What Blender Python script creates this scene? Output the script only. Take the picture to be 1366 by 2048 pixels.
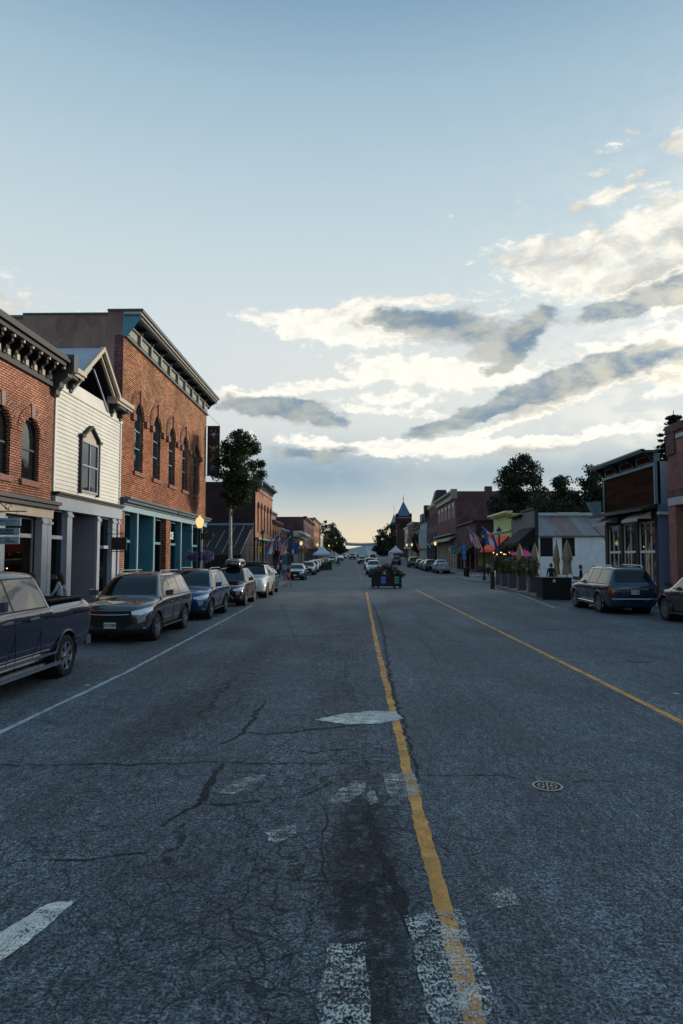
import bpy, bmesh, math, random
from mathutils import Vector, Matrix
R = math.radians
rnd = random.Random(7)
S = bpy.context.scene
COL = S.collection
for o in list(bpy.data.objects): bpy.data.objects.remove(o)

# ------------------------------------------------------------------ camera
CH = 2.3; FP = 1365.0; CX, CY = 683.0, 1024.0; VPX, VPY = 709.0, 1114.0
PITCH = math.atan((VPY-CY)/FP); YAW = math.atan((VPX-CX)*math.cos(PITCH)/FP)
cd = bpy.data.cameras.new('camera'); cam = bpy.data.objects.new('camera', cd); COL.objects.link(cam)
cam.location = (0, 0, CH); cam.rotation_euler = (R(90)+PITCH, 0, YAW)
cd.sensor_fit = 'VERTICAL'; cd.sensor_height = 36; cd.sensor_width = 24; cd.lens = 36*FP/2048
cd.clip_start = .05; cd.clip_end = 20000
S.camera = cam
S.view_settings.view_transform = 'Standard'; S.view_settings.look = 'None'
S.view_settings.exposure = 0.0; S.view_settings.gamma = 1; 
S.render.resolution_x = 683; S.render.resolution_y = 1024
CR = cam.rotation_euler.to_matrix()
def ray(u, v):
    d = CR @ Vector((u-CX, -(v-CY), -FP)); return d/d.y
def gz(y):                                    # the street climbs gently beyond the crossing
    if y < 80: return 0.0
    if y < 100: return 0.0135*(y-80)**2/40
    if y < 300: return 0.0135*(y-90)
    if y < 340: return 2.835+0.0135*((y-300)-(y-300)**2/60)
    return max(-8, 2.835+0.0135*13.33-(y-340)*.009)
def gnd(u, v):
    d = ray(u, v); y = 2.0
    while y < 900:
        if CH+d.z*y <= gz(y): break
        y += .05 if y < 120 else .5
    return (d.x*y, y)
def onX(u, v, X):
    d = ray(u, v); t = X/d.x; return (t, CH+d.z*t)
def onY(u, v, Y):
    d = ray(u, v); return (d.x*Y, CH+d.z*Y)

# ------------------------------------------------------------------ sun and sky
SUN_AZ, SUN_EL = R(58), R(9.5)
sv = Vector((math.sin(SUN_AZ)*math.cos(SUN_EL), math.cos(SUN_AZ)*math.cos(SUN_EL), math.sin(SUN_EL)))
sd = bpy.data.lights.new('sun', 'SUN'); sun = bpy.data.objects.new('sun', sd); COL.objects.link(sun)
sd.energy = 3.0; sd.angle = R(9); sd.color = (1, .89, .74)
sun.rotation_euler = sv.to_track_quat('Z', 'Y').to_euler(); sun.location = (60, 40, 60)

W = bpy.data.worlds.new('World'); S.world = W; W.use_nodes = True
wt = W.node_tree; wt.nodes.clear()
class NG:
    def __init__(s, t): s.t = t
    def n(s, ty, **k):
        x = s.t.nodes.new(ty)
        for a, b in k.items(): setattr(x, a, b)
        return x
    def l(s, a, b): s.t.links.new(a, b)
    def put(s, sock, v):
        if isinstance(v, (int, float)): sock.default_value = v
        elif isinstance(v, tuple): sock.default_value = v if len(v) == len(sock.default_value) else v+(1,)
        else: s.l(v, sock)
    def m(s, op, a, b=0, c=0, clamp=False):
        x = s.n('ShaderNodeMath', operation=op); x.use_clamp = clamp
        s.put(x.inputs[0], a)
        if len(x.inputs) > 1: s.put(x.inputs[1], b)
        if len(x.inputs) > 2: s.put(x.inputs[2], c)
        return x.outputs[0]
    def mr(s, v, a, b, c=0, d=1, smooth=True):
        x = s.n('ShaderNodeMapRange'); x.interpolation_type = 'SMOOTHSTEP' if smooth else 'LINEAR'
        s.put(x.inputs[0], v)
        for i, q in enumerate((a, b, c, d)): s.put(x.inputs[i+1], q)
        return x.outputs[0]
    def mix(s, f, a, b, bt='MIX'):
        x = s.n('ShaderNodeMix', data_type='RGBA', blend_type=bt)
        s.put(x.inputs[0], f); s.put(x.inputs[6], a); s.put(x.inputs[7], b); return x.outputs[2]
    def ramp(s, v, stops, interp='LINEAR'):
        x = s.n('ShaderNodeValToRGB'); cr = x.color_ramp; cr.interpolation = interp
        while len(cr.elements) < len(stops): cr.elements.new(.5)
        for e, (p, c) in zip(cr.elements, stops): e.position = p; e.color = tuple(c)+(1,)
        s.put(x.inputs[0], v); return x.outputs[0]
    def noise(s, vec, scale, detail=4, rough=.5, dist=0):
        x = s.n('ShaderNodeTexNoise'); s.put(x.inputs['Vector'], vec)
        x.inputs['Scale'].default_value = scale; x.inputs['Detail'].default_value = detail
        x.inputs['Roughness'].default_value = rough; x.inputs['Distortion'].default_value = dist; return x.outputs[0]
    def comb(s, a, b, c=0):
        x = s.n('ShaderNodeCombineXYZ'); s.put(x.inputs[0], a); s.put(x.inputs[1], b); s.put(x.inputs[2], c); return x.outputs[0]
    def sep(s, v):
        x = s.n('ShaderNodeSeparateXYZ'); s.l(v, x.inputs[0]); return x.outputs
def lin(r, g, b):
    f = lambda c: (c/255/12.92 if c/255 <= .04045 else ((c/255+.055)/1.055)**2.4)
    return (f(r), f(g), f(b))
g = NG(wt)
tc = g.n('ShaderNodeTexCoord'); X, Y, Z = g.sep(tc.outputs['Generated'])
az = g.m('ARCTAN2', X, Y)
hyp = g.m('SQRT', g.m('ADD', g.m('MULTIPLY', X, X), g.m('MULTIPLY', Y, Y)))
q = g.m('DIVIDE', Z, g.m('MAXIMUM', hyp, .02))
def sp(u, v):
    d = ray(u, v); return math.atan2(d.x, 1), d.z/math.sqrt(1+d.x*d.x)
PX = 1/1365
# warped coordinates give the cloud edges their ragged outline
v2 = g.comb(az, g.m('MULTIPLY', q, 1.7), 0)
def warp(scale, amp, seed):
    mp = g.n('ShaderNodeMapping'); mp.inputs['Location'].default_value = (seed, seed*1.7, seed*.3); g.l(v2, mp.inputs[0])
    nz = g.n('ShaderNodeTexNoise'); g.l(mp.outputs[0], nz.inputs['Vector']); nz.inputs['Scale'].default_value = scale
    nz.inputs['Detail'].default_value = 7; nz.inputs['Roughness'].default_value = .62
    c = g.sep(nz.outputs['Color'])
    return g.m('MULTIPLY', g.m('SUBTRACT', c[0], .5), amp), g.m('MULTIPLY', g.m('SUBTRACT', c[1], .5), amp)
wx, wy = warp(9, .06, 3.1); wx2, wy2 = warp(30, .045, 7.7)
wx = g.m('ADD', wx, wx2); wy = g.m('ADD', wy, wy2)
az2 = g.m('ADD', az, wx); q2 = g.m('ADD', q, g.m('MULTIPLY', wy, .55))
def blob(u, v, rx, ry, rot=0, amp=1.0, pw=1):
    a, b = sp(u, v); c, s_ = math.cos(R(rot)), math.sin(R(rot))
    dx = g.m('SUBTRACT', az2, a); dy = g.m('SUBTRACT', q2, b)
    p = g.m('MULTIPLY', g.m('ADD', g.m('MULTIPLY', dx, c), g.m('MULTIPLY', dy, s_)), 1/(rx*PX))
    r = g.m('MULTIPLY', g.m('SUBTRACT', g.m('MULTIPLY', dy, c), g.m('MULTIPLY', dx, s_)), 1/(ry*PX))
    d = g.m('ADD', g.m('MULTIPLY', p, p), g.m('MULTIPLY', r, r))
    return g.m('MULTIPLY', g.m('POWER', 2.718, g.m('MULTIPLY', d, -1)), amp)
def total(bl):
    t = None
    for b in bl:
        x = blob(*b); t = x if t is None else g.m('ADD', t, x)
    return t
bright = total([(1075,510,110,34,0,1.0),(1170,535,120,46,4,1.0),(1290,520,130,62,12,1.1),(1335,440,90,54,14,1.0),(1205,393,62,20,8,.85),(1140,420,40,18,0,.5),
    (555,638,110,20,-2,.95),(660,622,60,18,0,.75),(640,668,90,20,0,.7),(740,612,60,16,0,.8),(860,598,120,14,0,.8),(770,665,120,36,0,.85),(850,740,170,24,-5,1.25),(950,755,120,20,-4,1.1),
    (520,786,150,10,7,.9),(650,765,120,12,4,.75),(800,795,110,16,0,.9),(740,820,80,10,0,.8),(870,830,60,10,0,.7),(600,880,120,14,-4,.7),(700,900,90,12,0,.8),
    (1290,690,120,18,8,1.0),(1350,735,60,18,5,.8),(1210,776,150,8,14,.95),(1060,836,110,8,16,.95),(960,868,80,9,14,.9),(880,893,130,16,0,1.0),(800,885,60,10,0,.8),(1020,893,170,10,7,.95),(1190,872,170,9,6,.8),
    (1182,343,26,11,5,.95),(1215,298,13,13,30,.85),(1263,268,9,15,0,.95),(1358,285,26,34,0,1.05),(1272,345,20,10,0,.8),(1300,375,30,8,0,.6),(936,524,12,5,0,.8),(893,439,8,6,0,.7),(1031,394,8,13,0,.75),(980,625,40,10,0,.6),
    (1180,700,16,7,0,.7),(1330,785,60,14,5,.6),(-300,560,320,90,0,.9),(1750,560,330,120,0,1)])
dark = total([(930,650,120,44,-8,.80),(1030,705,50,22,30,1.1),(1070,640,50,20,30,.95),(765,628,45,22,0,.75),(830,640,80,24,0,.6),(985,742,40,14,20,.7),
    (1130,765,120,24,17,1.25),(1000,812,120,22,18,1.25),(880,848,80,14,14,1.1),(1230,728,110,22,10,1.1),(1270,606,110,24,14,1.3),(1340,580,70,26,14,1.2),(1190,618,50,16,0,.8),
    (500,812,90,24,0,1.15),(600,818,90,24,-4,1.1),(655,845,60,16,-14,.9),(600,905,110,20,-8,.8),(690,900,60,16,0,.8),(1250,915,160,12,5,.5),
    (1750,700,330,60,0,1),(-300,760,300,60,0,1)])
fn = g.noise(v2, 34, 9, .66)
fnl = g.noise(v2, 11, 5, .55)
nb = g.m('ADD', bright, g.m('MULTIPLY', g.m('SUBTRACT', fn, .5), 2.0))
nd = g.m('ADD', dark, g.m('MULTIPLY', g.m('SUBTRACT', fnl, .5), .75)); nd = g.m('ADD', nd, g.m('MULTIPLY', g.m('SUBTRACT', fn, .5), .9))
mb = g.mr(nb, .30, .80)
md = g.mr(nd, .40, .92)
sky = g.ramp(g.mr(q, -.02, .95, 0, 1, False), [(0, lin(238,216,176)), (.045, lin(226,214,190)), (.10, lin(204,211,210)), (.2, lin(216,223,223)), (.34, lin(218,228,231)),
    (.46, lin(208,223,229)), (.60, lin(190,212,223)), (.76, lin(166,194,212)), (.90, lin(137,171,196))])
sky = g.mix(g.mr(q, .80, 2.2), sky, lin(112,154,190))
back = g.mr(Y, .25, -.55)                                   # the eastern sky, away from the sunset, is already deep blue
sky = g.mix(g.m('MULTIPLY', back, .5), sky, g.mix(g.mr(q, 0, 1.2), lin(132,164,188), lin(76,116,156)))
# the glow of the hidden sun behind the clouds
ga, gb = sp(850, 760)
def soft(u, v, rx, ry):
    a, b = sp(u, v); p = g.m('MULTIPLY', g.m('SUBTRACT', az, a), 1/(rx*PX)); r = g.m('MULTIPLY', g.m('SUBTRACT', q, b), 1/(ry*PX))
    return g.m('POWER', 2.718, g.m('MULTIPLY', g.m('ADD', g.m('MULTIPLY', p, p), g.m('MULTIPLY', r, r)), -1))
glow = soft(860, 790, 480, 150)
hor = soft(760, 1085, 420, 60)
sky = g.mix(g.m('MULTIPLY', hor, .5), sky, lin(246,226,188))
sky = g.mix(g.m('MULTIPLY', glow, .5), sky, lin(240,241,232))
fn2 = g.noise(v2, 16, 8, .6, .4)
bank = g.m('MULTIPLY', g.m('MAXIMUM', soft(640, 950, 260, 60), g.m('MULTIPLY', soft(1120, 945, 480, 42), .8)), g.mr(fn2, .25, .6, .75, 1.05))
sky = g.mix(g.m('MULTIPLY', bank, .85), sky, lin(140,168,188))
cb = g.mix(g.mr(g.m('ADD', g.m('MULTIPLY', glow, .55), g.m('MULTIPLY', fn2, .9)), .26, .66), lin(206,206,198), (1.18, 1.12, .98))
sky = g.mix(g.m('MULTIPLY', mb, g.mr(fn, .36, .6, .55, .95)), sky, cb)
mid = total([(900,655,170,44,-4,1.0),(1010,690,80,30,20,1.0),(770,640,70,26,0,.7),(1290,560,110,34,14,.9),(1180,520,60,16,0,.5),(1130,790,200,26,17,1.0),(1300,745,110,20,6,.8),(560,835,140,22,-4,.8),(860,815,60,14,0,.6),(1040,905,240,14,6,.7)])
nm = g.m('ADD', mid, g.m('ADD', g.m('MULTIPLY', g.m('SUBTRACT', fn2, .5), 1.8), g.m('MULTIPLY', g.m('SUBTRACT', fn, .5), 1.0)))
sky = g.mix(g.m('MULTIPLY', g.mr(nm, .35, .95), .75), sky, g.mix(fnl, lin(150,164,172), lin(214,208,190)))
cd_ = g.mix(g.mr(g.m('ADD', g.m('MULTIPLY', fnl, .4), g.m('MULTIPLY', fn2, .6)), .40, .62), lin(112,142,166), lin(186,190,180))
sky = g.mix(g.m('MULTIPLY', md, .88), sky, cd_)
rim = g.m('MULTIPLY', g.m('MULTIPLY', g.mr(nd, .18, .32), g.m('SUBTRACT', 1, g.mr(nd, .32, .46))), mb)
sky = g.mix(g.m('MULTIPLY', rim, .6), sky, (1.12, 1.08, .98))
ns = g.n('ShaderNodeTexSky', sky_type='NISHITA'); ns.sun_disc = False
ns.sun_elevation = SUN_EL; ns.sun_rotation = SUN_AZ; ns.altitude = 2600
nsk = g.mix(1.0, ns.outputs[0], (.10, .10, .10), 'MULTIPLY')
sky = g.mix(.06, sky, nsk)
dsx = g.m('SUBTRACT', az, SUN_AZ); dsy = g.m('SUBTRACT', q, .2)
sg_ = g.m('POWER', 2.718, g.m('MULTIPLY', g.m('ADD', g.m('MULTIPLY', g.m('MULTIPLY', dsx, dsx), 5.5), g.m('MULTIPLY', g.m('MULTIPLY', dsy, dsy), 12)), -1))
sky = g.mix(g.m('MULTIPLY', sg_, g.mr(fn2, .40, .60, .12, 1)), sky, (2.3, 1.95, 1.4))
bg = g.n('ShaderNodeBackground'); g.l(sky, bg.inputs[0]); bg.inputs[1].default_value = 1.0
wo = g.n('ShaderNodeOutputWorld'); g.l(bg.outputs[0], wo.inputs[0])

# ------------------------------------------------------------------ object helpers
def wl(o):
    v = Vector((0,0,0))
    while o: v += o.location; o = o.parent
    return v
def tag(o, label=None, cat=None, group=None, kind=None):
    if label: o['label'] = label
    if cat: o['category'] = cat
    if group: o['group'] = group
    if kind: o['kind'] = kind
    return o
def thing(name, label, cat, loc=(0,0,0), rz=0, group=None):
    o = bpy.data.objects.new(name, None); COL.objects.link(o); o.empty_display_size = .3
    o.location = loc; o.rotation_euler = (0, 0, rz); return tag(o, label, cat, group)
class MB:
    def __init__(s): s.v = []; s.f = []; s.m = []; s.k = 0
    def poly(s, pts, k=None):
        n = len(s.v); s.v += [tuple(p) for p in pts]; s.f.append(tuple(range(n, n+len(pts)))); s.m.append(s.k if k is None else k); return s
    def box(s, x0, x1, y0, y1, z0, z1, k=None):
        if x0 > x1: x0, x1 = x1, x0
        if y0 > y1: y0, y1 = y1, y0
        n = len(s.v)
        s.v += [(x, y, z) for z in (z0, z1) for x, y in ((x0,y0),(x1,y0),(x1,y1),(x0,y1))]
        for f in ((3,2,1,0),(4,5,6,7),(0,1,5,4),(1,2,6,5),(2,3,7,6),(3,0,4,7)):
            s.f.append(tuple(n+i for i in f)); s.m.append(s.k if k is None else k)
        return s
    def fb(s, fa, y0, y1, o0, o1, z0, z1, k=None):      # box on a facade: y along the street, o outwards
        return s.box(fa[0]+fa[1]*o0, fa[0]+fa[1]*o1, y0, y1, z0, z1, k)
    def fp(s, fa, pts, k=None):                          # polygon in facade coordinates (y, o, z)
        return s.poly([(fa[0]+fa[1]*o, y, z) for y, o, z in pts], k)
    def prism(s, pts, vec, k=None):
        n = len(s.v); c = len(pts); vec = Vector(vec)
        s.v += [tuple(p) for p in pts]+[tuple(Vector(p)+vec) for p in pts]
        kk = s.k if k is None else k
        s.f.append(tuple(range(n+c-1, n-1, -1))); s.m.append(kk)
        s.f.append(tuple(range(n+c, n+2*c))); s.m.append(kk)
        for i in range(c):
            j = (i+1) % c; s.f.append((n+i, n+j, n+c+j, n+c+i)); s.m.append(kk)
        return s
    def tube(s, pts, r, n=8, k=None, cap=True):
        pts = [Vector(p) for p in pts]; base = len(s.v); kk = s.k if k is None else k
        rs = r if isinstance(r, (list, tuple)) else [r]*len(pts)
        for i, p in enumerate(pts):
            d = (pts[min(i+1, len(pts)-1)]-pts[max(i-1, 0)]).normalized()
            a = Vector((0,0,1)) if abs(d.z) < .9 else Vector((1,0,0))
            e = d.cross(a).normalized(); h = d.cross(e)
            for j in range(n):
                t = 2*math.pi*j/n; s.v.append(tuple(p+rs[i]*(e*math.cos(t)+h*math.sin(t))))
        for i in range(len(pts)-1):
            for j in range(n):
                a = base+i*n+j; b = base+i*n+(j+1) % n; s.f.append((a, b, b+n, a+n)); s.m.append(kk)
        if cap:
            s.f.append(tuple(range(base, base+n))); s.m.append(kk)
            e = base+(len(pts)-1)*n; s.f.append(tuple(range(e+n-1, e-1, -1))); s.m.append(kk)
        return s
    def lathe(s, prof, c=(0,0,0), n=16, axis='z', k=None):
        base = len(s.v); kk = s.k if k is None else k; c = Vector(c)
        for r, z in prof:
            for j in range(n):
                t = 2*math.pi*j/n; a, b = r*math.cos(t), r*math.sin(t)
                s.v.append(tuple(c+Vector({'z': (a,b,z), 'y': (a,z,b), 'x': (z,a,b)}[axis])))
        for i in range(len(prof)-1):
            for j in range(n):
                a = base+i*n+j; b = base+i*n+(j+1) % n; s.f.append((a, b, b+n, a+n)); s.m.append(kk)
        return s
    def ball(s, c, r, n=12, m=8, sz=1, k=None):
        return s.lathe([(r*math.sin(math.pi*i/m)+1e-4, -r*sz*math.cos(math.pi*i/m)) for i in range(m+1)], c, n, 'z', k)
    def build(s, name, mats, parent=None, smooth=False, world=True):
        me = bpy.data.meshes.new(name); me.from_pydata(s.v, [], s.f)
        if not isinstance(mats, (list, tuple)): mats = [mats]
        for m in mats: me.materials.append(m)
        me.polygons.foreach_set('material_index', s.m)
        if smooth: me.polygons.foreach_set('use_smooth', [True]*len(s.f))
        me.validate(); me.update()
        o = bpy.data.objects.new(name, me); COL.objects.link(o)
        if parent:
            o.parent = parent
            if world: o.location = -wl(parent)
        if smooth == 'auto':
            me.polygons.foreach_set('use_smooth', [True]*len(me.polygons))
            me.set_sharp_from_angle(angle=R(38))
        return o

# ------------------------------------------------------------------ materials
MC = {}
def pbsdf(name):
    m = bpy.data.materials.new(name); m.use_nodes = True; t = m.node_tree; g = NG(t)
    return m, g, t.nodes['Principled BSDF'], t.nodes['Material Output']
def mat(name, col, rough=.7, metal=0, var=.18, vs=1.2, bump=.0, bs=20, spec=.5, coat=0, emit=None, es=1):
    if name in MC: return MC[name]
    m, g, b, o = pbsdf(name)
    geo = g.n('ShaderNodeNewGeometry').outputs['Position']
    if var:
        n1 = g.noise(geo, vs, 5, .6); n2 = g.noise(geo, vs*14, 3, .6)
        f = g.mr(g.m('ADD', g.m('MULTIPLY', n1, .65), g.m('MULTIPLY', n2, .35)), .3, .7, 1-var, 1+var)
        c = g.mix(1, tuple(col), g.comb(f, f, f), 'MULTIPLY'); g.l(c, b.inputs['Base Color'])
    else: b.inputs['Base Color'].default_value = tuple(col)+(1,)
    b.inputs['Roughness'].default_value = rough; b.inputs['Metallic'].default_value = metal
    b.inputs['Specular IOR Level'].default_value = spec
    if coat: b.inputs['Coat Weight'].default_value = coat; b.inputs['Coat Roughness'].default_value = .03
    if bump:
        bn = g.n('ShaderNodeBump'); bn.inputs['Strength'].default_value = bump; bn.inputs['Distance'].default_value = .02
        g.l(g.noise(geo, bs, 5, .6), bn.inputs['Height']); g.l(bn.outputs[0], b.inputs['Normal'])
    if emit:
        b.inputs['Emission Color'].default_value = tuple(emit)+(1,); b.inputs['Emission Strength'].default_value = es
    MC[name] = m; return m
def brickmat(name, c1, c2, mortar, bw=.23, bh=.085, ms=.017, stain=.3, stainc=(.05,.04,.035), dirt=.35, zr=None, zc=(0,0,0)):
    m, g, b, o = pbsdf(name)
    geo = g.n('ShaderNodeNewGeometry').outputs['Position']; x, y, z = g.sep(geo)
    uv = g.comb(g.m('ADD', x, y), z, 0)
    br = g.n('ShaderNodeTexBrick'); g.l(uv, br.inputs['Vector']); br.offset = .5
    br.inputs['Color1'].default_value = c1+(1,); br.inputs['Color2'].default_value = c2+(1,); br.inputs['Mortar'].default_value = mortar+(1,)
    br.inputs['Scale'].default_value = 1; br.inputs['Mortar Size'].default_value = ms; br.inputs['Brick Width'].default_value = bw; br.inputs['Row Height'].default_value = bh
    br.inputs['Mortar Smooth'].default_value = .3; br.inputs['Bias'].default_value = 0
    n1 = g.noise(geo, .55, 6, .62); n2 = g.noise(geo, 7, 3, .6)
    f = g.mr(n1, .3, .7, 1-dirt, 1+dirt*.6); f = g.m('MULTIPLY', f, g.mr(n2, .3, .7, .85, 1.15))
    c = g.mix(1, br.outputs['Color'], g.comb(f, f, f), 'MULTIPLY')
    c = g.mix(g.m('MULTIPLY', g.mr(g.noise(geo, .9, 6, .7), .52, .72), stain), c, stainc)
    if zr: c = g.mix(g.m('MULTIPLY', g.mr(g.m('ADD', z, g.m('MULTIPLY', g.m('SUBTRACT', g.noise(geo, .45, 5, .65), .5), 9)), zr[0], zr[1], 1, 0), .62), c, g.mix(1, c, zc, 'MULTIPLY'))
    g.l(c, b.inputs['Base Color']); b.inputs['Roughness'].default_value = .85; b.inputs['Specular IOR Level'].default_value = .25
    bn = g.n('ShaderNodeBump'); bn.inputs['Strength'].default_value = .6; bn.inputs['Distance'].default_value = .012
    g.l(g.m('SUBTRACT', 1, br.outputs['Fac']), bn.inputs['Height']); g.l(bn.outputs[0], b.inputs['Normal'])
    return m
def paint(name, col, metal=.35, rough=.26):
    if name in MC: return MC[name]
    m, g, b, o = pbsdf(name)
    b.inputs['Base Color'].default_value = tuple(col)+(1,); b.inputs['Metallic'].default_value = metal
    b.inputs['Coat Weight'].default_value = 1; b.inputs['Coat Roughness'].default_value = .02; b.inputs['Coat IOR'].default_value = 1.75; b.inputs['Specular IOR Level'].default_value = .2
    geo = g.n('ShaderNodeTexCoord').outputs['Object']
    n = g.noise(geo, 3, 5, .65)                     # a little road dust on the sides
    g.l(g.mr(n, .35, .75, rough*.8, rough*1.35), b.inputs['Roughness'])
    bn = g.n('ShaderNodeBump'); bn.inputs['Strength'].default_value = .05; bn.inputs['Distance'].default_value = .02
    g.l(g.noise(geo, 1.3, 1, .5), bn.inputs['Height']); g.l(bn.outputs[0], b.inputs['Coat Normal'])
    MC[name] = m; return m
def glass_dark(name, col=(.012,.014,.016), wob=.04, spec=.9, ior=1.6):
    if name in MC: return MC[name]
    m, g, b, o = pbsdf(name)
    b.inputs['Base Color'].default_value = col+(1,); b.inputs['Roughness'].default_value = .03; b.inputs['IOR'].default_value = ior
    b.inputs['Specular IOR Level'].default_value = spec
    geo = g.n('ShaderNodeNewGeometry').outputs['Position']
    bn = g.n('ShaderNodeBump'); bn.inputs['Strength'].default_value = wob; bn.inputs['Distance'].default_value = .05
    g.l(g.noise(geo, 1.6, 2, .5), bn.inputs['Height']); g.l(bn.outputs[0], b.inputs['Normal'])
    MC[name] = m; return m
def glass_shop(name='shop_glass'):
    if name in MC: return MC[name]
    m = bpy.data.materials.new(name); m.use_nodes = True; t = m.node_tree; t.nodes.clear(); g = NG(t)
    fr = g.n('ShaderNodeFresnel'); fr.inputs[0].default_value = 1.55
    tr = g.n('ShaderNodeBsdfTransparent'); tr.inputs[0].default_value = (.45,.48,.48,1)
    gl = g.n('ShaderNodeBsdfGlossy'); gl.inputs['Roughness'].default_value = .03; gl.inputs[0].default_value = (.8,.85,.9,1)
    mx = g.n('ShaderNodeMixShader'); g.l(g.m('ADD', g.m('MULTIPLY', fr.outputs[0], .42), .02, clamp=True), mx.inputs[0]); g.l(tr.outputs[0], mx.inputs[1]); g.l(gl.outputs[0], mx.inputs[2])
    o = g.n('ShaderNodeOutputMaterial'); g.l(mx.outputs[0], o.inputs[0]); MC[name] = m; return m
def emis(name, col, s):
    if name in MC: return MC[name]
    m = bpy.data.materials.new(name); m.use_nodes = True; t = m.node_tree; t.nodes.clear(); g = NG(t)
    e = g.n('ShaderNodeEmission'); e.inputs[0].default_value = tuple(col)+(1,); e.inputs[1].default_value = s
    o = g.n('ShaderNodeOutputMaterial'); g.l(e.outputs[0], o.inputs[0]); MC[name] = m; return m
def woodmat(name, c1, c2, plank=.14, rough=.75):
    m, g, b, o = pbsdf(name)
    geo = g.n('ShaderNodeNewGeometry').outputs['Position']; x, y, z = g.sep(geo)
    row = g.m('FLOOR', g.m('DIVIDE', z, plank)); u = g.m('ADD', x, y)
    wn = g.n('ShaderNodeTexWhiteNoise', noise_dimensions='2D'); seg = g.m('FLOOR', g.m('DIVIDE', g.m('ADD', u, g.m('MULTIPLY', row, 1.37)), 2.1))
    g.l(g.comb(row, seg), wn.inputs['Vector'])
    gr = g.noise(g.comb(g.m('MULTIPLY', u, 1.2), g.m('MULTIPLY', z, 30), row), 1.5, 4, .6)
    c = g.mix(g.m('ADD', g.m('MULTIPLY', wn.outputs['Value'], .6), g.m('MULTIPLY', gr, .4)), c1, c2)
    ed = g.m('ABSOLUTE', g.m('SUBTRACT', g.m('FRACT', g.m('DIVIDE', z, plank)), .5))
    c = g.mix(g.mr(ed, .44, .49, 0, .8), c, (.004,.003,.003))
    g.l(c, b.inputs['Base Color']); b.inputs['Roughness'].default_value = rough
    return m
M = {}
M['brick_near'] = brickmat('brick_salmon', lin(198,142,114), lin(170,112,90), lin(48,36,34), stain=.1)
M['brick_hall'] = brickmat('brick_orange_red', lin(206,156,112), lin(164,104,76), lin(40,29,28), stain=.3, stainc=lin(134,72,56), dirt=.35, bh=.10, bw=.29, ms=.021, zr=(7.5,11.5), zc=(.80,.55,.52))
M['brick_dark'] = brickmat('brick_dark_red', lin(86,58,60), lin(72,50,54), lin(52,42,46), stain=.35)
M['brick_side'] = brickmat('brick_side_dark', lin(68,50,52), lin(56,42,46), lin(44,32,34), stain=.5)  # darker brick colour, mostly for side walls
M['brick_l3'] = brickmat('brick_buff', lin(190,142,112), lin(172,122,98), lin(100,76,64), stain=.1)
M['brick_maroon'] = brickmat('brick_maroon', lin(118,88,90), lin(100,74,78), lin(76,62,68), stain=.25)
M['brick_wine'] = brickmat('brick_wine', lin(120,82,84), lin(100,68,72), lin(72,58,62), stain=.3, bw=.4, bh=.13, ms=.02)
M['brick_right'] = brickmat('brick_rose', lin(166,112,108), lin(148,98,96), lin(88,70,72), stain=.1)
M['brick_brown'] = brickmat('brick_brown', lin(98,74,76), lin(80,60,64), lin(60,50,54), stain=.3, bw=.4, bh=.13)
def mkrender():
    m, g, b, o = pbsdf('stained_render')
    geo = g.n('ShaderNodeNewGeometry').outputs['Position']; x, y, z = g.sep(geo)
    n1 = g.noise(geo, .35, 7, .65); n2 = g.noise(g.comb(x, y, g.m('MULTIPLY', z, .25)), 1.3, 6, .7); n3 = g.noise(geo, 12, 3, .6)
    c = g.ramp(g.m('ADD', g.m('MULTIPLY', n1, .6), g.m('MULTIPLY', n2, .4)), [(.3, lin(84,70,70)), (.45, lin(122,100,92)), (.55, lin(140,120,110)), (.68, lin(104,78,76))])
    f = g.mr(n3, .3, .7, .85, 1.12); c = g.mix(1, c, g.comb(f, f, f), 'MULTIPLY')
    g.l(c, b.inputs['Base Color']); b.inputs['Roughness'].default_value = .9
    return m
M['render'] = mkrender()
M['stone'] = mat('rough_stone', lin(134,92,82), .85, bump=.5, bs=8, var=.3, vs=4)
M['stone_grey'] = mat('grey_stone', lin(140,128,120), .85, bump=.4, bs=12, var=.2)
M['cornice'] = mat('cornice_dark_bronze', lin(62,62,64), .6, var=.2)
M['cornice_tan'] = mat('cornice_tan', lin(176,164,146), .6, var=.15)
M['cornice_blk'] = mat('cornice_black', lin(24,27,30), .6, var=.2)
M['hall_frieze'] = mat('frieze_grey_green', lin(132,134,126), .6, var=.15)
M['teal'] = mat('teal_paint', lin(66,128,146), .5, var=.12)
M['teal_dark'] = mat('teal_dark_paint', lin(52,78,90), .5, var=.15)
M['teal_trim'] = mat('pale_teal_trim', lin(130,158,166), .5, var=.12)
M['white_clap'] = mat('cream_clapboard', lin(212,210,200), .6, var=.10, vs=.8)
M['white_trim'] = mat('white_trim', lin(200,204,204), .55, var=.1)
M['grey_paint'] = mat('grey_blue_paint', lin(146,154,164), .55, var=.12)
M['grey_dark'] = mat('grey_panel', lin(112,114,122), .65, var=.15)
M['tin'] = mat('tin_roof', lin(168,178,188), .5, .3, var=.12)
M['glass'] = glass_dark('window_glass'); M['shop'] = glass_shop()
M['black'] = mat('black_paint', (.012,.013,.015), .5, var=.2)
M['blackmatte'] = mat('black_matte', (.008,.008,.009), .9, var=.2)
M['iron'] = mat('dark_iron', (.014,.016,.017), .45, .4, var=.2)
M['roof'] = mat('roof_membrane', (.05,.05,.05), .9)
M['room'] = mat('shop_room', (.05,.035,.025), .9, var=.5, vs=2)
M['warm'] = emis('warm_lamp', (1,.50,.12), 5)
M['warm2'] = emis('warm_small_lamp', (1,.66,.30), 9)
M['globe'] = emis('globe_lamp', (1,.72,.30), 1.05)
M['globe_off'] = mat('frosted_globe', (.35,.38,.38), .3, var=.05)
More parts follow.
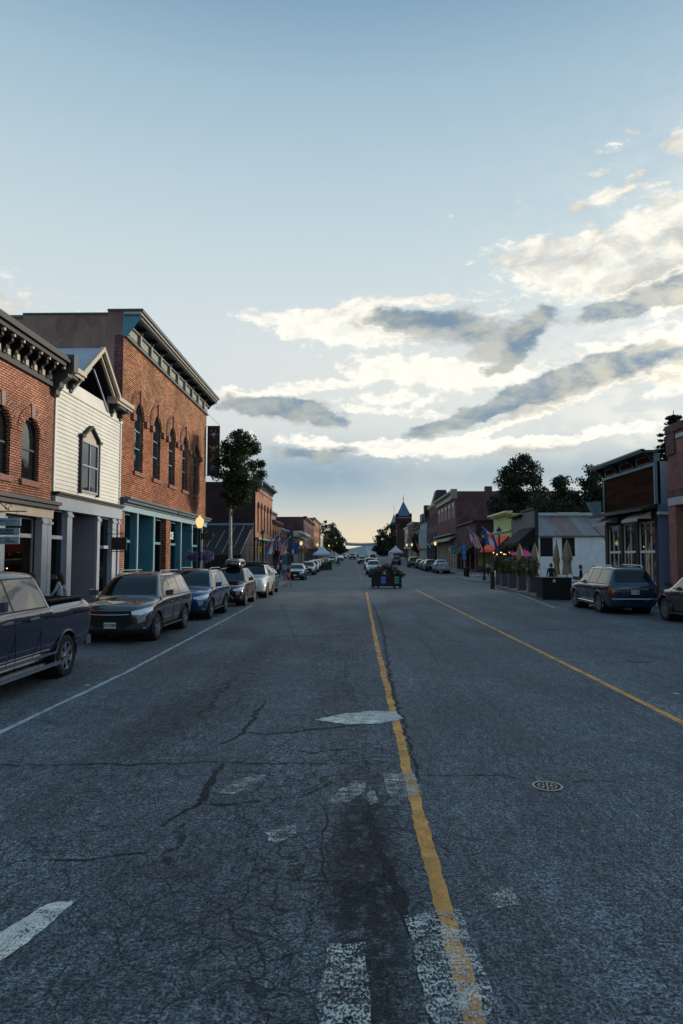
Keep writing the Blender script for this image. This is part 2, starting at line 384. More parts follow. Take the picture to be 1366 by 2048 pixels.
M['bark'] = mat('aspen_bark', (.42,.42,.38), .85, var=.45, vs=5)
M['barkd'] = mat('dark_bark', (.05,.04,.03), .9, var=.3, vs=4)
# ================================================================== ground
KL, KR, FL, FR = -7.9, 13.3, -11.3, 16.5
ZS = .15
def asphalt():
    m, g, b, o = pbsdf('worn_asphalt')
    geo = g.n('ShaderNodeNewGeometry').outputs['Position']; x, y, z = g.sep(geo)
    p2 = g.comb(x, y, 0)
    big = g.noise(p2, .22, 6, .6); mid = g.noise(p2, 1.6, 6, .65); grit = g.noise(p2, 55, 3, .7); grit2 = g.noise(p2, 150, 2, .6)
    vo = g.n('ShaderNodeTexVoronoi'); g.l(p2, vo.inputs['Vector']); vo.inputs['Scale'].default_value = 70
    streak = g.noise(g.comb(g.m('MULTIPLY', x, 1.0), g.m('MULTIPLY', y, .06), 0), 1.1, 5, .6)
    c = g.ramp(big, [(.3, (.078,.090,.104)), (.5, (.106,.121,.137)), (.7, (.138,.154,.169))])
    f = g.m('MULTIPLY', g.mr(mid, .25, .75, .74, 1.26), g.mr(streak, .3, .7, .84, 1.18))
    f = g.m('MULTIPLY', f, g.mr(grit, .36, .64, .22, 1.85)); f = g.m('MULTIPLY', f, g.mr(g.noise(p2, 26, 4, .8), .36, .64, .38, 1.65)); f = g.m('MULTIPLY', f, g.mr(g.noise(g.comb(g.m('MULTIPLY', x, 1.6), g.m('MULTIPLY', y, .7), 0), 8, 4, .75), .3, .7, .72, 1.3)); f = g.m('MULTIPLY', f, g.mr(g.noise(g.comb(g.m('MULTIPLY', x, 11), g.m('MULTIPLY', y, 4), 0), 1, 5, .75), .34, .66, .74, 1.28)); f = g.m('MULTIPLY', f, g.mr(grit2, .3, .7, .7, 1.3))
    c = g.mix(1, c, g.comb(f, f, f), 'MULTIPLY')
    vc = g.sep(vo.outputs['Color'])[0]                                # pale stones in the mix
    c = g.mix(g.m('MULTIPLY', g.m('GREATER_THAN', vc, .90), g.mr(vo.outputs['Distance'], 0, .35, .9, 0)), c, (.22,.22,.21))
    vp = g.n('ShaderNodeTexVoronoi'); g.l(g.comb(x, g.m('MULTIPLY', y, .8), 0), vp.inputs['Vector']); vp.inputs['Scale'].default_value = 24
    pits = g.m('MULTIPLY', g.m('GREATER_THAN', g.sep(vp.outputs['Color'])[1], .55), g.mr(vp.outputs['Distance'], .10, .30, .72, 0)); c = g.mix(pits, c, (.010,.013,.018))
    vq = g.n('ShaderNodeTexVoronoi'); g.l(p2, vq.inputs['Vector']); vq.inputs['Scale'].default_value = 31
    c = g.mix(g.m('MULTIPLY', g.m('GREATER_THAN', g.sep(vq.outputs['Color'])[0], .80), g.mr(vq.outputs['Distance'], .05, .32, .55, 0)), c, (.17,.19,.20))
    # alligator cracking: warped cells, only where the wheel path has failed
    wv = g.n('ShaderNodeTexNoise'); g.l(p2, wv.inputs['Vector']); wv.inputs['Scale'].default_value = 2.2; wv.inputs['Detail'].default_value = 5
    wc = g.sep(wv.outputs['Color'])
    pw = g.comb(g.m('ADD', x, g.m('MULTIPLY', wc[0], .55)), g.m('ADD', y, g.m('MULTIPLY', wc[1], .55)), 0)
    def cells(sc, w):
        v = g.n('ShaderNodeTexVoronoi', feature='DISTANCE_TO_EDGE'); g.l(pw, v.inputs['Vector']); v.inputs['Scale'].default_value = sc
        return g.mr(v.outputs['Distance'], 0, w, 1, 0)
    k3 = cells(2.1, .018); k1 = cells(5.6, .040); k2 = cells(.8, .008)
    def zone(cx, cy, rx, ry):
        a = g.m('MULTIPLY', g.m('SUBTRACT', x, cx), 1/rx); d = g.m('MULTIPLY', g.m('SUBTRACT', y, cy), 1/ry)
        return g.mr(g.m('SQRT', g.m('ADD', g.m('MULTIPLY', a, a), g.m('MULTIPLY', d, d))), .4, 1.25, 1, 0)
    zz = g.m('MAXIMUM', zone(-.35, 6.4, 1.15, 4.6), g.m('MULTIPLY', zone(-2.3, 11, 1.0, 9), .55))
    zz = g.m('MAXIMUM', zz, g.m('MULTIPLY', zone(-.2, 17, .9, 9), .75)); zz = g.m('MAXIMUM', zz, g.m('MULTIPLY', zone(-1.0, 4.6, 1.2, 1.6), .5))
    zm = g.m('MULTIPLY', zz, g.mr(g.noise(p2, 1.3, 4, .6), .32, .55))
    al = g.m('MAXIMUM', g.m('MULTIPLY', k1, zm), g.m('MULTIPLY', g.m('MULTIPLY', k3, g.mr(zz, .05, .5)), .7)); lo = g.m('MULTIPLY', k2, g.mr(g.noise(p2, .25, 3, .5), .52, .64, 0, .75))
    ck = g.m('MAXIMUM', al, lo)
    c = g.mix(g.m('MULTIPLY', ck, .9), c, (.008,.009,.012))
    pot = g.m('MULTIPLY', zone(.08, 5.0, .30, 2.3), g.mr(g.noise(p2, 7, 6, .75), .42, .58))
    c = g.mix(g.m('MULTIPLY', pot, .8), c, (.014,.017,.022))
    stn = g.m('MULTIPLY', zone(.10, 5.2, .30, 3.0), g.mr(g.noise(p2, 4.5, 6, .75), .40, .58)); c = g.mix(g.m('MULTIPLY', stn, .72), c, (.013,.017,.023))
    dk = g.mr(g.noise(g.comb(x, g.m('MULTIPLY', y, .35), 4), .55, 5, .65), .42, .66); c = g.mix(g.m('MULTIPLY', dk, .38), c, (.028,.034,.042))
    # colour blends paler and more even towards the far street
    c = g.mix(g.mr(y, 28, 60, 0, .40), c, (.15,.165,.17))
    g.l(c, b.inputs['Base Color']); g.l(g.mr(mid, .3, .7, .66, .85), b.inputs['Roughness']); b.inputs['Specular IOR Level'].default_value = .28
    h = g.m('ADD', g.m('MULTIPLY', grit, .5), g.m('MULTIPLY', grit2, .25)); h = g.m('SUBTRACT', h, g.m('MULTIPLY', ck, 1.2)); h = g.m('SUBTRACT', h, g.m('MULTIPLY', pot, .8))
    bn = g.n('ShaderNodeBump'); bn.inputs['Strength'].default_value = .9; bn.inputs['Distance'].default_value = .018
    g.l(h, bn.inputs['Height']); g.l(bn.outputs[0], b.inputs['Normal'])
    return m
M['asphalt'] = asphalt()
def concrete(name, c1, joint=1.6):
    m, g, b, o = pbsdf(name)
    geo = g.n('ShaderNodeNewGeometry').outputs['Position']; x, y, z = g.sep(geo)
    n1 = g.noise(geo, .8, 6, .6); n2 = g.noise(geo, 40, 3, .6)
    f = g.m('MULTIPLY', g.mr(n1, .3, .7, .75, 1.2), g.mr(n2, .3, .7, .85, 1.15))
    c = g.mix(1, c1, g.comb(f, f, f), 'MULTIPLY')
    def jt(v): return g.mr(g.m('ABSOLUTE', g.m('SUBTRACT', g.m('FRACT', g.m('DIVIDE', v, joint)), .5)), .488, .497)
    c = g.mix(g.m('MULTIPLY', g.m('MAXIMUM', jt(x), jt(y)), .6), c, (.03,.03,.03))
    g.l(c, b.inputs['Base Color']); b.inputs['Roughness'].default_value = .85
    return m
M['walk'] = concrete('sidewalk_concrete', (.20,.20,.20)); M['kerb'] = concrete('kerb_concrete', (.24,.24,.235), 3)
M['earth'] = mat('dry_earth', (.06,.065,.045), .95, var=.3)
YS = [-12, 0, 20, 40, 60, 80, 84, 88, 92, 96, 100, 130, 180, 240, 300, 310, 320, 330, 340, 400, 560, 800]
def strip(x0, x1, dz=0, mb=None, side=None, ys=YS):
    mb = mb or MB()
    for a, b in zip(ys, ys[1:]):
        mb.poly([(x0, a, gz(a)+dz), (x1, a, gz(a)+dz), (x1, b, gz(b)+dz), (x0, b, gz(b)+dz)])
    return mb
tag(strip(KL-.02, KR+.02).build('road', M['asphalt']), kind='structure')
# terrain: one big sheet below the street, and the far ridge
t = MB()
for a, b in zip(YS, YS[1:]):
    for x0, x1 in ((-400, KL-.02), (KR+.02, 400)):
        t.poly([(x0, a, gz(a)-.06), (x1, a, gz(a)-.06), (x1, b, gz(b)-.06), (x0, b, gz(b)-.06)])
t.poly([(-400,-60,-.06),(400,-60,-.06),(400,-12,-.06),(-400,-12,-.06)])
tag(t.build('ground', M['earth']), kind='structure')
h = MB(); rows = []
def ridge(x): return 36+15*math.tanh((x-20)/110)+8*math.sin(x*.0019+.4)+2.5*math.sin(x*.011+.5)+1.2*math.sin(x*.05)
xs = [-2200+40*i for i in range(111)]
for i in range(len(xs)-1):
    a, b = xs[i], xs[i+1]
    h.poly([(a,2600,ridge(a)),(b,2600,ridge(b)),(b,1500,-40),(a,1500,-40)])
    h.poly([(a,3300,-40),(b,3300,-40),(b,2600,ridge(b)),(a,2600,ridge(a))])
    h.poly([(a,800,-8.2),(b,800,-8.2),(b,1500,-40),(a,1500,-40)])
M['hill'] = mat('haze_tinted_hill', (.15,.215,.245), .95, var=.25, vs=.02)  # pale blue-grey puts the distance haze into the hill colour
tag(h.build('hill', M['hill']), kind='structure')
# sidewalks, kerbs
def walk(x0, x1, kx, kw, ys, name='sidewalk'):
    m = MB()
    for a, b in zip(ys, ys[1:]):
        za, zb = gz(a)+ZS, gz(b)+ZS
        m.poly([(x0,a,za),(x1,a,za),(x1,b,zb),(x0,b,zb)])
    tag(m.build(name, M['walk']), kind='structure')
    k = MB(); s_ = 1 if kw > 0 else -1; lo = kx; hi = kx+kw
    for a, b in zip(ys, ys[1:]):
        A, B = gz(a), gz(b)
        k.poly([(lo,a,A+ZS+.003),(hi,a,A+ZS+.003),(hi,b,B+ZS+.003),(lo,b,B+ZS+.003)])
        k.poly([(hi,a,A-.05),(hi,b,B-.05),(hi,b,B+ZS+.003),(hi,a,A+ZS+.003)])
    tag(k.build('kerb', M['kerb']), kind='structure')
walk(FL-3, KL-.15, KL-.15, .15, YS); walk(KR+.15, FR+3, KR+.15, -.15, YS)
def bulb(pts, name):
    m = MB(); top = [(x, y, gz(y)+ZS+.006) for x, y in pts]; m.poly(top); n = len(pts); m.k = 1
    for i in range(n):
        a, b = pts[i], pts[(i+1) % n]
        m.poly([(a[0],a[1],gz(a[1])-.05),(b[0],b[1],gz(b[1])-.05),(b[0],b[1],gz(b[1])+ZS+.006),(a[0],a[1],gz(a[1])+ZS+.006)])
    tag(m.build(name, [M['walk'], M['kerb']]), kind='structure')
def arcp(cx, cy, rx, ry, a0, a1, n=8): return [(cx+rx*math.cos(R(a0+(a1-a0)*i/n)), cy+ry*math.sin(R(a0+(a1-a0)*i/n))) for i in range(n+1)]
bulb([(-7.95,49)]+arcp(-7.2,53,1.6,2.6,-90,0)+arcp(-7.2,60,1.6,2.6,0,90)+[(-7.95,64)], 'corner_island')
bulb([(13.35,60)]+arcp(12.3,64,1.5,3,270,180)+arcp(12.3,74,1.5,3.5,180,90)+[(13.35,79)], 'corner_island')

# road paint
def paintmat(name, col, wear=.5, sc=22):
    m = bpy.data.materials.new(name); m.use_nodes = True; t_ = m.node_tree; g = NG(t_); b = t_.nodes['Principled BSDF']; out = t_.nodes['Material Output']
    geo = g.n('ShaderNodeNewGeometry').outputs['Position']; x, y, z = g.sep(geo)
    n1 = g.noise(g.comb(g.m('MULTIPLY', x, 1.6), y, 0), sc, 5, .7); n2 = g.noise(geo, 3, 4, .6); n3 = g.noise(geo, 60, 3, .7)
    f = g.mr(n2, .3, .7, .62, 1.12); f = g.m('MULTIPLY', f, g.mr(n3, .3, .7, .7, 1.2)); c = g.mix(1, col, g.comb(f, f, f), 'MULTIPLY')
    g.l(c, b.inputs['Base Color']); b.inputs['Roughness'].default_value = .8
    tr = g.n('ShaderNodeBsdfTransparent'); mx = g.n('ShaderNodeMixShader')
    k = g.m('ADD', g.m('MULTIPLY', n1, .60), g.m('MULTIPLY', g.noise(g.comb(x, g.m('MULTIPLY', y, 1.6), 0), 6, 5, .7), .40))
    g.l(g.mr(k, wear-.03, wear+.03), mx.inputs[0]); g.l(tr.outputs[0], mx.inputs[1]); g.l(b.outputs[0], mx.inputs[2]); g.l(mx.outputs[0], out.inputs[0])
    return m
M['yel'] = paintmat('yellow_road_paint', lin(232,166,88), .405); M['yel2'] = paintmat('faded_yellow_road_paint', lin(190,140,84), .42)
M['wht'] = paintmat('white_road_paint', lin(232,230,218), .455, 40); M['wht2'] = paintmat('worn_white_road_paint', lin(204,205,200), .515, 40)
M['line'] = paintmat('white_line_paint', lin(188,198,206), .40, 18)
M['tar'] = paintmat('crack_tar', (.006,.007,.009), .455, 30); M['tar2'] = paintmat('crack_faint', (.016,.019,.024), .515, 36)  # dark sealant colour of the road cracks
def jline(name, pts, w, m, jag=.012, step=.12, dz=.004, label=None, taper=False):
    """ribbon along ground points with ragged edges"""
    mb = MB(); P = []
    for (x0, y0), (x1, y1) in zip(pts, pts[1:]):
        L = math.hypot(x1-x0, y1-y0); n = max(1, int(L/step))
        for i in range(n): P.append((x0+(x1-x0)*i/n, y0+(y1-y0)*i/n))
    P.append(pts[-1]); N = len(P); ed = []
    for i, (x, y) in enumerate(P):
        a = P[max(0, i-1)]; b = P[min(N-1, i+1)]; dx, dy = b[0]-a[0], b[1]-a[1]; l = math.hypot(dx, dy) or 1; nx, ny = -dy/l, dx/l
        ww = w*(math.sin(math.pi*(i+.5)/N)**.5 if taper else 1)
        j1, j2 = rnd.uniform(-jag, jag), rnd.uniform(-jag, jag)
        ed.append(((x+nx*(ww/2+j1), y+ny*(ww/2+j1)), (x-nx*(ww/2+j2), y-ny*(ww/2+j2))))
    for (a, b), (c, d) in zip(ed, ed[1:]):
        mb.poly([(*a, gz(a[1])+dz), (*b, gz(b[1])+dz), (*d, gz(d[1])+dz), (*c, gz(c[1])+dz)])
    return tag(mb.build(name, m), kind='structure')
def px(*uv): return [gnd(u, v) for u, v in uv]
def wob(pts, a, step=.35):
    out = []
    for (x0, y0), (x1, y1) in zip(pts, pts[1:]):
        n = max(1, int(math.hypot(x1-x0, y1-y0)/step))
        for i in range(n): out.append((x0+(x1-x0)*i/n+rnd.uniform(-a, a), y0+(y1-y0)*i/n+rnd.uniform(-a, a)))
    return out+[pts[-1]]
cen = px((975,2110),(947,2048),(905,1870),(862,1720),(825,1590),(806,1500),(783,1410),(765,1340),(750,1270),(738,1210),(733,1184))
jline('road_marking', wob(cen, .012), .115, M['yel'], .013, .09)
jline('road_marking', px((832,1180),(1100,1313),(1366,1447),(1500,1514)), .115, M['yel'], .008, .3)
jline('road_marking', px((723,1160),(718,1143),(716,1132)), .13, M['yel2'], .01, .8)
jline('road_marking', px((-160,1546),(0,1466),(250,1347),(480,1224),(505,1210)), .085, M['line'], .012, .3)
jline('road_marking', px((995,1172),(1060,1196),(1110,1216)), .09, M['line'], .008, .4)
jline('road_marking', px((640,1200),(700,1199)), .3, M['wht2'], .02, .5)
jline('road_marking', px((655,1172),(712,1171)), .3, M['wht2'], .02, .5)
def patch(name, uv, m, dz=.006, jag=.03, cuts=10):
    pts = px(*uv); out = []
    for i, a in enumerate(pts):
        b = pts[(i+1) % len(pts)]
        for k in range(cuts): f = k/cuts; out.append((a[0]+(b[0]-a[0])*f+rnd.uniform(-jag, jag), a[1]+(b[1]-a[1])*f+rnd.uniform(-jag, jag)))
    mb = MB(); c = (sum(p[0] for p in out)/len(out), sum(p[1] for p in out)/len(out))
    for i, a in enumerate(out):
        b = out[(i+1) % len(out)]; mb.poly([(*c, dz), (*a, dz), (*b, dz)])
    return tag(mb.build(name, m), kind='structure')
patch('road_marking', [(628,1441),(690,1428),(745,1424),(792,1424),(806,1438),(760,1449),(690,1450)], M['wht'], .009, .02)
patch('road_marking', [(438,1590),(470,1565),(505,1553),(532,1552),(498,1578),(462,1592)], M['wht2'], .006, .01, 5)
patch('road_marking', [(660,1605),(680,1578),(712,1562),(733,1566),(728,1588),(700,1604),(672,1618)], M['wht2'], .006, .012, 5)
patch('road_marking', [(736,1578),(746,1580),(758,1606),(742,1614),(732,1600)], M['wht2'], .0062, .006, 4)
patch('road_marking', [(766,1552),(828,1548),(846,1592),(800,1602),(776,1596)], M['wht2'], .009, .012, 6)
patch('road_marking', [(532,1668),(560,1658),(592,1650),(590,1672),(556,1688),(540,1690)], M['wht2'], .006, .01, 4)
patch('road_marking', [(-60,1888),(0,1868),(95,1814),(151,1805),(90,1860),(0,1928),(-60,1970)], M['wht'], .006, .008, 7)
patch('road_marking', [(808,1838),(915,1822),(960,1930),(1000,2010),(960,2060),(870,2060),(838,1960)], M['wht2'], .009, .018, 4)
patch('road_marking', [(655,1895),(735,1888),(738,2060),(640,2060),(640,1980)], M['wht2'], .006, .018, 4)
patch('road_marking', [(985,1790),(1025,1778),(1040,1812),(992,1820)], M['wht2'], .006, .01, 4)
# long dark cracks
def crack(uv, w=.05, m='tar', a=.03, j=.018, dz=.0045): w *= .8; jline('road_crack', wob(px(*uv), a*1.3, .14), w, M[m], min(j, w*.45), .06, dz, taper=True)
crack([(320,1655),(372,1622),(410,1598),(425,1560),(445,1530)], .10); crack([(400,1608),(430,1612),(470,1610),(520,1605)], .05)
crack([(445,1490),(485,1466),(500,1448),(518,1420),(530,1402)], .08); crack([(480,1466),(530,1470),(585,1466),(640,1458),(720,1452)], .09)
crack([(-60,1530),(60,1532),(160,1530),(280,1530),(420,1526),(560,1530),(690,1528)], .045)
crack([(690,1528),(760,1522),(800,1530)], .04, 'tar2')
crack([(430,1277),(520,1276),(610,1273),(690,1271)], .07, 'tar', .04); crack([(690,1271),(790,1262),(930,1260),(1080,1262),(1366,1262)], .06, 'tar2', .05)
crack([(745,1205),(766,1260),(776,1330),(790,1400),(812,1460),(832,1540),(838,1580)], .09, 'tar', .03)
crack([(760,1330),(840,1326),(900,1324),(980,1324)], .04, 'tar2'); crack([(838,1270),(862,1300),(875,1325)], .04, 'tar2')
crack([(838,1553),(930,1552),(1010,1553),(1060,1566)], .022, 'tar', .014); crack([(1125,1570),(1180,1564),(1250,1568)], .020, 'tar', .014)
crack([(980,1302),(1080,1322),(1250,1326),(1366,1322)], .07, 'tar2', .04); crack([(1120,1282),(1190,1308),(1240,1325)], .05, 'tar2', .04)
crack([(1270,1336),(1330,1358)], .04, 'tar2'); crack([(1130,1330),(1180,1368),(1260,1400),(1366,1460)], .035, 'tar2', .03)
crack([(738,1600),(742,1660),(765,1720),(800,1790),(812,1840),(838,1900),(860,2000)], .085, 'tar', .02, .02)
crack([(700,1660),(690,1740),(700,1800),(690,1860)], .035, 'tar2', .02); crack([(60,1725),(170,1726),(240,1712),(300,1708)], .03, 'tar', .015)
crack([(330,1730),(350,1690),(370,1650)], .08, 'tar2', .04); crack([(400,1440),(440,1385),(470,1350)], .10, 'tar2', .08)
crack([(540,1600),(600,1596),(680,1560)], .02, 'tar', .015); crack([(560,1500),(620,1506),(700,1498),(770,1500)], .03, 'tar', .03)
crack([(640,1600),(655,1650),(640,1700),(655,1770)], .02, 'tar', .02); crack([(540,1760),(620,1766),(690,1770)], .018, 'tar', .015)
crack([(560,1200),(575,1240),(600,1300),(640,1350)], .04, 'tar2', .05); crack([(700,1300),(690,1360),(720,1420)], .05, 'tar2', .05)
crack([(250,1895),(300,1885),(345,1880)], .02, 'tar2', .01); crack([(480,1690),(520,1740),(560,1745)], .03, 'tar2', .02)
# manhole cover
mx, my = gnd(1095, 1574)
t = thing('manhole_cover', 'round patterned metal manhole cover set in the asphalt right of the yellow line', 'manhole cover', (mx, my, 0))
M['mh'] = mat('worn_cast_iron', (.30,.29,.26), .45, .6, var=.2, vs=20)
MB().lathe([(.15,.004),(.15,.012),(.128,.012),(.128,.004)], (0,0,0), 36).build('rim', M['mh'], t, world=False)
MB().lathe([(.001,.005),(.127,.005)], (0,0,0), 36).build('cover', M['blackmatte'], t, world=False)
pm = MB(); n = 0
for rr, k in ((.0,1),(.045,6),(.088,12)):
    for i in range(k):
        a = 2*math.pi*i/k+rr*9; c = Vector((rr*math.cos(a), rr*math.sin(a), .009)); s_ = .017
        pts = [(c.x+s_*rnd.uniform(.8,1.1)*math.cos(b+a), c.y+s_*rnd.uniform(.8,1.1)*math.sin(b+a), .006) for b in (.3,1.5,2.6,3.9,5.2)]
        pm.prism(pts, (0,0,.006))
pm.build('raised_pattern', M['mh'], t, world=False)
# far valve cover and scraps
for (u, v, r_) in ((1275,1322,.24),(1100,1258,.3)):
    x, y = gnd(u, v); o = tag(MB().lathe([(.001,.012),(r_,.012),(r_,.0)], (x,y,0), 24).build('utility_cover', mat('dark_steel_cover', (.07,.085,.10), .8, var=.3, vs=9)), 'small worn steel utility cover near the right parking lane' if u > 1200 else 'round steel utility cover by the cracked joint right of the yellow line', 'utility cover')
x, y = gnd(1160, 1545)
tag(MB().prism([(x-.02,y-.01,.006),(x+.02,y-.014,.006),(x+.026,y+.012,.006),(x-.012,y+.02,.006)], (0,0,.006)).build('litter', mat('orange_scrap', (.35,.07,.03), .6)), 'tiny orange scrap lying on the asphalt above the manhole', 'litter')
for u, v, l in ((176,1372,'small white scrap of paper on the asphalt beside the blue pickup'), (1353,1389,'small white scrap on the asphalt by the right edge of the road')):
    x, y = gnd(u, v); tag(MB().prism([(x-.05,y-.03,.006),(x+.05,y-.02,.006),(x+.03,y+.03,.006),(x-.03,y+.04,.006)], (0,0,.008)).build('litter', mat('paper', (.6,.6,.6), .7, var=.05)), l, 'litter')
# oil drips and seams of the patched lane
# tufts of weed in the pothole
wm = mat('weed_green', (.10,.16,.04), .8, var=.3, vs=20); x, y = gnd(728, 1775); w = MB()
w.lathe([(.012,.004),(.001,.008)], (x,y,0), 6)
for i in range(60):
    a, b = x, y; t_ = rnd.uniform(0,6.28); l = rnd.uniform(.01,.028)
    w.poly([(a,b,.004),(a+.004,b,.004),(a+l*math.cos(t_),b+l*math.sin(t_),rnd.uniform(.01,.025))])
tag(w.build('weed_tuft', wm), 'small tuft of green weeds growing in the broken asphalt', 'weeds')
# ================================================================== building helpers
LF, RF = (FL, 1), (FR, -1)
def wallmesh(fa, y0, y1, z0, z1, ops, mats, parent, name='wall', rev=.25, o=0.0, revk=1, seg=12):
    """street wall with real openings; ops = (ya, yb, za, zb, arch) ; arch True = round head whose top is zb"""
    mb = MB(); ys = sorted({y0, y1, *[q for p in ops for q in p[:2]]})
    for a, b in zip(ys, ys[1:]):
        cov = sorted([p for p in ops if p[0] <= a+1e-6 and p[1] >= b-1e-6], key=lambda p: p[2])
        z = z0; arc = None
        for p in cov+[None]:
            top = p[2] if p else z1
            if arc is None:
                if top > z+1e-6: mb.fp(fa, [(a,o,z),(b,o,z),(b,o,top),(a,o,top)], 0)
            else:
                c, r, sp_ = arc; prev = None
                for i in range(seg+1):
                    th = math.pi-math.pi*i/seg; yy = c+r*math.cos(th); zz = sp_+r*math.sin(th)
                    if prev: mb.fp(fa, [(prev[0],o,prev[1]),(yy,o,zz),(yy,o,top),(prev[0],o,top)], 0)
                    prev = (yy, zz)
            if p:
                z = p[3]; arc = ((p[0]+p[1])/2, (p[1]-p[0])/2, p[3]-(p[1]-p[0])/2) if p[4] else None
    for p in ops:
        ya, yb, za, zb, ar = p; i_ = o-rev
        zs = zb-(yb-ya)/2 if ar else zb
        mb.fp(fa, [(ya,o,za),(ya,i_,za),(ya,i_,zs),(ya,o,zs)], revk); mb.fp(fa, [(yb,o,za),(yb,i_,za),(yb,i_,zs),(yb,o,zs)], revk)
        mb.fp(fa, [(ya,o,za),(yb,o,za),(yb,i_,za),(ya,i_,za)], revk)
        if not ar: mb.fp(fa, [(ya,o,zb),(yb,o,zb),(yb,i_,zb),(ya,i_,zb)], revk)
        else:
            c, r = (ya+yb)/2, (yb-ya)/2; prev = None
            for i in range(seg+1):
                th = math.pi*i/seg; cur = (c+r*math.cos(th), zs+r*math.sin(th))
                if prev: mb.fp(fa, [(prev[0],o,prev[1]),(cur[0],o,cur[1]),(cur[0],i_,cur[1]),(prev[0],i_,prev[1])], revk)
                prev = cur
    return mb.build(name, mats, parent)
def shell(fa, y0, y1, z0, z1, depth, m, parent, roofm=None, name='side_wall', inset=.0):
    """near wall, far wall, back wall and roof of a building block (no street wall)"""
    mb = MB(); a, b = fa[0]-fa[1]*inset, fa[0]-fa[1]*depth
    mb.poly([(a,y0,z0),(b,y0,z0),(b,y0,z1),(a,y0,z1)]); mb.poly([(a,y1,z0),(b,y1,z0),(b,y1,z1),(a,y1,z1)]); mb.poly([(b,y0,z0),(b,y1,z0),(b,y1,z1),(b,y0,z1)])
    w = mb.build(name, m, parent)
    MB().poly([(a,y0+.0,z1-.25),(b,y0,z1-.25),(b,y1,z1-.25),(a,y1,z1-.25)]).build('roof', roofm or M['roof'], parent)
    return w
def pane(fa, p, o, parent, m=None, name='pane', seg=12):
    ya, yb, za, zb, ar = p; mb = MB()
    if not ar: mb.fp(fa, [(ya,o,za),(yb,o,za),(yb,o,zb),(ya,o,zb)])
    else:
        c, r = (ya+yb)/2, (yb-ya)/2; zs = zb-r
        mb.fp(fa, [(ya,o,za),(yb,o,za)]+[(c+r*math.cos(math.pi*i/seg), o, zs+r*math.sin(math.pi*i/seg)) for i in range(seg+1)])
    return mb.build(name, m or M['glass'], parent)
def window(fa, p, parent, fm, o=-.18, fw=.07, rails=(.5,), muls=(), sill=None, sillm=None, gm=None):
    ya, yb, za, zb, ar = p; c, r = (ya+yb)/2, (yb-ya)/2; zs = zb-r if ar else zb
    w = MB()
    w.fb(fa, ya, ya+fw, o-.02, o+.05, za, zs); w.fb(fa, yb-fw, yb, o-.02, o+.05, za, zs); w.fb(fa, ya+fw, yb-fw, o-.02, o+.05, za, za+fw)
    if ar:
        for i in range(12):
            t0, t1 = math.pi*i/12, math.pi*(i+1)/12
            q = [(c+R_*math.cos(t), zs+R_*math.sin(t)) for R_, t in ((r,t0),(r,t1),(r-fw,t1),(r-fw,t0))]
            w.fp(fa, [(a, o+.05, b) for a, b in q]); w.fp(fa, [(q[3][0],o+.05,q[3][1]),(q[2][0],o+.05,q[2][1]),(q[2][0],o-.02,q[2][1]),(q[3][0],o-.02,q[3][1])])
    else: w.fb(fa, ya+fw, yb-fw, o-.02, o+.05, zb-fw, zb)
    for k in rails: z = za+(zb-za)*k; w.fb(fa, ya+fw, yb-fw, o-.015, o+.045, z-.03, z+.03)
    for k in muls: y = ya+(yb-ya)*k; w.fb(fa, y-.025, y+.025, o-.01, o+.04, za+fw, zs-(0 if ar else fw))
    f = w.build('window', fm, parent)
    pane(fa, p, o, f, gm)
    if sill: MB().fb(fa, ya-.12, yb+.12, -.1, sill, za-.2, za-.002).build('sill', sillm or M['stone'], f)
    return f
def clap(fa, y0, y1, z0, z1, m, parent, bh=.13, o=.0, name='siding', holes=()):
    mb = MB(); z = z0
    while z < z1-.01:
        t = min(z+bh, z1); segs = [(y0, y1)]
        for h in holes:
            if h[2] < t-.02 and h[3] > z+.02:
                ns = []
                for a, b in segs:
                    if h[0] > a: ns.append((a, min(b, h[0])))
                    if h[1] < b: ns.append((max(a, h[1]), b))
                segs = [s_ for s_ in ns if s_[1]-s_[0] > .01]
        for a, b in segs:
            lp = .026+.1*max(0, bh-.13); mb.fp(fa, [(a,o+lp+.012,z),(b,o+lp+.012,z),(b,o+.004,t),(a,o+.004,t)]); mb.fp(fa, [(a,o+lp+.012,z),(b,o+lp+.012,z),(b,o,z),(a,o,z)])
        z = t
    return mb.build(name, m, parent)
def clapX(y, x0, x1, z0, z1, m, parent, bh=.13, holes=(), name='siding', s_=-1):
    """siding on a wall that faces the camera"""
    mb = MB(); z = z0
    while z < z1-.01:
        t = min(z+bh, z1); segs = [(x0, x1)]
        for h in holes:
            if h[2] < t-.02 and h[3] > z+.02:
                ns = []
                for a, b in segs:
                    if h[0] > a: ns.append((a, min(b, h[0])))
                    if h[1] < b: ns.append((max(a, h[1]), b))
                segs = [q for q in ns if q[1]-q[0] > .01]
        for a, b in segs:
            mb.poly([(a,y+s_*.026,z),(b,y+s_*.026,z),(b,y+s_*.006,t),(a,y+s_*.006,t)]); mb.poly([(a,y+s_*.026,z),(b,y+s_*.026,z),(b,y,z),(a,y,z)])
        z = t
    return mb.build(name, m, parent)
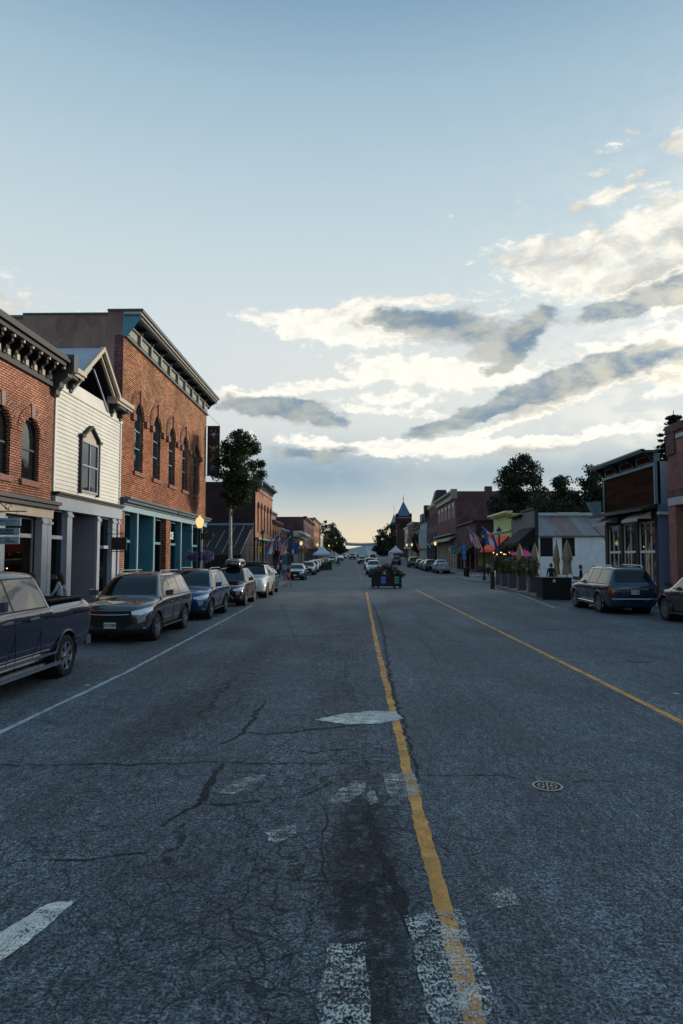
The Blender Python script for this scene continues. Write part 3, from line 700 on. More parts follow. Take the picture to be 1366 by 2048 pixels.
def text(s_, size, m, parent, loc, rot, name='lettering', ext=.004, align='CENTER', bold=.0, sx=1):
    c = bpy.data.curves.new('t', 'FONT'); c.body = s_; c.size = size; c.align_x = align; c.align_y = 'CENTER'; c.extrude = ext; c.offset = bold; c.resolution_u = 3
    tmp = bpy.data.objects.new('t', c); COL.objects.link(tmp); bpy.context.view_layer.update()
    me = bpy.data.meshes.new_from_object(tmp.evaluated_get(bpy.context.evaluated_depsgraph_get())); bpy.data.objects.remove(tmp); bpy.data.curves.remove(c)
    me.transform(Matrix.Translation(loc) @ Matrix.Rotation(rot[2], 4, 'Z') @ Matrix.Rotation(rot[0], 4, 'X') @ Matrix.Diagonal((sx,1,1,1)))
    me.materials.clear(); me.materials.append(m); me.name = name
    o = bpy.data.objects.new(name, me); COL.objects.link(o); o.parent = parent
    if parent and parent.rotation_euler.z == 0: o.location = -wl(parent)
    return o
def room(fa, y0, y1, z0, z1, depth, parent, lamps=(), lm='warm2'):
    mb = MB(); a, b = fa[0]-fa[1]*.25, fa[0]-fa[1]*depth
    mb.poly([(b,y0,z0),(b,y1,z0),(b,y1,z1),(b,y0,z1)]); mb.poly([(a,y0,z0),(b,y0,z0),(b,y0,z1),(a,y0,z1)]); mb.poly([(a,y1,z0),(b,y1,z0),(b,y1,z1),(a,y1,z1)])
    mb.poly([(a,y0,z1),(b,y0,z1),(b,y1,z1),(a,y1,z1)]); mb.poly([(a,y0,z0),(b,y0,z0),(b,y1,z0),(a,y1,z0)])
    r = mb.build('shop_interior', M['room'], parent)
    for (y, o, z, rr) in lamps: MB().ball((fa[0]-fa[1]*o, y, z), rr, 8, 6).build('interior_lamp', M[lm if rr < .12 else 'warm'], r)
    return r
def column(fa, ya, yb, z0, z1, parent, m, o0=-.2, o1=.06, cap=True, name='column'):
    mb = MB().fb(fa, ya, yb, o0, o1, z0, z1)
    if cap: mb.fb(fa, ya-.04, yb+.04, o0, o1+.05, z1-.22, z1-.12); mb.fb(fa, ya-.04, yb+.04, o0, o1+.05, z0, z0+.25)
    return mb.build(name, m, parent)
def shopwin(fa, ya, yb, z0, z1, parent, fm, o=-.3, transom=None, bulk=.55, muls=(), fw=.06):
    w = MB()
    w.fb(fa, ya, yb, o-.05, o+.05, z0, z0+bulk); w.fb(fa, ya, yb, o-.04, o+.04, z1-fw, z1)
    w.fb(fa, ya, ya+fw, o-.04, o+.04, z0+bulk, z1-fw); w.fb(fa, yb-fw, yb, o-.04, o+.04, z0+bulk, z1-fw)
    if transom: w.fb(fa, ya+fw, yb-fw, o-.05, o+.06, transom-.07, transom+.07)
    for k in muls: y = ya+(yb-ya)*k; w.fb(fa, y-.03, y+.03, o-.03, o+.03, z0+bulk, z1-fw)
    f = w.build('shop_window', fm, parent)
    MB().fp(fa, [(ya+fw,o,z0+bulk),(yb-fw,o,z0+bulk),(yb-fw,o,z1-fw),(ya+fw,o,z1-fw)]).build('pane', M['shop'], f)
    return f
def door(fa, ya, yb, z0, z1, parent, m, o=-1.0):
    w = MB(); w.fb(fa, ya, ya+.14, o-.03, o+.03, z0, z1); w.fb(fa, yb-.14, yb, o-.03, o+.03, z0, z1); w.fb(fa, ya+.14, yb-.14, o-.03, o+.03, z0, z0+.5); w.fb(fa, ya+.14, yb-.14, o-.03, o+.03, z1-.15, z1)
    f = w.build('door', m, parent); MB().fp(fa, [(ya+.14,o,z0+.5),(yb-.14,o,z0+.5),(yb-.14,o,z1-.15),(ya+.14,o,z1-.15)]).build('pane', M['glass'], f)
    MB().fb(fa, yb-.13, yb-.10, o+.03, o+.09, z0+.95, z0+1.2).build('handle', M['iron'], f)
    return f
def bracket(mb, fa, y, w, o, z0, z1):                  # scrolled cornice bracket
    h = z1-z0
    pts = [(0,z1),(o,z1),(o,z1-.18*h),(o*.82,z1-.30*h),(o*.55,z1-.42*h),(o*.5,z1-.6*h),(o*.32,z1-.75*h),(o*.3,z0+.08*h),(o*.15,z0),(0,z0)]
    mb.prism([(fa[0]+fa[1]*a, y-w/2, b) for a, b in pts], (0, w, 0))

def bracket1(fa, y, w, o, z0, z1, m, par):
    mb = MB(); bracket(mb, fa, y, w, o, z0, z1); return mb.build('bracket', m, par)
# ================================================================== left row
zg = ZS
# --- salmon brick building at the left edge
B = thing('brick_shop_building', 'salmon brick two storey building with bracketed dark cornice at the left edge', 'building', (FL, 13, 0))
y0, y1 = 12.0, 25.15
wins = [(y, y+1.25, 4.95, 7.15, True) for y in (14.0, 16.35, 18.6, 20.75, 22.8)]
wallmesh(LF, y0, y1, 4.15, 8.7, wins, [M['brick_near'], M['brick_near']], B)
shell(LF, y0, y1, zg, 9.3, 14, M['brick_side'], B)
for p in wins:
    f = window(LF, p, B, M['black'], rails=(.5,), sill=.1, sillm=M['stone'])
    c, zs = (p[0]+p[1])/2, p[3]-.625; mb = MB()
    for i in range(13):
        if i == 6: continue
        t0, t1 = math.pi*i/13, math.pi*(i+1)/13-.03
        q = [(c+r_*math.cos(t), .028, zs+r_*math.sin(t)) for r_, t in ((.66,t0),(.66,t1),(1.02,t1),(1.02,t0))]; mb.prism([(LF[0]+a[1]-.03, a[0], a[2]) for a in q], (.035,0,0))
    mb.build('arch_hood', M['brick_near'], B)
    MB().prism([(LF[0],c-.09,zs+.62),(LF[0],c+.09,zs+.62),(LF[0],c+.13,zs+1.1),(LF[0],c-.13,zs+1.1)], (.07,0,0)).build('keystone', M['stone_grey'], B)
mb = MB(); mb.fb(LF, y0, y1+.05, 0, .12, 8.62, 8.78); mb.fb(LF, y0, y1+.05, 0, .06, 8.78, 9.35); mb.fb(LF, y0, y1+.1, 0, .62, 9.35, 9.5)
mb.fb(LF, y0, y1+.1, 0, .74, 9.5, 9.62); mb.fb(LF, y0, y1+.1, 0, .68, 9.62, 9.74)
cn = mb.build('cornice', M['cornice_blk'], B)
y = 13.2
while y < 25: bracket1(LF, y, .14, .36, 8.8, 9.3, M['cornice_blk'], cn); y += .62
y = 13.5
while y < 25: MB().fb(LF, y-.05, y+.05, .5, .60, 9.24, 9.32).build('block', M['cornice_tan'], cn); MB().fb(LF, y-.1, y+.1, .06, .1, 8.86, 9.05).build('frieze_block', M['cornice_tan'], cn); y += .62
mb = MB(); mb.fb(LF, 24.85, 25.25, 0, .85, 9.2, 9.85); bracket(mb, LF, 25.05, .34, .62, 8.3, 9.2); mb.build('end_bracket', M['cornice'], cn)
mb = MB(); mb.fb(LF, y0, y1, 0, .42, 4.2, 4.32); mb.fb(LF, y0, y1, 0, .3, 4.06, 4.2); mb.build('shop_cornice', M['cornice'], B)
MB().fb(LF, y0, y1, -.1, .10, 3.72, 4.06).build('fascia', M['cornice_tan'], B)
for a, b in ((13.5,14.0),(16.1,16.5),(18.4,18.8),(21.3,21.75),(24.35,24.8),(24.83,25.12)): column(LF, a, b, zg, 3.72, B, M['grey_paint'])
for a, b in ((14.0,16.1),(16.5,18.4),(18.8,21.3),(21.75,24.35)): shopwin(LF, a, b, zg, 3.7, B, M['grey_paint'], transom=3.05, muls=())
room(LF, 12.2, 24.9, zg, 3.75, 5, B, [(23.3,1.3,2.42,.17),(21.9,2.2,3.0,.03),(22.3,2.5,2.9,.03),(22.9,2.2,2.95,.03),(23.6,2.4,3.0,.03),(23.9,1.0,1.3,.02),(22.6,1.8,2.7,.02),(24.0,1.0,1.9,.02)])
# --- hanging board sign
S1 = thing('hanging_sign', 'three pale blue sign boards hanging from a scrolled bracket on the salmon brick building', 'sign', (-10.7, 21, 3))
M['signb'] = mat('pale_blue_sign', lin(150,176,194), .5, var=.06)
for (za, zb) in ((3.27,3.51),(2.98,3.20),(2.70,2.93)):
    b = MB().box(-11.42, -10.37 if za > 3.2 else -10.40, 20.98, 21.02, za, zb).build('board', M['signb'], S1)
    if za == 2.98:
        text('TELLURIDE', .105, M['black'], b, (-10.84,20.97,3.125), (R(90),0,0), bold=.003); text('FOUNDATION', .085, M['black'], b, (-10.84,20.97,3.03), (R(90),0,0), bold=.002)
    elif za == 2.7:
        text('C', .2, M['black'], b, (-11.0,20.97,2.815), (R(90),0,0)); text('CPAS', .07, M['black'], b, (-10.84,20.97,2.85), (R(90),0,0), align='LEFT'); text('ADVISORS', .07, M['black'], b, (-10.84,20.97,2.77), (R(90),0,0), align='LEFT')
    else:
        tm = mat('grey_lettering', lin(96,116,136), .6, var=0); text('TELLURIDE LUXURY', .085, tm, b, (-10.86,20.97,3.42), (R(90),0,0)); text('PROPERTIES', .045, tm, b, (-10.7,20.97,3.335), (R(90),0,0))
mb = MB(); mb.tube([(-11.3,21,3.72),(-10.2,21,3.72)], .018); mb.tube([(-11.28,21,4.15),(-11.0,21,3.95),(-10.75,21,3.75)], .015)
mb.tube([(-10.8+.13*math.cos(a/3)*(1-a/30), 21, 3.85+.13*math.sin(a/3)*(1-a/30)) for a in range(0,22)], .012, 6)
for x in (-11.2,-10.5): mb.tube([(x,21,3.72),(x,21,2.72)], .007, 5)
mb.build('bracket', M['iron'], S1)

# --- white clapboard building
B = thing('white_clapboard_building', 'cream clapboard false front building with a gabled cornice between two brick buildings', 'building', (FL, 29, 0))
y0, y1 = 25.2, 32.55
shell(LF, y0, y1, zg, 9.0, 14, M['grey_dark'], B, M['tin'])
MB().fp(LF, [(y0,-.01,4.6),(y1,-.01,4.6),(y1,-.01,9.3),(y0,-.01,9.3)]).build('wall', M['white_clap'], B)
clap(LF, y0+.14, y1-.24, 4.76, 8.72, M['white_clap'], B, .165)
mb = MB(); mb.fb(LF, y0, y0+.14, 0, .05, 4.7, 8.75); mb.fb(LF, y1-.12, y1, 0, .03, 4.7, 8.75); mb.build('corner_board', M['white_clap'], B)
MB().fb(LF, y1-.24, y1-.12, 0, .05, 4.7, 8.75).build('downpipe', M['grey_paint'], B)
mb = MB(); mb.fb(LF, y0, y1, 0, .07, 8.72, 8.86); mb.build('frieze_board', M['white_clap'], B)
co = MB()
for a, b in ((y0-.1, 26.75), (30.6, y1+.15)):
    co.fb(LF, a, b, 0, .48, 9.34, 9.46); co.fb(LF, a, b, 0, .58, 9.46, 9.64)
# gable rakes
pk = (28.72, 11.15); L_, R_ = (26.55, 9.5), (30.85, 9.5)
def slab(a, b, th, o0, o1, mb):
    mb.prism([(LF[0]+o0, a[0], a[1]), (LF[0]+o0, b[0], b[1]), (LF[0]+o0, b[0], b[1]+th), (LF[0]+o0, a[0], a[1]+th)], (o1-o0, 0, 0))
slab(L_, pk, .2, .40, .56, co); slab(R_, pk, .2, .40, .56, co)
slab((26.72,9.42),(28.72,10.92),.1,.30,.40,co); slab((30.68,9.42),(28.72,10.92),.1,.30,.40,co)
co.build('cornice', M['cornice_tan'], B)
gr = MB(); slab((26.5,9.56),(28.75,11.24),.05,-2.4,.52,gr); slab((30.95,9.56),(28.7,11.24),.05,-2.4,.52,gr); gr.build('gable_roof', M['tin'], B)
gi = MB(); slab((26.6,9.48),(28.72,11.1),.05,-2.3,.40,gi); slab((30.8,9.48),(28.72,11.1),.05,-2.3,.40,gi); gi.poly([(-13.4,26.5,8.6),(-13.4,31,8.6),(-13.4,30.9,9.5),(-13.4,28.7,11.2),(-13.4,26.6,9.5)])
gi.fb(LF, y0, 26.6, .02, .42, 9.22, 9.34); gi.fb(LF, 30.8, y1, .02, .42, 9.22, 9.34)
gi.build('soffit', M['cornice_blk'], B)
MB().box(-12.9, -12.3, 28.3, 29.0, 8.6, 10.6).build('chimney', M['brick_wine'], B)
for y in (25.6, 26.4, 30.95, 32.1): bracket1(LF, y, .2, .42, 8.75, 9.35, M['cornice_blk'], B)
mb = MB(); slab((26.7,8.86),(28.6,10.35),.09,.0,.06,mb); slab((30.7,8.86),(28.84,10.35),.09,.0,.06,mb); mb.build('inner_rake', M['grey_paint'], B)
wa, wb = 27.62, 29.45
f = window(LF, (wa, wb, 4.98, 7.15, False), B, M['grey_paint'], o=.06, rails=(.52,), muls=(.5,), fw=.09)
mb = MB(); mb.fb(LF, wa-.1, wa, 0, .15, 4.9, 7.2); mb.fb(LF, wb, wb+.1, 0, .15, 4.9, 7.2); slab((wa+.1,7.3),(28.53,7.78),.09,.0,.22,mb); slab((wb-.1,7.3),(28.53,7.78),.09,.0,.22,mb)
mb.fb(LF, wa-.18, wa+.14, 0, .22, 7.22, 7.34); mb.fb(LF, wb-.14, wb+.18, 0, .22, 7.22, 7.34); mb.build('window_hood', M['cornice_blk'], B)
MB().prism([(LF[0]+.03,wa,7.15),(LF[0]+.03,wb,7.15),(LF[0]+.03,wb-.05,7.33),(LF[0]+.03,28.53,7.78),(LF[0]+.03,wa+.05,7.33)], (.04,0,0)).build('pediment', M['cornice_tan'], B)
mb = MB(); mb.fb(LF, y0, y1, 0, .28, 4.68, 4.76); mb.fb(LF, y0, y1, 0, .2, 4.60, 4.68); mb.build('ledge', M['cornice_blk'], B)
MB().fb(LF, y0, y1, -.25, .14, 4.1, 4.6).build('fascia', M['grey_paint'], B)
for a, b in ((26.5,26.95),(29.65,29.95),(31.5,32.0),(32.25,32.5)): column(LF, a, b, zg, 4.1, B, M['grey_paint'], o0=-.35)
shopwin(LF, 25.2, 26.5, zg, 4.1, B, M['grey_paint'], o=-.15, transom=3.05, bulk=.5); shopwin(LF, 30.1, 31.5, zg, 4.1, B, M['grey_paint'], o=-.15, transom=2.75, bulk=.6)
MB().poly([(-11.35,29.62,zg),(-12.6,29.3,zg),(-12.6,29.3,4.1),(-11.35,29.62,4.1)]).build('recess_panel', M['grey_dark'], B)
MB().poly([(-11.45,27.0,zg),(-12.6,27.3,zg),(-12.6,27.3,4.1),(-11.45,27.0,4.1)]).build('recess_panel', M['grey_dark'], B)
door(LF, 27.5, 28.4, zg, 2.9, B, M['black'], -1.25); door(LF, 28.4, 29.3, zg, 2.9, B, M['black'], -1.25)
MB().fp(LF, [(27.3,-1.26,2.9),(29.3,-1.26,2.9),(29.3,-1.26,4.1),(27.3,-1.26,4.1)]).build('transom', M['glass'], B)
room(LF, 25.25, 27.2, zg, 4.1, 4, B, [(26.2,1.5,2.6,.025),(26.3,2.5,2.3,.025)]); room(LF, 29.8, 32.4, zg, 4.1, 4, B, [(30.7,1.2,2.9,.03),(30.9,1.5,2.8,.03)])
sg = thing('hanging_sign', 'dark carved wooden sign board on a bracket in front of the brick hall', 'sign', (-10.8, 31, 2.9))
MB().box(-11.1, -10.4, 30.97, 31.03, 2.62, 3.2).build('board', mat('dark_wood_sign', (.018,.013,.01), .6), sg)
mb = MB(); mb.tube([(-11.35,31,3.35),(-10.2,31,3.35)], .018); mb.tube([(-11.1,31,2.55),(-10.35,31,2.55)], .02)
for x in (-11.0,-10.5): mb.tube([(x,31,3.35),(x,31,3.2)], .008, 5)
mb.tube([(-11.3,31,3.7),(-10.9,31,3.5),(-10.6,31,3.36)], .012, 6); mb.build('bracket', M['iron'], sg)
text('ART', .12, mat('dull_red_letters', (.12,.03,.02), .6, var=0), sg, (-10.75,30.965,3.05), (R(90),0,0))

# --- brick hall
B = thing('brick_hall_building', 'tall orange brick hall with round arched windows and teal shopfront', 'building', (FL, 42, 0))
y0, y1 = 32.6, 51.4
wins = [(c-.72, c+.72, 6.7, 10.25, True) for c in (35.25, 38.5, 41.75, 45.0, 48.25)]
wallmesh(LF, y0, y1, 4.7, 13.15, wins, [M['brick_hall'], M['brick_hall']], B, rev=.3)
mb = MB(); x0, x1 = FL-.45, -36
mb.poly([(x1,y0,zg),(x0,y0,zg),(x0,y0,14.2),(x1,y0,14.2)]); mb.poly([(x1,y1,zg),(FL,y1,zg),(FL,y1,13.2),(x1,y1,13.2)]); mb.poly([(x1,y0,zg),(x1,y1,zg),(x1,y1,13),(x1,y0,13)])
mb.build('side_wall', M['render'], B)
MB().poly([(FL,y0+.1,13.3),(x1,y0+.1,13.3),(x1,y1,13.3),(FL,y1,13.3)]).build('roof', M['roof'], B)
mb = MB(); mb.poly([(FL-.45,y0,zg),(FL,y0,zg),(FL,y0,13.15),(FL-.45,y0,13.15)]); mb.poly([(FL-1.4,y0-.012,zg),(FL-.45,y0-.012,zg),(FL-.45,y0-.012,10.4),(FL-1.4,y0-.012,10.4)]); mb.build('corner_quoin', M['brick_wine'], B)
mb = MB(); mb.box(-16.3, -12.1, y0-.06, y0+.2, 14.2, 14.28); mb.box(-36, -16.3, y0-.06, y0+.2, 14.02, 14.1); mb.box(-12.1, -10.4, y0-.08, y0+.3, 14.36, 14.45); mb.build('coping', M['teal_dark'], B)
MB().box(-12.1, FL-.01, y0-.006, y0+.2, 13.16, 14.36).build('parapet', M['render'], B)
for p in wins:
    f = window(LF, p, B, M['teal'], o=-.2, rails=(.36,.62), sill=.12, sillm=M['stone'])
    c, zs = (p[0]+p[1])/2, p[3]-.72; mb = MB(); N = 17
    for i in range(N):
        t0, t1 = math.pi*i/N, math.pi*(i+1)/N-.02
        q = [(c+r_*math.cos(t), zs+r_*1.06*math.sin(t)) for r_, t in ((.76,t0),(.76,t1),(1.26,t1),(1.26,t0))]; mb.prism([(LF[0]-.03, a, b) for a, b in q], (.085,0,0))
    mb.build('arch_hood', M['brick_hall'], B)
    mb = MB()
    for i in range(24):
        t0 = math.pi*(i+.5)/24; a, b = c+1.34*math.cos(t0), zs+1.42*math.sin(t0); mb.box(FL-.02, FL+.06, a-.05, a+.05, b-.05, b+.05)
    for i in range(14):
        t0, t1 = math.pi*i/14, math.pi*(i+1)/14
        q = [(c+r_*math.cos(t), zs+r_*1.06*math.sin(t)) for r_, t in ((1.36,t0),(1.36,t1),(1.44,t1),(1.44,t0))]; mb.prism([(LF[0]-.03, a, b) for a, b in q], (.075,0,0))
    for s_ in (-1, 1): mb.box(FL, FL+.16, c+s_*1.1-.22, c+s_*1.1+.22, zs-.28, zs+.05)
    mb.prism([(FL,c-.1,zs+.7),(FL,c+.1,zs+.7),(FL,c+.15,zs+1.45),(FL,c-.15,zs+1.45)], (.13,0,0))
    mb.build('hood_stone', M['stone'], B)
mb = MB(); mb.fb(LF, y0, y1, 0, .16, 13.08, 13.2); mb.fb(LF, y0, y1, -.2, .05, 13.2, 14.15); mb.fb(LF, y0-.05, y1+.15, 0, .75, 14.1, 14.2); mb.fb(LF, y0-.05, y1+.15, 0, .95, 14.3, 14.46)
cn = mb.build('cornice', M['teal_dark'], B)
mb = MB(); mb.fb(LF, y0-.05, y1+.15, .0, .85, 14.2, 14.3); mb.fb(LF, y0, y1, .05, .09, 13.22, 13.28); mb.build('moulding', M['cornice_tan'], cn)
y = y0
while y < y1: MB().fb(LF, y, y+.10, .6, .80, 14.0, 14.1).build('dentil', M['hall_frieze'], cn); y += .22
n = 10; st = (y1-y0)/n
for i in range(n):
    mb = MB()
    a = y0+st*i; mb.fb(LF, a+.35, a+st-.1, .05, .10, 13.32, 13.72); mb.fb(LF, a+.3, a+st-.05, .05, .22, 13.72, 13.78)
    mb.fb(LF, a+.0, a+.24, .05, .25, 13.2, 13.95)
    mb.build('frieze_panel', M['hall_frieze'], cn)
for i in range(n+1): bracket1(LF, y0+st*i+.12, .14, .6, 13.6, 14.1, M['cornice_blk'], cn)
MB().poly([(-11.35,y0-.02,13.1),(-11.1,y0-.02,13.1),(-10.45,y0-.02,14.0),(-10.45,y0-.02,14.36),(-11.35,y0-.02,14.36)]).build('cornice_end', M['teal'], B)
mb = MB(); mb.fb(LF, y0, 42, 0, .5, 5.1, 5.2); mb.fb(LF, y0, 42, 0, .38, 4.96, 5.1); mb.fb(LF, 42.2, y1, 0, .5, 5.1, 5.2); mb.fb(LF, 42.2, y1, 0, .38, 4.96, 5.1); mb.fb(LF, y0, y1, 0, .2, 4.84, 4.96); mb.build('shop_cornice', M['teal_dark'], B)
MB().fb(LF, y0, y1, -.3, .12, 4.55, 4.84).build('fascia', M['teal_trim'], B)
for a, b in ((32.6,33.15),(40.6,41.5)): MB().fb(LF, a, b, -.4, .04, 1.1 if a < 35 else zg, 4.55).build('brick_pier', M['brick_hall'], B)
MB().fb(LF, 32.58, 33.18, -.4, .06, zg, 1.1).build('stone_base', M['stone_grey'], B)
for y, d in ((35.2,.9),(38.1,1.7),(44.1,.9),(47.1,1.3),(50.2,.7)):
    c = MB().fb(LF, y-.14, y+.02, -d, .0, zg, 4.55).build('column', M['teal'], B)
    MB().fb(LF, y-.12, y+.06, .0, .07, zg, 4.55).build('column_face', M['teal_trim'], c)
for a, b, o in ((33.15,35.06,-.3),(35.25,37.96,-1.4),(38.15,40.6,-.3),(41.5,43.96,-.3),(44.15,46.96,-1.1),(47.15,50.06,-.3),(50.2,51.35,-.3)):
    if o < -1: door(LF, a+.7, a+1.7, zg, 2.9, B, M['teal_dark'], o); MB().fp(LF, [(a,o-.02,zg),(b,o-.02,zg),(b,o-.02,4.55),(a,o-.02,4.55)]).build('door_surround', M['teal_dark'], B)
    else: shopwin(LF, a, b, zg, 4.5, B, M['teal'], o=o, transom=3.1, bulk=.6, muls=(.5,))
room(LF, 33, 51.2, zg, 4.5, 5, B, [(34.1,1.5,1.7,.04),(39,2,2.9,.035),(39.5,1.4,2.6,.03),(42.5,1.8,2.4,.04),(48.5,1.6,2.3,.04),(48.9,2,2.6,.03)])
wl_ = mat('white_lettering', (.7,.72,.72), .5, var=0)
text('DE', .62, wl_, B, (FL-.24, 42.9, 3.62), (R(90),0,R(90)), bold=.02); text('Store', .3, wl_, B, (FL-.24, 50.75, 2.75), (R(90),0,R(90)), sx=.6)

# vertical lodge banner on the hall
t = thing('lodge_banner', 'tall black vertical banner with fraternal emblems hung off the brick hall', 'banner', (-10.8, 51.4, 9))
yb_ = 51.5; xa, za = onY(414, 951, yb_); xb, zb = onY(440, 853, yb_); cx = (xa+xb)/2
MB().box(xa, xb, yb_-.03, yb_+.03, za, zb).build('panel', M['black'], t)
mb = MB(); mb.tube([(FL,yb_,zb+.03),(xb,yb_,zb+.03)], .025); mb.tube([(FL,yb_,za-.02),(xb-.5,yb_,za-.02)], .02); mb.tube([(xb,yb_,zb+.05),(FL+.1,yb_,zb+.95)], .012, 5); mb.tube([(FL,yb_,zb-.65),(xa,yb_,zb-.65)], .012, 5); mb.build('bracket', M['iron'], t)
gold = mat('gold_emblem', lin(170,164,120), .5, var=.1); silv = mat('silver_emblem', lin(176,188,190), .5, var=.1); blu = mat('blue_emblem', lin(44,76,140), .5, var=.1); yy = yb_-.045
def star(c, z, r, k, mb, rot=0):
    mb.prism([(c+(r if i % 2 == 0 else r*.42)*math.sin(math.pi*i/k+rot), yy, z+(r if i % 2 == 0 else r*.42)*math.cos(math.pi*i/k+rot)) for i in range(2*k)], (0,.012,0))
mb = MB(); star(cx, zb-.62, .2, 5, mb, math.pi); 
for a in range(5): star(cx+.28*math.sin(a*1.257+.6), zb-.55+.28*math.cos(a*1.257+.6), .06, 4, mb)
mb.build('emblem', silv, t)
mb = MB()
for s_ in (-1, 1): mb.prism([(cx,yy,zb-1.75),(cx+s_*.36,yy,zb-1.42),(cx+s_*.3,yy,zb-1.6),(cx,yy,zb-1.86)], (0,.012,0))
star(cx, zb-1.6, .12, 5, mb); mb.box(cx-.2, cx+.2, yy, yy+.012, zb-1.9, zb-1.86); mb.build('emblem', gold, t)
mb = MB(); z_ = zb-2.2
for s_ in (-1, 1):
    mb.tube([(cx,yy,z_),(cx+s_*.22,yy,z_-.6)], .02, 5); mb.tube([(cx,yy,z_-.62),(cx+s_*.33,yy,z_-.32)], .022, 5)
mb.ball((cx,yy,z_+.03), .06, 8, 6); mb.build('emblem', gold, t); text('G', .22, gold, t, (cx,yy,z_-.35), (R(90),0,0))
MB().prism([(cx-.28,yy,za+.85),(cx+.28,yy,za+.85),(cx+.2,yy,za+.28),(cx-.2,yy,za+.28)], (0,.012,0)).build('emblem', blu, t)
MB().lathe([(.16,-.01),(.12,-.01)], (cx,yy,za+.58), 16, 'y').build('emblem', silv, t)

# --- lean-to shed with dark ribbed roof, and the buff brick building beyond the gap
B = thing('dark_ribbed_shed', 'dark lean-to with a ribbed sloping roof and pale blue ridge beside the aspen', 'shed', (-14, 70, 0))
xr = FL-.15; mb = MB(); zr_, ze_ = 6.0, 2.5; ya_, yb2 = 68.5, 77.3
for (a, b) in ((-30, xr),): mb.poly([(a,ya_,ze_),(b,ya_,ze_),(b,yb2,zr_),(a,yb2,zr_)]); mb.poly([(a,ya_,zg),(b,ya_,zg),(b,ya_,ze_),(a,ya_,ze_)]); mb.poly([(b,ya_,zg),(b,yb2,zg),(b,yb2,zr_),(b,ya_,ze_)])
mb.build('roof', mat('dark_roofing', (.012,.012,.013), .95, 0, var=.3), B)
mb = MB()
for i in range(14):
    x = xr-.1-i*.95; j = rnd.uniform(0,.4); k2 = rnd.uniform(.55,1)
    ys_, ye = ya_+(yb2-ya_)*j*.6, ya_+(yb2-ya_)*k2
    f = lambda y: ze_+(zr_-ze_)*(y-ya_)/(yb2-ya_)+.05
    mb.prism([(x,ys_,f(ys_)-.05),(x,ye,f(ye)-.05),(x,ye,f(ye)+.03),(x,ys_,f(ys_)+.03)], (.09,0,0))
mb.build('roof_rib', mat('weathered_rib', (.18,.17,.16), .7, var=.6, vs=1.5), B)
MB().box(-30, xr, yb2-.25, yb2-.05, zr_-.1, zr_+.12).build('ridge_cap', mat('blue_flashing', lin(92,128,160), .5), B)
B = thing('buff_brick_building', 'two storey buff brick building with five narrow arched windows past the aspen tree', 'building', (FL, 85, 0))
y0, y1 = 77.5, 93.5
wins = [(c-.55, c+.55, 5.2, 8.6, True) for c in (79.7, 82.5, 85.4, 88.4, 91.4)]
wallmesh(LF, y0, y1, 4.5, 10.8, wins, [M['brick_l3'], M['brick_l3']], B)
for p in wins:
    window(LF, p, B, M['black'])
    c = (p[0]+p[1])/2; mb = MB()
    for i in range(9):
        t0, t1 = math.pi*i/9, math.pi*(i+1)/9; q = [(c+r_*math.cos(t), 8.05+r_*math.sin(t)) for r_, t in ((.6,t0),(.6,t1),(.8,t1),(.8,t0))]; mb.prism([(FL-.02,a,b) for a, b in q], (.1,0,0))
    mb.build('arch_hood', M['brick_dark'], B)
shell(LF, y0, y1, zg, 10.9, 26, M['brick_side'], B)
mb = MB(); mb.fb(LF, y0, y1, 0, .12, 10.0, 10.15); mb.fb(LF, y0, y1+.1, 0, .7, 11.1, 11.35); mb.fb(LF, y0, y1, -.1, .1, 10.6, 11.1); y = y0+.3
while y < y1: bracket(mb, LF, y, .25, .55, 10.5, 11.1); y += 1.15
mb.box(FL-.3, FL+.75, y0-.1, y0+.6, 10.5, 11.6); mb.build('cornice', M['teal_dark'], B)
MB().fb(LF, y0, y1, 0, .45, 4.3, 4.55).build('shop_cornice', M['hall_frieze'], B)
MB().fb(LF, y0+.1, y1-.1, -.32, -.25, zg, 4.3).build('shopfront', M['glass'], B)
for y in (77.6,80,82.5,85,87.6,90.2,92.9): column(LF, y, y+.45, zg, 4.3, B, M['stone_grey'])
MB().ball((FL, 93.2, 11.75), .35, 10, 8).build('roof_vent', M['iron'], B)

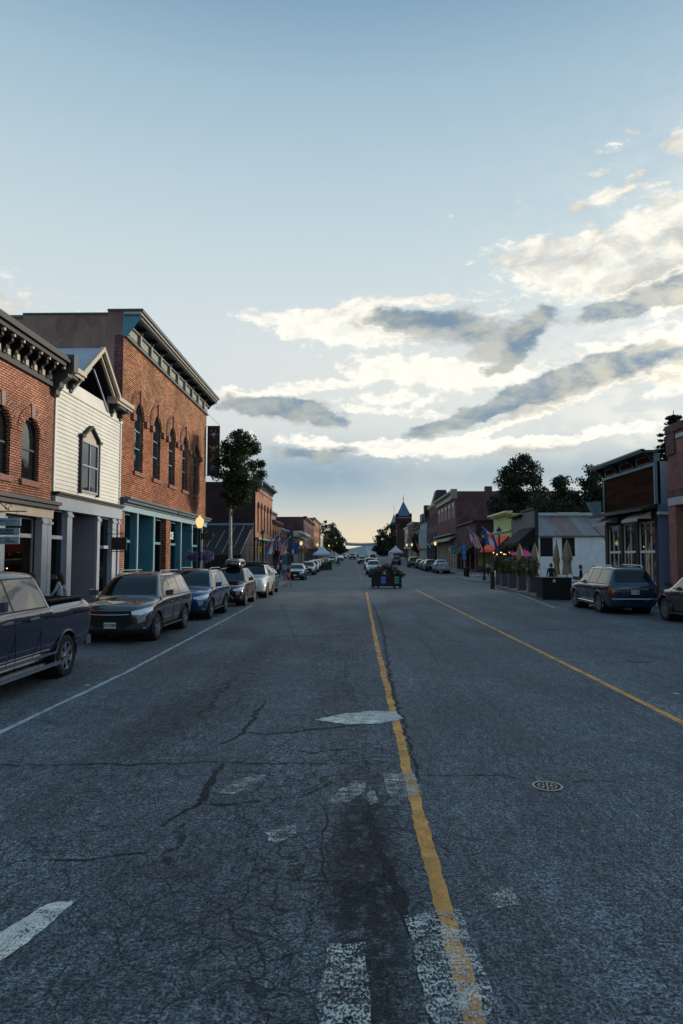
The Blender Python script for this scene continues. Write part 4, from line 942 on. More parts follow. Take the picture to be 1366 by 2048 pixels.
# --- remaining left row
def simple(name, label, side, y0, y1, h, wm, fm, cm, nw=4, wrow=((.5,.8),), shop=True, depth=22, ch=.5, co_=.4, awn=None, X=None, arch=False, shoph=3.6, sidem=None):
    fa = (X if X is not None else side[0], side[1]); z = gz((y0+y1)/2)
    B = thing(name, label, 'building', (fa[0], (y0+y1)/2, z)); zb = z+zg-.4; H = z+h
    ops = []; st = (y1-y0)/nw
    for (a, b) in wrow:
        for i in range(nw):
            c = y0+st*(i+.5); w = min(st*.28, .75); ops.append((c-w, c+w, z+h*a, z+h*b, arch))
    sh = z+shoph if shop else zb
    wallmesh(fa, y0, y1, sh, H, ops, [wm, wm], B, rev=.2)
    for p in ops: window(fa, p, B, fm, o=-.12, rails=(.5,))
    shell(fa, y0, y1, zb, H, depth, sidem or wm, B)
    mb = MB(); mb.fb(fa, y0, y1, -.1, co_, H-ch*.35, H+.12); mb.fb(fa, y0, y1, -.05, co_*.5, H-ch, H-ch*.35)
    y = y0+.2
    while y < y1: mb.fb(fa, y, y+.2, 0, co_*.85, H-ch*.8, H-ch*.35); y += 1.1
    mb.build('cornice', cm, B)
    if shop:
        MB().fb(fa, y0, y1, -.05, .35, sh-.35, sh).build('shop_cornice', cm, B)
        MB().fb(fa, y0+.05, y1-.05, -.4, -.3, zb, sh-.35).build('shopfront', M['glass'], B)
        n = max(2, int((y1-y0)/2.6))
        for i in range(n+1):
            y = y0+(y1-y0-.3)*i/n; column(fa, y, y+.3, zb, sh-.35, B, fm, cap=False)
    if awn:
        mb = MB(); mb.prism([(fa[0],y0+.4,sh-.1),(fa[0]+fa[1]*1.3,y0+.4,sh-.8),(fa[0]+fa[1]*1.3,y0+.4,sh-.95),(fa[0],y0+.4,sh-.3)], (0,y1-y0-.8,0)); mb.build('awning', awn, B)
    return B
M['cream'] = mat('cream_paint', lin(190,186,168), .6); M['slate'] = mat('slate_paint', lin(78,84,94), .6); M['redp'] = mat('brick_red_paint', lin(128,70,62), .7); M['bluep'] = mat('blue_grey_paint', lin(104,132,150), .6)
simple('brick_shop_building', 'low orange brick shop next to the five arched windows building', LF, 93.6, 105, 7.2, M['brick_l3'], M['slate'], M['brick_wine'], 4, ((.6,.82),), awn=M['redp'])
simple('brick_shop_building', 'dark brick shop with flat roof set behind the american flag on the left row', LF, 105.3, 124, 6.6, M['brick_maroon'], M['teal'], M['teal_dark'], 5, ((.62,.8),), X=FL-.9)
b = simple('gabled_porch_shop', 'shop with long white and teal cornice and lit windows on the left row', LF, 124.2, 150, 6.3, M['slate'], M['cream'], M['cream'], 6, ((.64,.8),), ch=.9, co_=1.3, X=FL+.2)
MB().fb((FL+.2,1), 124.2, 150, 1.3, 1.36, gz(137)+5.9, gz(137)+6.2).build('trim', M['teal'], b)
simple('brick_shop_building', 'tall dark brick block with flat black roof rising behind the white tent', LF, 152, 188, 10.2, M['brick_maroon'], M['slate'], M['cornice_blk'], 8, ((.42,.58),(.68,.84)), co_=.6)
simple('brick_shop_building', 'brick corner block with green roof box above the left row', LF, 189, 225, 11.6, M['brick_l3'], M['slate'], M['teal_dark'], 8, ((.42,.58),(.68,.84)))
simple('painted_shop_building', 'narrow white fronted shop far down the left row', LF, 226, 248, 8.2, M['cream'], M['slate'], M['white_trim'], 5)
simple('painted_shop_building', 'red painted shop beside the white fronted one far down the left row', LF, 249, 270, 7.4, M['redp'], M['cream'], M['cornice_tan'], 5)
simple('painted_shop_building', 'pale blue shop at the far end of the left row', LF, 271, 300, 8.6, M['bluep'], M['cream'], M['white_trim'], 6)
simple('painted_shop_building', 'slate coloured building closing the left row at the crest', LF, 302, 336, 10.5, M['slate'], M['cream'], M['cornice_blk'], 6, X=FL+.4)
b = simple('brick_shop_building', 'flat roofed dark building set back behind the low left shops', LF, 128, 150, 11.0, M['slate'], M['teal'], M['cornice_blk'], 4, shop=False, X=FL-6)
# ================================================================== right row
# --- rose brick building at the right edge
B = thing('brick_corner_building', 'rose brick building with stone piers at the right edge behind the black car', 'building', (FR, 30, 0))
y0, y1 = 18.0, 36.0
mb = MB(); mb.fp(RF, [(y0,0,5.55),(y1,0,5.55),(y1,0,9.1),(y0,0,9.1)]); mb.build('wall', M['brick_right'], B)
shell(RF, y0, y1, zg, 9.1, 16, M['brick_right'], B)
mb = MB(); mb.fb(RF, y0, y1+.02, 0, .10, 5.35, 5.75); mb.fb(RF, y0, y1+.02, 0, .12, 8.75, 9.15); mb.fb(RF, 35.1, y1+.02, 0, .08, 7.6, 8.75); mb.build('stone_band', M['brick_maroon'], B)
MB().fb(RF, y0, 34.9, 0, .09, 8.35, 8.55).build('frieze', M['teal_trim'], B)
MB().fb(RF, y0, y1-.1, -.3, .12, 4.95, 5.35).build('lintel', M['grey_paint'], B)
M['redstone'] = mat('red_sandstone', lin(138,92,86), .85, bump=.5, bs=7, var=.25, vs=2)
for a, b in ((35.2,36.0),(30.5,31.3),(25.6,26.4),(20,20.8)):
    p = MB()
    for i in range(5): p.fb(RF, a, b, -.4, .04 if i % 2 else .055, zg+i*.96, zg+i*.96+.95)
    p.build('stone_pier', M['redstone'], B)
for a, b in ((31.3,35.2),(26.4,30.5),(20.8,25.6)): shopwin(RF, a, b, zg, 4.95, B, M['teal_dark'], o=-.4, transom=3.5, bulk=.6, muls=(.33,.66))
room(RF, 18.2, 35.8, zg, 4.9, 6, B)

# --- dark timber false front
B = thing('timber_false_front_shop', 'dark brown timber false front shop with overhanging cornice and small striped awnings', 'building', (FR, 41, 0))
y0, y1 = 37.5, 45.3
M['brownwood'] = woodmat('brown_timber', (.010,.004,.003), (.050,.018,.010), .2, .95); M['brownwood'].node_tree.nodes['Principled BSDF'].inputs['Specular IOR Level'].default_value = .1
mb = MB(); mb.fp(RF, [(y0,0,4.9),(y1,0,4.9),(y1,0,8.05),(y0,0,8.05)]); mb.build('wall', M['brownwood'], B)
mb = MB(); mb.fb(RF, y0, y0+.14, -.25, .06, 5.1, 8.0); mb.fb(RF, y1-.12, y1, 0, .05, 5.1, 7.9); mb.fb(RF, y0+.14, y1-.12, .0, .05, 7.33, 7.50); mb.build('trim', M['bluep'], B)
mb = MB(); n = 3
for i in range(3):
    a = y0+.35+i*2.5; 
    for (c, d, e, f) in ((a,a+2.1,7.93,7.97),(a,a+2.1,7.56,7.58),(a,a+.05,7.58,7.93),(a+2.05,a+2.1,7.58,7.93)): mb.fb(RF, c, d, .0, .05, e, f)
mb.build('frieze_panel', M['grey_paint'], B)
for y in (y0+.18, y0+2.65, y0+5.15, y1-.15): bracket1(RF, y, .16, .5, 7.5, 8.02, M['cornice_blk'], B)
mb = MB(); mb.fb(RF, y0-.1, y1+.25, -.1, .75, 8.02, 8.16); mb.fb(RF, y0-.1, y1+.25, .6, .82, 8.1, 8.22); mb.build('cornice', M['teal_dark'], B)
def corr(name):
    m, g, b, o = pbsdf(name); geo = g.n('ShaderNodeNewGeometry').outputs['Position']; x, y, z = g.sep(geo)
    w = g.m('SINE', g.m('MULTIPLY', g.m('ADD', x, y), 80)); b.inputs['Base Color'].default_value = lin(150,176,196)+(1,); b.inputs['Metallic'].default_value = .3; b.inputs['Roughness'].default_value = .45
    bn = g.n('ShaderNodeBump'); bn.inputs['Distance'].default_value = .02; bn.inputs['Strength'].default_value = .12; g.l(w, bn.inputs['Height']); g.l(bn.outputs[0], b.inputs['Normal'])
    c = g.mix(g.mr(w, -1, 1, 0, .35, False), lin(150,176,196), lin(90,110,130)); g.l(c, b.inputs['Base Color']); return m
M['corr'] = corr('corrugated_tin')
mb = MB(); mb.poly([(FR+.1,y0,5.2),(FR+14,y0,5.2),(FR+14,y0,7.2),(FR+.1,y0,7.55)]); mb.poly([(FR+.1,y1,zg),(FR+14,y1,zg),(FR+14,y1,7.2),(FR+.1,y1,7.55)]); mb.poly([(FR+14,y0,zg),(FR+14,y1,zg),(FR+14,y1,7.2),(FR+14,y0,7.2)]); mb.build('side_wall', M['corr'], B)
MB().poly([(FR,y0,7.5),(FR+14,y0,7.2),(FR+14,y1,7.2),(FR,y1,7.5)]).build('roof', M['roof'], B)
M['blueclap'] = mat('slate_blue_clapboard', lin(104,124,150), .6, var=.1)
clapX(y0, FR+.02, FR+12, zg, 5.2, M['blueclap'], B, .14, name='side_siding')
mb = MB(); mb.prism([(FR-.0,y0-.2,5.22),(FR-.95,y0-.2,4.92),(FR-.95,y0-.2,4.82),(FR,y0-.2,4.95)], (0,y1-y0+.4,0)); mb.build('pent_roof', M['cornice_blk'], B)
M['blackclap'] = mat('black_stained_timber', (.012,.012,.013), .75)
for a, b in ((y0,y0+.35),(y0+2.6,y0+2.95),(y0+4.9,y0+5.2),(y1-.45,y1)): MB().fb(RF, a, b, -.25, .0, zg, 4.85).build('timber_post', M['blackclap'], B)
for a, b, mu in ((37.85,40.1,(.33,.66)),(40.45,42.4,(.5,)),(42.7,44.85,(.33,.66))): shopwin(RF, a, b, zg, 4.3, B, M['white_trim'], o=-.15, transom=2.6, bulk=.7, muls=mu, fw=.05)
MB().fb(RF, y0, y1, -.2, .02, 4.3, 4.85).build('head_board', M['blackclap'], B)
room(RF, 37.6, 45.2, zg, 4.3, 5, B, [(43.6,1.4,2.9,.03),(43.1,1.6,2.95,.025),(41.3,1.7,2.8,.02)])
def stripem(name, c1, c2, w=.12):
    m, g, b, o = pbsdf(name); geo = g.n('ShaderNodeNewGeometry').outputs['Position']; x, y, z = g.sep(geo)
    f = g.m('GREATER_THAN', g.m('FRACT', g.m('DIVIDE', y, w)), .5); g.l(g.mix(f, c1, c2), b.inputs['Base Color']); b.inputs['Roughness'].default_value = .85; return m
M['stripe'] = stripem('striped_canvas', lin(196,196,186), lin(120,128,128), .16)
for a, b in ((38.0,40.25),(42.85,45.2)):
    mb = MB(); n = 14
    mb.poly([(FR-.1,a,4.85),(FR-.1,b,4.85),(FR-.85,b,4.42),(FR-.85,a,4.42)]); st = (b-a)/n
    for i in range(n): mb.poly([(FR-.85,a+st*i,4.42),(FR-.85,a+st*(i+1),4.42),(FR-.86,a+st*(i+.8),4.26),(FR-.86,a+st*(i+.2),4.26)])
    mb.poly([(FR-.1,a,4.85),(FR-.85,a,4.42),(FR-.1,a,4.42)]); mb.poly([(FR-.1,b,4.85),(FR-.85,b,4.42),(FR-.1,b,4.42)])
    aw = mb.build('awning', M['stripe'], B)
    MB().tube([(FR,a,3.4),(FR-.85,a,4.35)], .02, 6).tube([(FR,b,3.4),(FR-.85,b,4.35)], .02, 6).build('awning_arm', M['iron'], aw)
MB().box(FR-.05, FR+.6, y0-.35, y0-.1, 4.6, 4.75).build('wall_lamp', M['white_trim'], B)
# lantern-like sign box on far corner of it
t = thing('box_sign', 'pale tapered box sign on the far corner of the timber shop', 'sign', (FR-.5, 45.6, 5.5))
MB().prism([(FR-.95,45.6,5.95),(FR-.1,45.6,6.0),(FR-.1,45.6,5.0),(FR-.45,45.6,5.0)], (0,.5,0)).build('box', M['bluep'], t); MB().tube([(FR,45.8,5.4),(FR-.3,45.8,5.4)], .03).build('bracket', M['iron'], t)
# black hanging canopy beside timber shop
# --- white shed with rusty roof
B = thing('white_shed', 'white clapboard shed with a rusty tin roof behind the folded umbrellas', 'shed', (20, 62, 0))
Yw = 61.5; xa = FR; xb = 27
M['rust'] = None
m, g, b, o = pbsdf('rusty_tin'); geo = g.n('ShaderNodeNewGeometry').outputs['Position']; x, y, z = g.sep(geo)
wn = g.n('ShaderNodeTexWhiteNoise', noise_dimensions='1D'); g.l(g.m('FLOOR', g.m('DIVIDE', x, .62)), wn.inputs['W'])
k = g.m('ADD', g.m('MULTIPLY', wn.outputs['Value'], .45), g.m('MULTIPLY', g.noise(g.comb(g.m('MULTIPLY', x, 3), g.m('MULTIPLY', y, .5), 0), 1.0, 5, .7), .6))
g.l(g.ramp(k, [(.2, lin(96,110,124)), (.42, lin(128,124,126)), (.55, lin(112,92,90)), (.68, lin(118,80,72)), (.85, lin(158,166,172))]), b.inputs['Base Color']); b.inputs['Roughness'].default_value = .5; b.inputs['Metallic'].default_value = .3
bn = g.n('ShaderNodeBump'); bn.inputs['Distance'].default_value = .02; bn.inputs['Strength'].default_value = .1; g.l(g.m('SINE', g.m('MULTIPLY', x, 42)), bn.inputs['Height']); g.l(bn.outputs[0], b.inputs['Normal']); M['rust'] = m
w1 = (16.62, 17.75, 2.35, 3.95); w2 = (18.55, 19.7, 2.35, 3.95)
clapX(Yw, xa, xb, zg, 4.2, mat('pale_blue_white_clapboard', lin(222,230,236), .6, var=.12, vs=2), B, .22, holes=(w1, w2))
mb = MB(); mb.box(xa, xb, Yw-.05, Yw+.05, 4.05, 4.25); mb.box(xa-.03, xa+.1, Yw-.05, Yw+.05, zg, 4.05); mb.build('trim_board', M['white_trim'], B)
for w_ in (w1, w2): MB().box(w_[0], w_[1], Yw-.02, Yw+.03, w_[2], w_[3]).build('window', M['blackmatte'], B)
MB().poly([(xa-.1,Yw-.35,4.2),(xb,Yw-.35,4.2),(xb,Yw+4.4,6.25),(xa-.1,Yw+4.4,6.25)]).build('roof', M['rust'], B)
MB().poly([(xa-.1,Yw-.30,4.14),(xb,Yw-.30,4.14),(xb,Yw+8.5,4.14),(xa-.1,Yw+8.5,4.14)]).poly([(xa,Yw,zg),(xa,Yw+8.5,zg),(xa,Yw+8.5,4.2),(xa,Yw+4.4,6.2),(xa,Yw,4.2)]).poly([(xa,Yw+.06,zg),(xb,Yw+.06,zg),(xb,Yw+.06,4.1),(xa,Yw+.06,4.1)]).build('wall', M['cornice_blk'], B)
mb = MB()
for i in range(5): mb.box(17.6+i*2.0, 19.5+i*2.0, Yw+4.3, Yw+4.6, 6.3+.06*(i%2), 6.55+.03*(i%2))
mb.build('ridge_duct', M['tin'], B)
# --- navy false front
B = thing('navy_false_front_shop', 'dark navy clapboard false front shop with a black awning between green shop and white shed', 'building', (FR, 66, 0))
M['navy'] = mat('navy_clapboard', lin(60,66,84), .6, var=.12)
y0, y1 = 61.6, 71.6
MB().fp(RF, [(y0,-.01,zg),(y1,-.01,zg),(y1,-.01,6.5),(y0,-.01,6.7)]).build('wall', M['navy'], B)
clap(RF, 66.3, y1, 3.6, 6.3, M['navy'], B, .18); clap(RF, y0, 66.2, 3.6, 6.6, M['navy'], B, .18, o=.28)
shell(RF, 70.3, y1, zg, 6.2, 12, M['cornice_blk'], B)
mb = MB(); mb.fb(RF, 66.2, y1+.1, 0, .6, 6.3, 6.45); mb.fb(RF, y0-.05, 66.3, .1, .45, 6.6, 6.75); mb.box(FR-.3, FR+.02, y0-.05, y0+.1, zg, 6.7); mb.build('cornice', M['cornice_blk'], B)
mb = MB(); mb.prism([(FR-.28,y0+.1,5.0),(FR-1.9,y0+.1,3.6),(FR-1.9,y0+.1,3.3),(FR-.28,y0+.1,3.3)], (0,5.6,0)); mb.build('awning', M['blackmatte'], B)
MB().fb(RF, y0+.2, y1-.2, -.1, .02, zg, 3.3).build('shopfront', M['glass'], B)
# --- green false front
B = thing('green_false_front_shop', 'lime green false front shop with pale cornice and red awning', 'building', (FR, 76, 0))
M['lime'] = mat('lime_clapboard', lin(158,178,112), .6, var=.1)
y0, y1 = 71.9, 81.0
MB().fp(RF, [(y0,-.01,zg),(y1,-.01,zg),(y1,-.01,7.0),(y0,-.01,7.0)]).build('wall', M['lime'], B)
clap(RF, y0, y1, 3.4, 6.8, M['lime'], B, .2); shell(RF, y0, y1, zg, 6.9, 12, M['lime'], B)
mb = MB(); mb.fb(RF, y0-.1, y1+.2, -.1, .75, 6.95, 7.15); mb.fb(RF, y0, y1, 0, .4, 6.8, 6.95); mb.fb(RF, y0, y1, 0, .25, 5.05, 5.2); mb.build('cornice', mat('pale_lime_trim', lin(196,208,156), .6, var=.05), B)
M['red'] = mat('red_canvas', (.92,.075,.04), .8, var=.1)
mb = MB(); mb.prism([(FR-.05,y0+1.0,4.6),(FR-1.75,y0+1.0,3.05),(FR-1.75,y0+1.0,2.85),(FR-.05,y0+1.0,4.5)], (0,y1-y0-1.4,0)); aw = mb.build('awning', M['red'], B)
mb = MB(); mb.fb(RF, y0+.2, y1-.2, -.1, .02, zg, 3.3); mb.build('shopfront', M['glass'], B)
for i, y in enumerate((73.5,75.2,77.1,79)): MB().ball((FR-.5,y,2.6+.2*(i % 2)), .06, 8, 6).build('lamp', emis('dim_bulb', (1,.62,.25), 3), B)
t = thing('hanging_sign', 'square black sign with white letters WOOD EAR hanging in front of the red awning', 'sign', (15.6, 70.5, 3.4))
ys_ = 67.5; x0, z0 = onY(1011, 1100, ys_); x1, z1 = onY(1031, 1081, ys_)
MB().box(x0, x1, ys_-.03, ys_+.03, z0, z1).build('board', M['black'], t); wl2 = mat('bright_white_letters', (.8,.8,.8), .5, var=0)
text('WOOD', .36, wl2, t, ((x0+x1)/2,ys_-.05,z0+.66), (R(90),0,0), bold=.008, sx=.85); text('EAR', .36, wl2, t, ((x0+x1)/2,ys_-.05,z0+.28), (R(90),0,0), bold=.008, sx=.9)
MB().tube([(x1+1.6,ys_,z1+.12),(x0,ys_,z1+.12)], .025).tube([(x0+.2,ys_,z1+.12),(x0+.2,ys_,z1)], .012,5).tube([(x1-.2,ys_,z1+.12),(x1-.2,ys_,z1)], .012,5).build('bracket', M['iron'], t)
# magenta canopy
t = thing('fabric_canopy', 'magenta fabric canopy stretched over the patio in front of the navy shop', 'canopy', (14.5, 60, 3))
mg = mat('magenta_canvas', lin(206,22,104), .7, var=.1)
a = onY(1018, 1108, 60); b_ = onY(1063, 1099, 58); c = onY(1063, 1114, 56); d = onY(1030, 1113, 58)
mb = MB(); mb.prism([(a[0],60,a[1]),(b_[0]-.1,60,b_[1]),(b_[0],56.5,c[1]),(d[0],57,d[1])], (0,0,.04)); mb.build('cloth', mg, t)
mb = MB(); [mb.tube([(x,y,zg),(x,y,z)], .03, 6) for x, y, z in ((a[0],60,a[1]),(b_[0],60,b_[1]),(b_[0],56.5,c[1]),(d[0],57,d[1]))]; mb.build('pole', M['iron'], t)
# --- brown one storey brick beyond the cross street
B = thing('brick_shop_building', 'low brown brick corner shop behind the right hand flags', 'building', (FR, 100, 0))
y0, y1 = 93.4, 110.8; zt = 7.2
wallmesh(RF, y0, y1, zg, zt, [(y0+1.2+i*4.1, y0+4.2+i*4.1, .5, 3.9, True) for i in range(4)], [M['brick_brown'], M['brick_brown']], B, rev=.4)
for i in range(4): pane(RF, (y0+1.2+i*4.1, y0+4.2+i*4.1, .5, 3.9, True), -.35, B)
shell(RF, y0, y1, zg, zt, 16, M['brick_brown'], B)
mb = MB(); mb.fb(RF, y0-.1, y1, -.1, .35, zt-.1, zt+.12); mb.box(FR-.35, FR+16, y0-.15, y0+.1, zt-.1, zt+.12); mb.build('cornice', M['cornice_blk'], B)
for y in (94.5, 99.5, 103.6):
    mb = MB().prism([(FR,y,3.9),(FR-1.5,y,2.9),(FR-1.5,y,2.7),(FR,y,2.8)], (0,3.0,0)); mb.build('awning', mat('dark_green_canvas', (.012,.05,.03), .8) if y > 95 else M['blackmatte'], B)
MB().box(FR+.3, FR+4.5, y0-.06, y0, 1.0, 3.4).build('side_window', M['glass'], B)
# --- tall brick block
B = thing('tall_brick_building', 'tall red brick block with white bracketed cornice and chimney on the right row', 'building', (FR, 122, 0))
y0, y1 = 111, 136; z = gz(120); H = 13.0
wins = [(y0+2+i*4.6, y0+3.3+i*4.6, 8.9, 10.6, False) for i in range(5)]
wallmesh(RF, y0, y1, 5.4, H, wins, [M['brick_wine'], M['brick_wine']], B)
for p in wins: window(RF, p, B, M['white_trim'], o=-.1)
mb = MB()
for p in wins: mb.fb(RF, p[0]-.45, p[1]+.45, 0, .12, 10.6, 11.3); mb.fb(RF, p[0]-.4, p[0]-.05, 0, .1, 8.8, 10.6); mb.fb(RF, p[1]+.05, p[1]+.4, 0, .1, 8.8, 10.6)
mb.build('window_surround', M['cornice_tan'], B)
shell(RF, y0, y1, z, H, 20, M['brick_maroon'], B); 
mb = MB(); mb.fb(RF, y0, y1, -.1, .75, H-.1, H+.2); mb.fb(RF, y0, y1, -.1, .3, H-1.1, H-.1); y = y0+.3
while y < y1: bracket1(RF, y, .3, .6, H-.95, H-.1, M['hall_frieze'], B); y += 1.7
mb.fb(RF, y0-.2, y0+.3, -.2, .8, H-1.2, H+.35)
mb.build('cornice', M['hall_frieze'], B)
mb = MB(); mb.fb(RF, y0, y1, 0, .9, 6.0, 6.2); mb.prism([(FR,y0+.1,5.9),(FR-1.3,y0+.1,5.1),(FR-1.3,y0+.1,4.9),(FR,y0+.1,5.6)], (0,y1-y0-.2,0)); mb.build('shop_cornice', M['hall_frieze'], B)
MB().fb(RF, y0+.1, y1-.1, -.4, -.3, z, 5.3).build('shopfront', M['glass'], B)
for i in range(9): column(RF, y0+i*3.05, y0+.5+i*3.05, z, 5.3, B, M['cornice_tan'], cap=False)
MB().box(FR+5.0, FR+6.1, 112, 113, H-.3, H+.9).build('chimney', M['brick_maroon'], B)
B = simple('brick_shop_building', 'dark brick block with a black mansard turret beyond the tall brick building', RF, 136.2, 153, 12.4, M['brick_maroon'], M['slate'], M['cornice_tan'], 5, ((.38,.54),(.64,.84)), shoph=4.5)
zz = gz(150)+12.4; MB().prism([(FR+.1,146,zz),(FR+4.4,146,zz),(FR+3.3,147.5,zz+3.6),(FR+1.3,147.5,zz+3.6)], (0,4,0)).build('turret_roof', M['cornice_blk'], B)
MB().fb(RF, 152, 154, -2, .9, zz-2, zz+.6).build('end_pier', M['cornice_blk'], B)
B = simple('painted_shop_building', 'pale blue upper storey building with a big white side wall on the right row', RF, 155, 171, 9.8, M['bluep'], M['white_trim'], M['slate'], 4, X=FR-.1)
MB().box(FR-1.9, FR-.12, 154.9, 155.4, gz(155)+3.3, gz(155)+6.8).build('white_screen', M['white_trim'], B)
MB().box(FR-.9, FR+2, 158, 163, gz(155)+9.8, gz(155)+11.4).build('roof_deck', M['slate'], B)
simple('brick_shop_building', 'dark shop with sloping eave behind the pole lamps on the right row', RF, 172, 190, 8.6, M['slate'], M['cream'], M['cornice_blk'], 4)
simple('brick_shop_building', 'maroon brick two storey shop near the clock tower on the right row', RF, 191, 210, 10.6, M['brick_maroon'], M['cream'], M['cornice_tan'], 4, ((.42,.58),(.68,.84)))
simple('painted_shop_building', 'pale fronted shop just before the tower on the right row', RF, 211, 224, 9.8, M['cream'], M['slate'], M['white_trim'], 4, ((.42,.58),(.68,.84)))
# --- tower
B = thing('brick_tower', 'square brick tower with a steep blue slate pyramid roof and finial', 'tower', (17, 240, gz(240)))
x0, x1 = onY(793, 1040, 238)[0], onY(823, 1040, 238)[0]; zb_ = onY(808, 1032, 238)[1]; zt = onY(808, 1002, 240.5)[1]; w_ = x1-x0; cx, cy = (x0+x1)/2, 238+w_/2
MB().box(x0+.2, x1-.2, 238, 238+w_, gz(240)-1, zb_).build('wall', M['brick_dark'], B)
mb = MB(); mb.box(x0-.05, x1+.05, 237.8, 238.2+w_, zb_-1.0, zb_-.75); mb.box(x0-.1, x1+.1, 237.7, 238.3+w_, zb_-.3, zb_)
for s1 in (x0, x1-.6):
    for s2 in (237.7, 237.7+w_): mb.box(s1-.1, s1+.7, s2, s2+.7, zb_-2.5, zb_+.9)
mb.build('cornice', M['brick_side'], B)
c_ = mat('blue_slate_roof', lin(72,106,136), .4, .2, var=.15); q = [(x0+.1,237.9,zb_+.05),(x1-.1,237.9,zb_+.05),(x1-.1,238+w_,zb_+.05),(x0+.1,238+w_,zb_+.05)]; mb = MB()
for i in range(4): mb.poly([q[i], q[(i+1) % 4], (cx,cy,zt)])
mb.build('roof', c_, B); MB().tube([(cx,cy,zt-.2),(cx,cy,zt+2.4)], [.12,.03], 6).ball((cx,cy,zt+.8), .25, 8, 6).build('finial', M['iron'], B)
MB().box(cx-1.3, cx+1.3, 237.85, 237.95, zb_-4.2, zb_-1.6).build('belfry_window', M['blackmatte'], B)
MB().box(x0+.25, x1-.25, 237.6, 237.7, zb_-.7, zb_-.45).build('trim', M['stone_grey'], B)
B = thing('brick_tower', 'smaller turret with pale conical roof and flagpole left of the brick tower', 'tower', (14, 262, gz(262)))
x0, x1 = onY(782, 1045, 262)[0], onY(795, 1045, 262)[0]; zb_ = onY(790, 1045, 262)[1]; zt = onY(790, 1027, 262)[1]; cx = (x0+x1)/2; w_ = x1-x0
MB().box(x0, x1, 262, 262+w_, gz(262)-1, zb_).build('wall', M['brick_dark'], B); q = [(x0,262,zb_+.02),(x1,262,zb_+.02),(x1,262+w_,zb_+.02),(x0,262+w_,zb_+.02)]; mb = MB()
for i in range(4): mb.poly([q[i], q[(i+1) % 4], (cx,262+w_/2,zt)])
mb.build('roof', mat('pale_slate_roof', lin(120,150,170), .4, .2), B); MB().tube([(cx,263,zt-.2),(cx,263,zt+3.2)], .06, 6).build('flagpole', M['iron'], B)
simple('brick_shop_building', 'dark building row between the tower and the crest on the right', RF, 268, 300, 9.5, M['brick_dark'], M['slate'], M['cornice_blk'], 6)
simple('brick_shop_building', 'last dark building on the right row before the crest', RF, 302, 336, 8, M['brick_side'], M['slate'], M['cornice_blk'], 6)
# ================================================================== cars
M['tyre'] = mat('tyre_rubber', (.012,.012,.012), .8, var=.2); M['plastic'] = mat('black_plastic', (.016,.017,.018), .6, var=.1)
M['chrome'] = mat('chrome', (.62,.63,.64), .12, 1, var=0); M['alloy'] = mat('alloy_wheel', (.42,.43,.45), .28, .9, var=0)
M['carglass'] = glass_dark('car_glass', (.004,.005,.006), .02, .5, 1.9); M['frontglass'] = glass_dark('windshield_glass', (.006,.009,.012), .03, .5, 1.52)
M['lamp_glass'] = mat('headlamp_glass', (.70,.76,.82), .15, .1, var=.25, vs=14, coat=1); M['tail'] = mat('tail_lamp', (.11,.004,.004), .15, var=.1, coat=1)
M['plate'] = mat('number_plate', (.55,.56,.58), .5, var=.05); M['seam'] = mat('panel_gap', (.002,.002,.002), .9, var=0)
def shellmesh(st, lv=2, crease=0):
    bm = bmesh.new(); rings = []
    for (x, zb, w, zbelt, wr, zr) in st:
        zm = zb+.66*(zbelt-zb)
        h = [(0,zb),(w*.80,zb),(w*.930,zb+.10),(w*1.0,zm),(w*.995,zbelt-.09),(w*.955,zbelt),(wr,zr-.045),(wr*.72,zr),(0,zr+.02)]
        ring = [(y, z) for y, z in h]+[(-y, z) for y, z in h[-2:0:-1]]
        rings.append([bm.verts.new((x, y, z)) for y, z in ring])
    n = len(rings[0])
    for a, b in zip(rings, rings[1:]):
        for i in range(n): bm.faces.new((a[i], a[(i+1) % n], b[(i+1) % n], b[i]))
    for r in (rings[0], rings[-1]):                    # quad caps
        k = n//2
        for i in range(1, k):
            if i == 1: bm.faces.new((r[0], r[1], r[n-1]))
            if i < k-1 or True:
                if i+1 <= k-1: bm.faces.new((r[i], r[i+1], r[n-i-1], r[n-i]))
        bm.faces.new((r[k-1], r[k], r[k+1]))
    cl = bm.edges.layers.float.new('crease_edge') if crease else None
    if crease:
        for a, b in zip(rings, rings[1:]):
            for i, k in ((5,crease),(n-5,crease),(3,crease*.55),(n-3,crease*.55),(6,crease*.6),(n-6,crease*.6)):
                e = bm.edges.get((a[i], b[i]))
                if e: e[cl] = k
    bmesh.ops.recalc_face_normals(bm, faces=bm.faces)
    me = bpy.data.meshes.new('tmp'); bm.to_mesh(me); bm.free()
    o = bpy.data.objects.new('tmp', me); COL.objects.link(o)
    md = o.modifiers.new('s', 'SUBSURF'); md.levels = lv; md.render_levels = lv
    me2 = bpy.data.meshes.new_from_object(o.evaluated_get(bpy.context.evaluated_depsgraph_get()))
    bpy.data.objects.remove(o); bm = bmesh.new(); bm.from_mesh(me2); bpy.data.meshes.remove(me2); bm.normal_update(); return bm
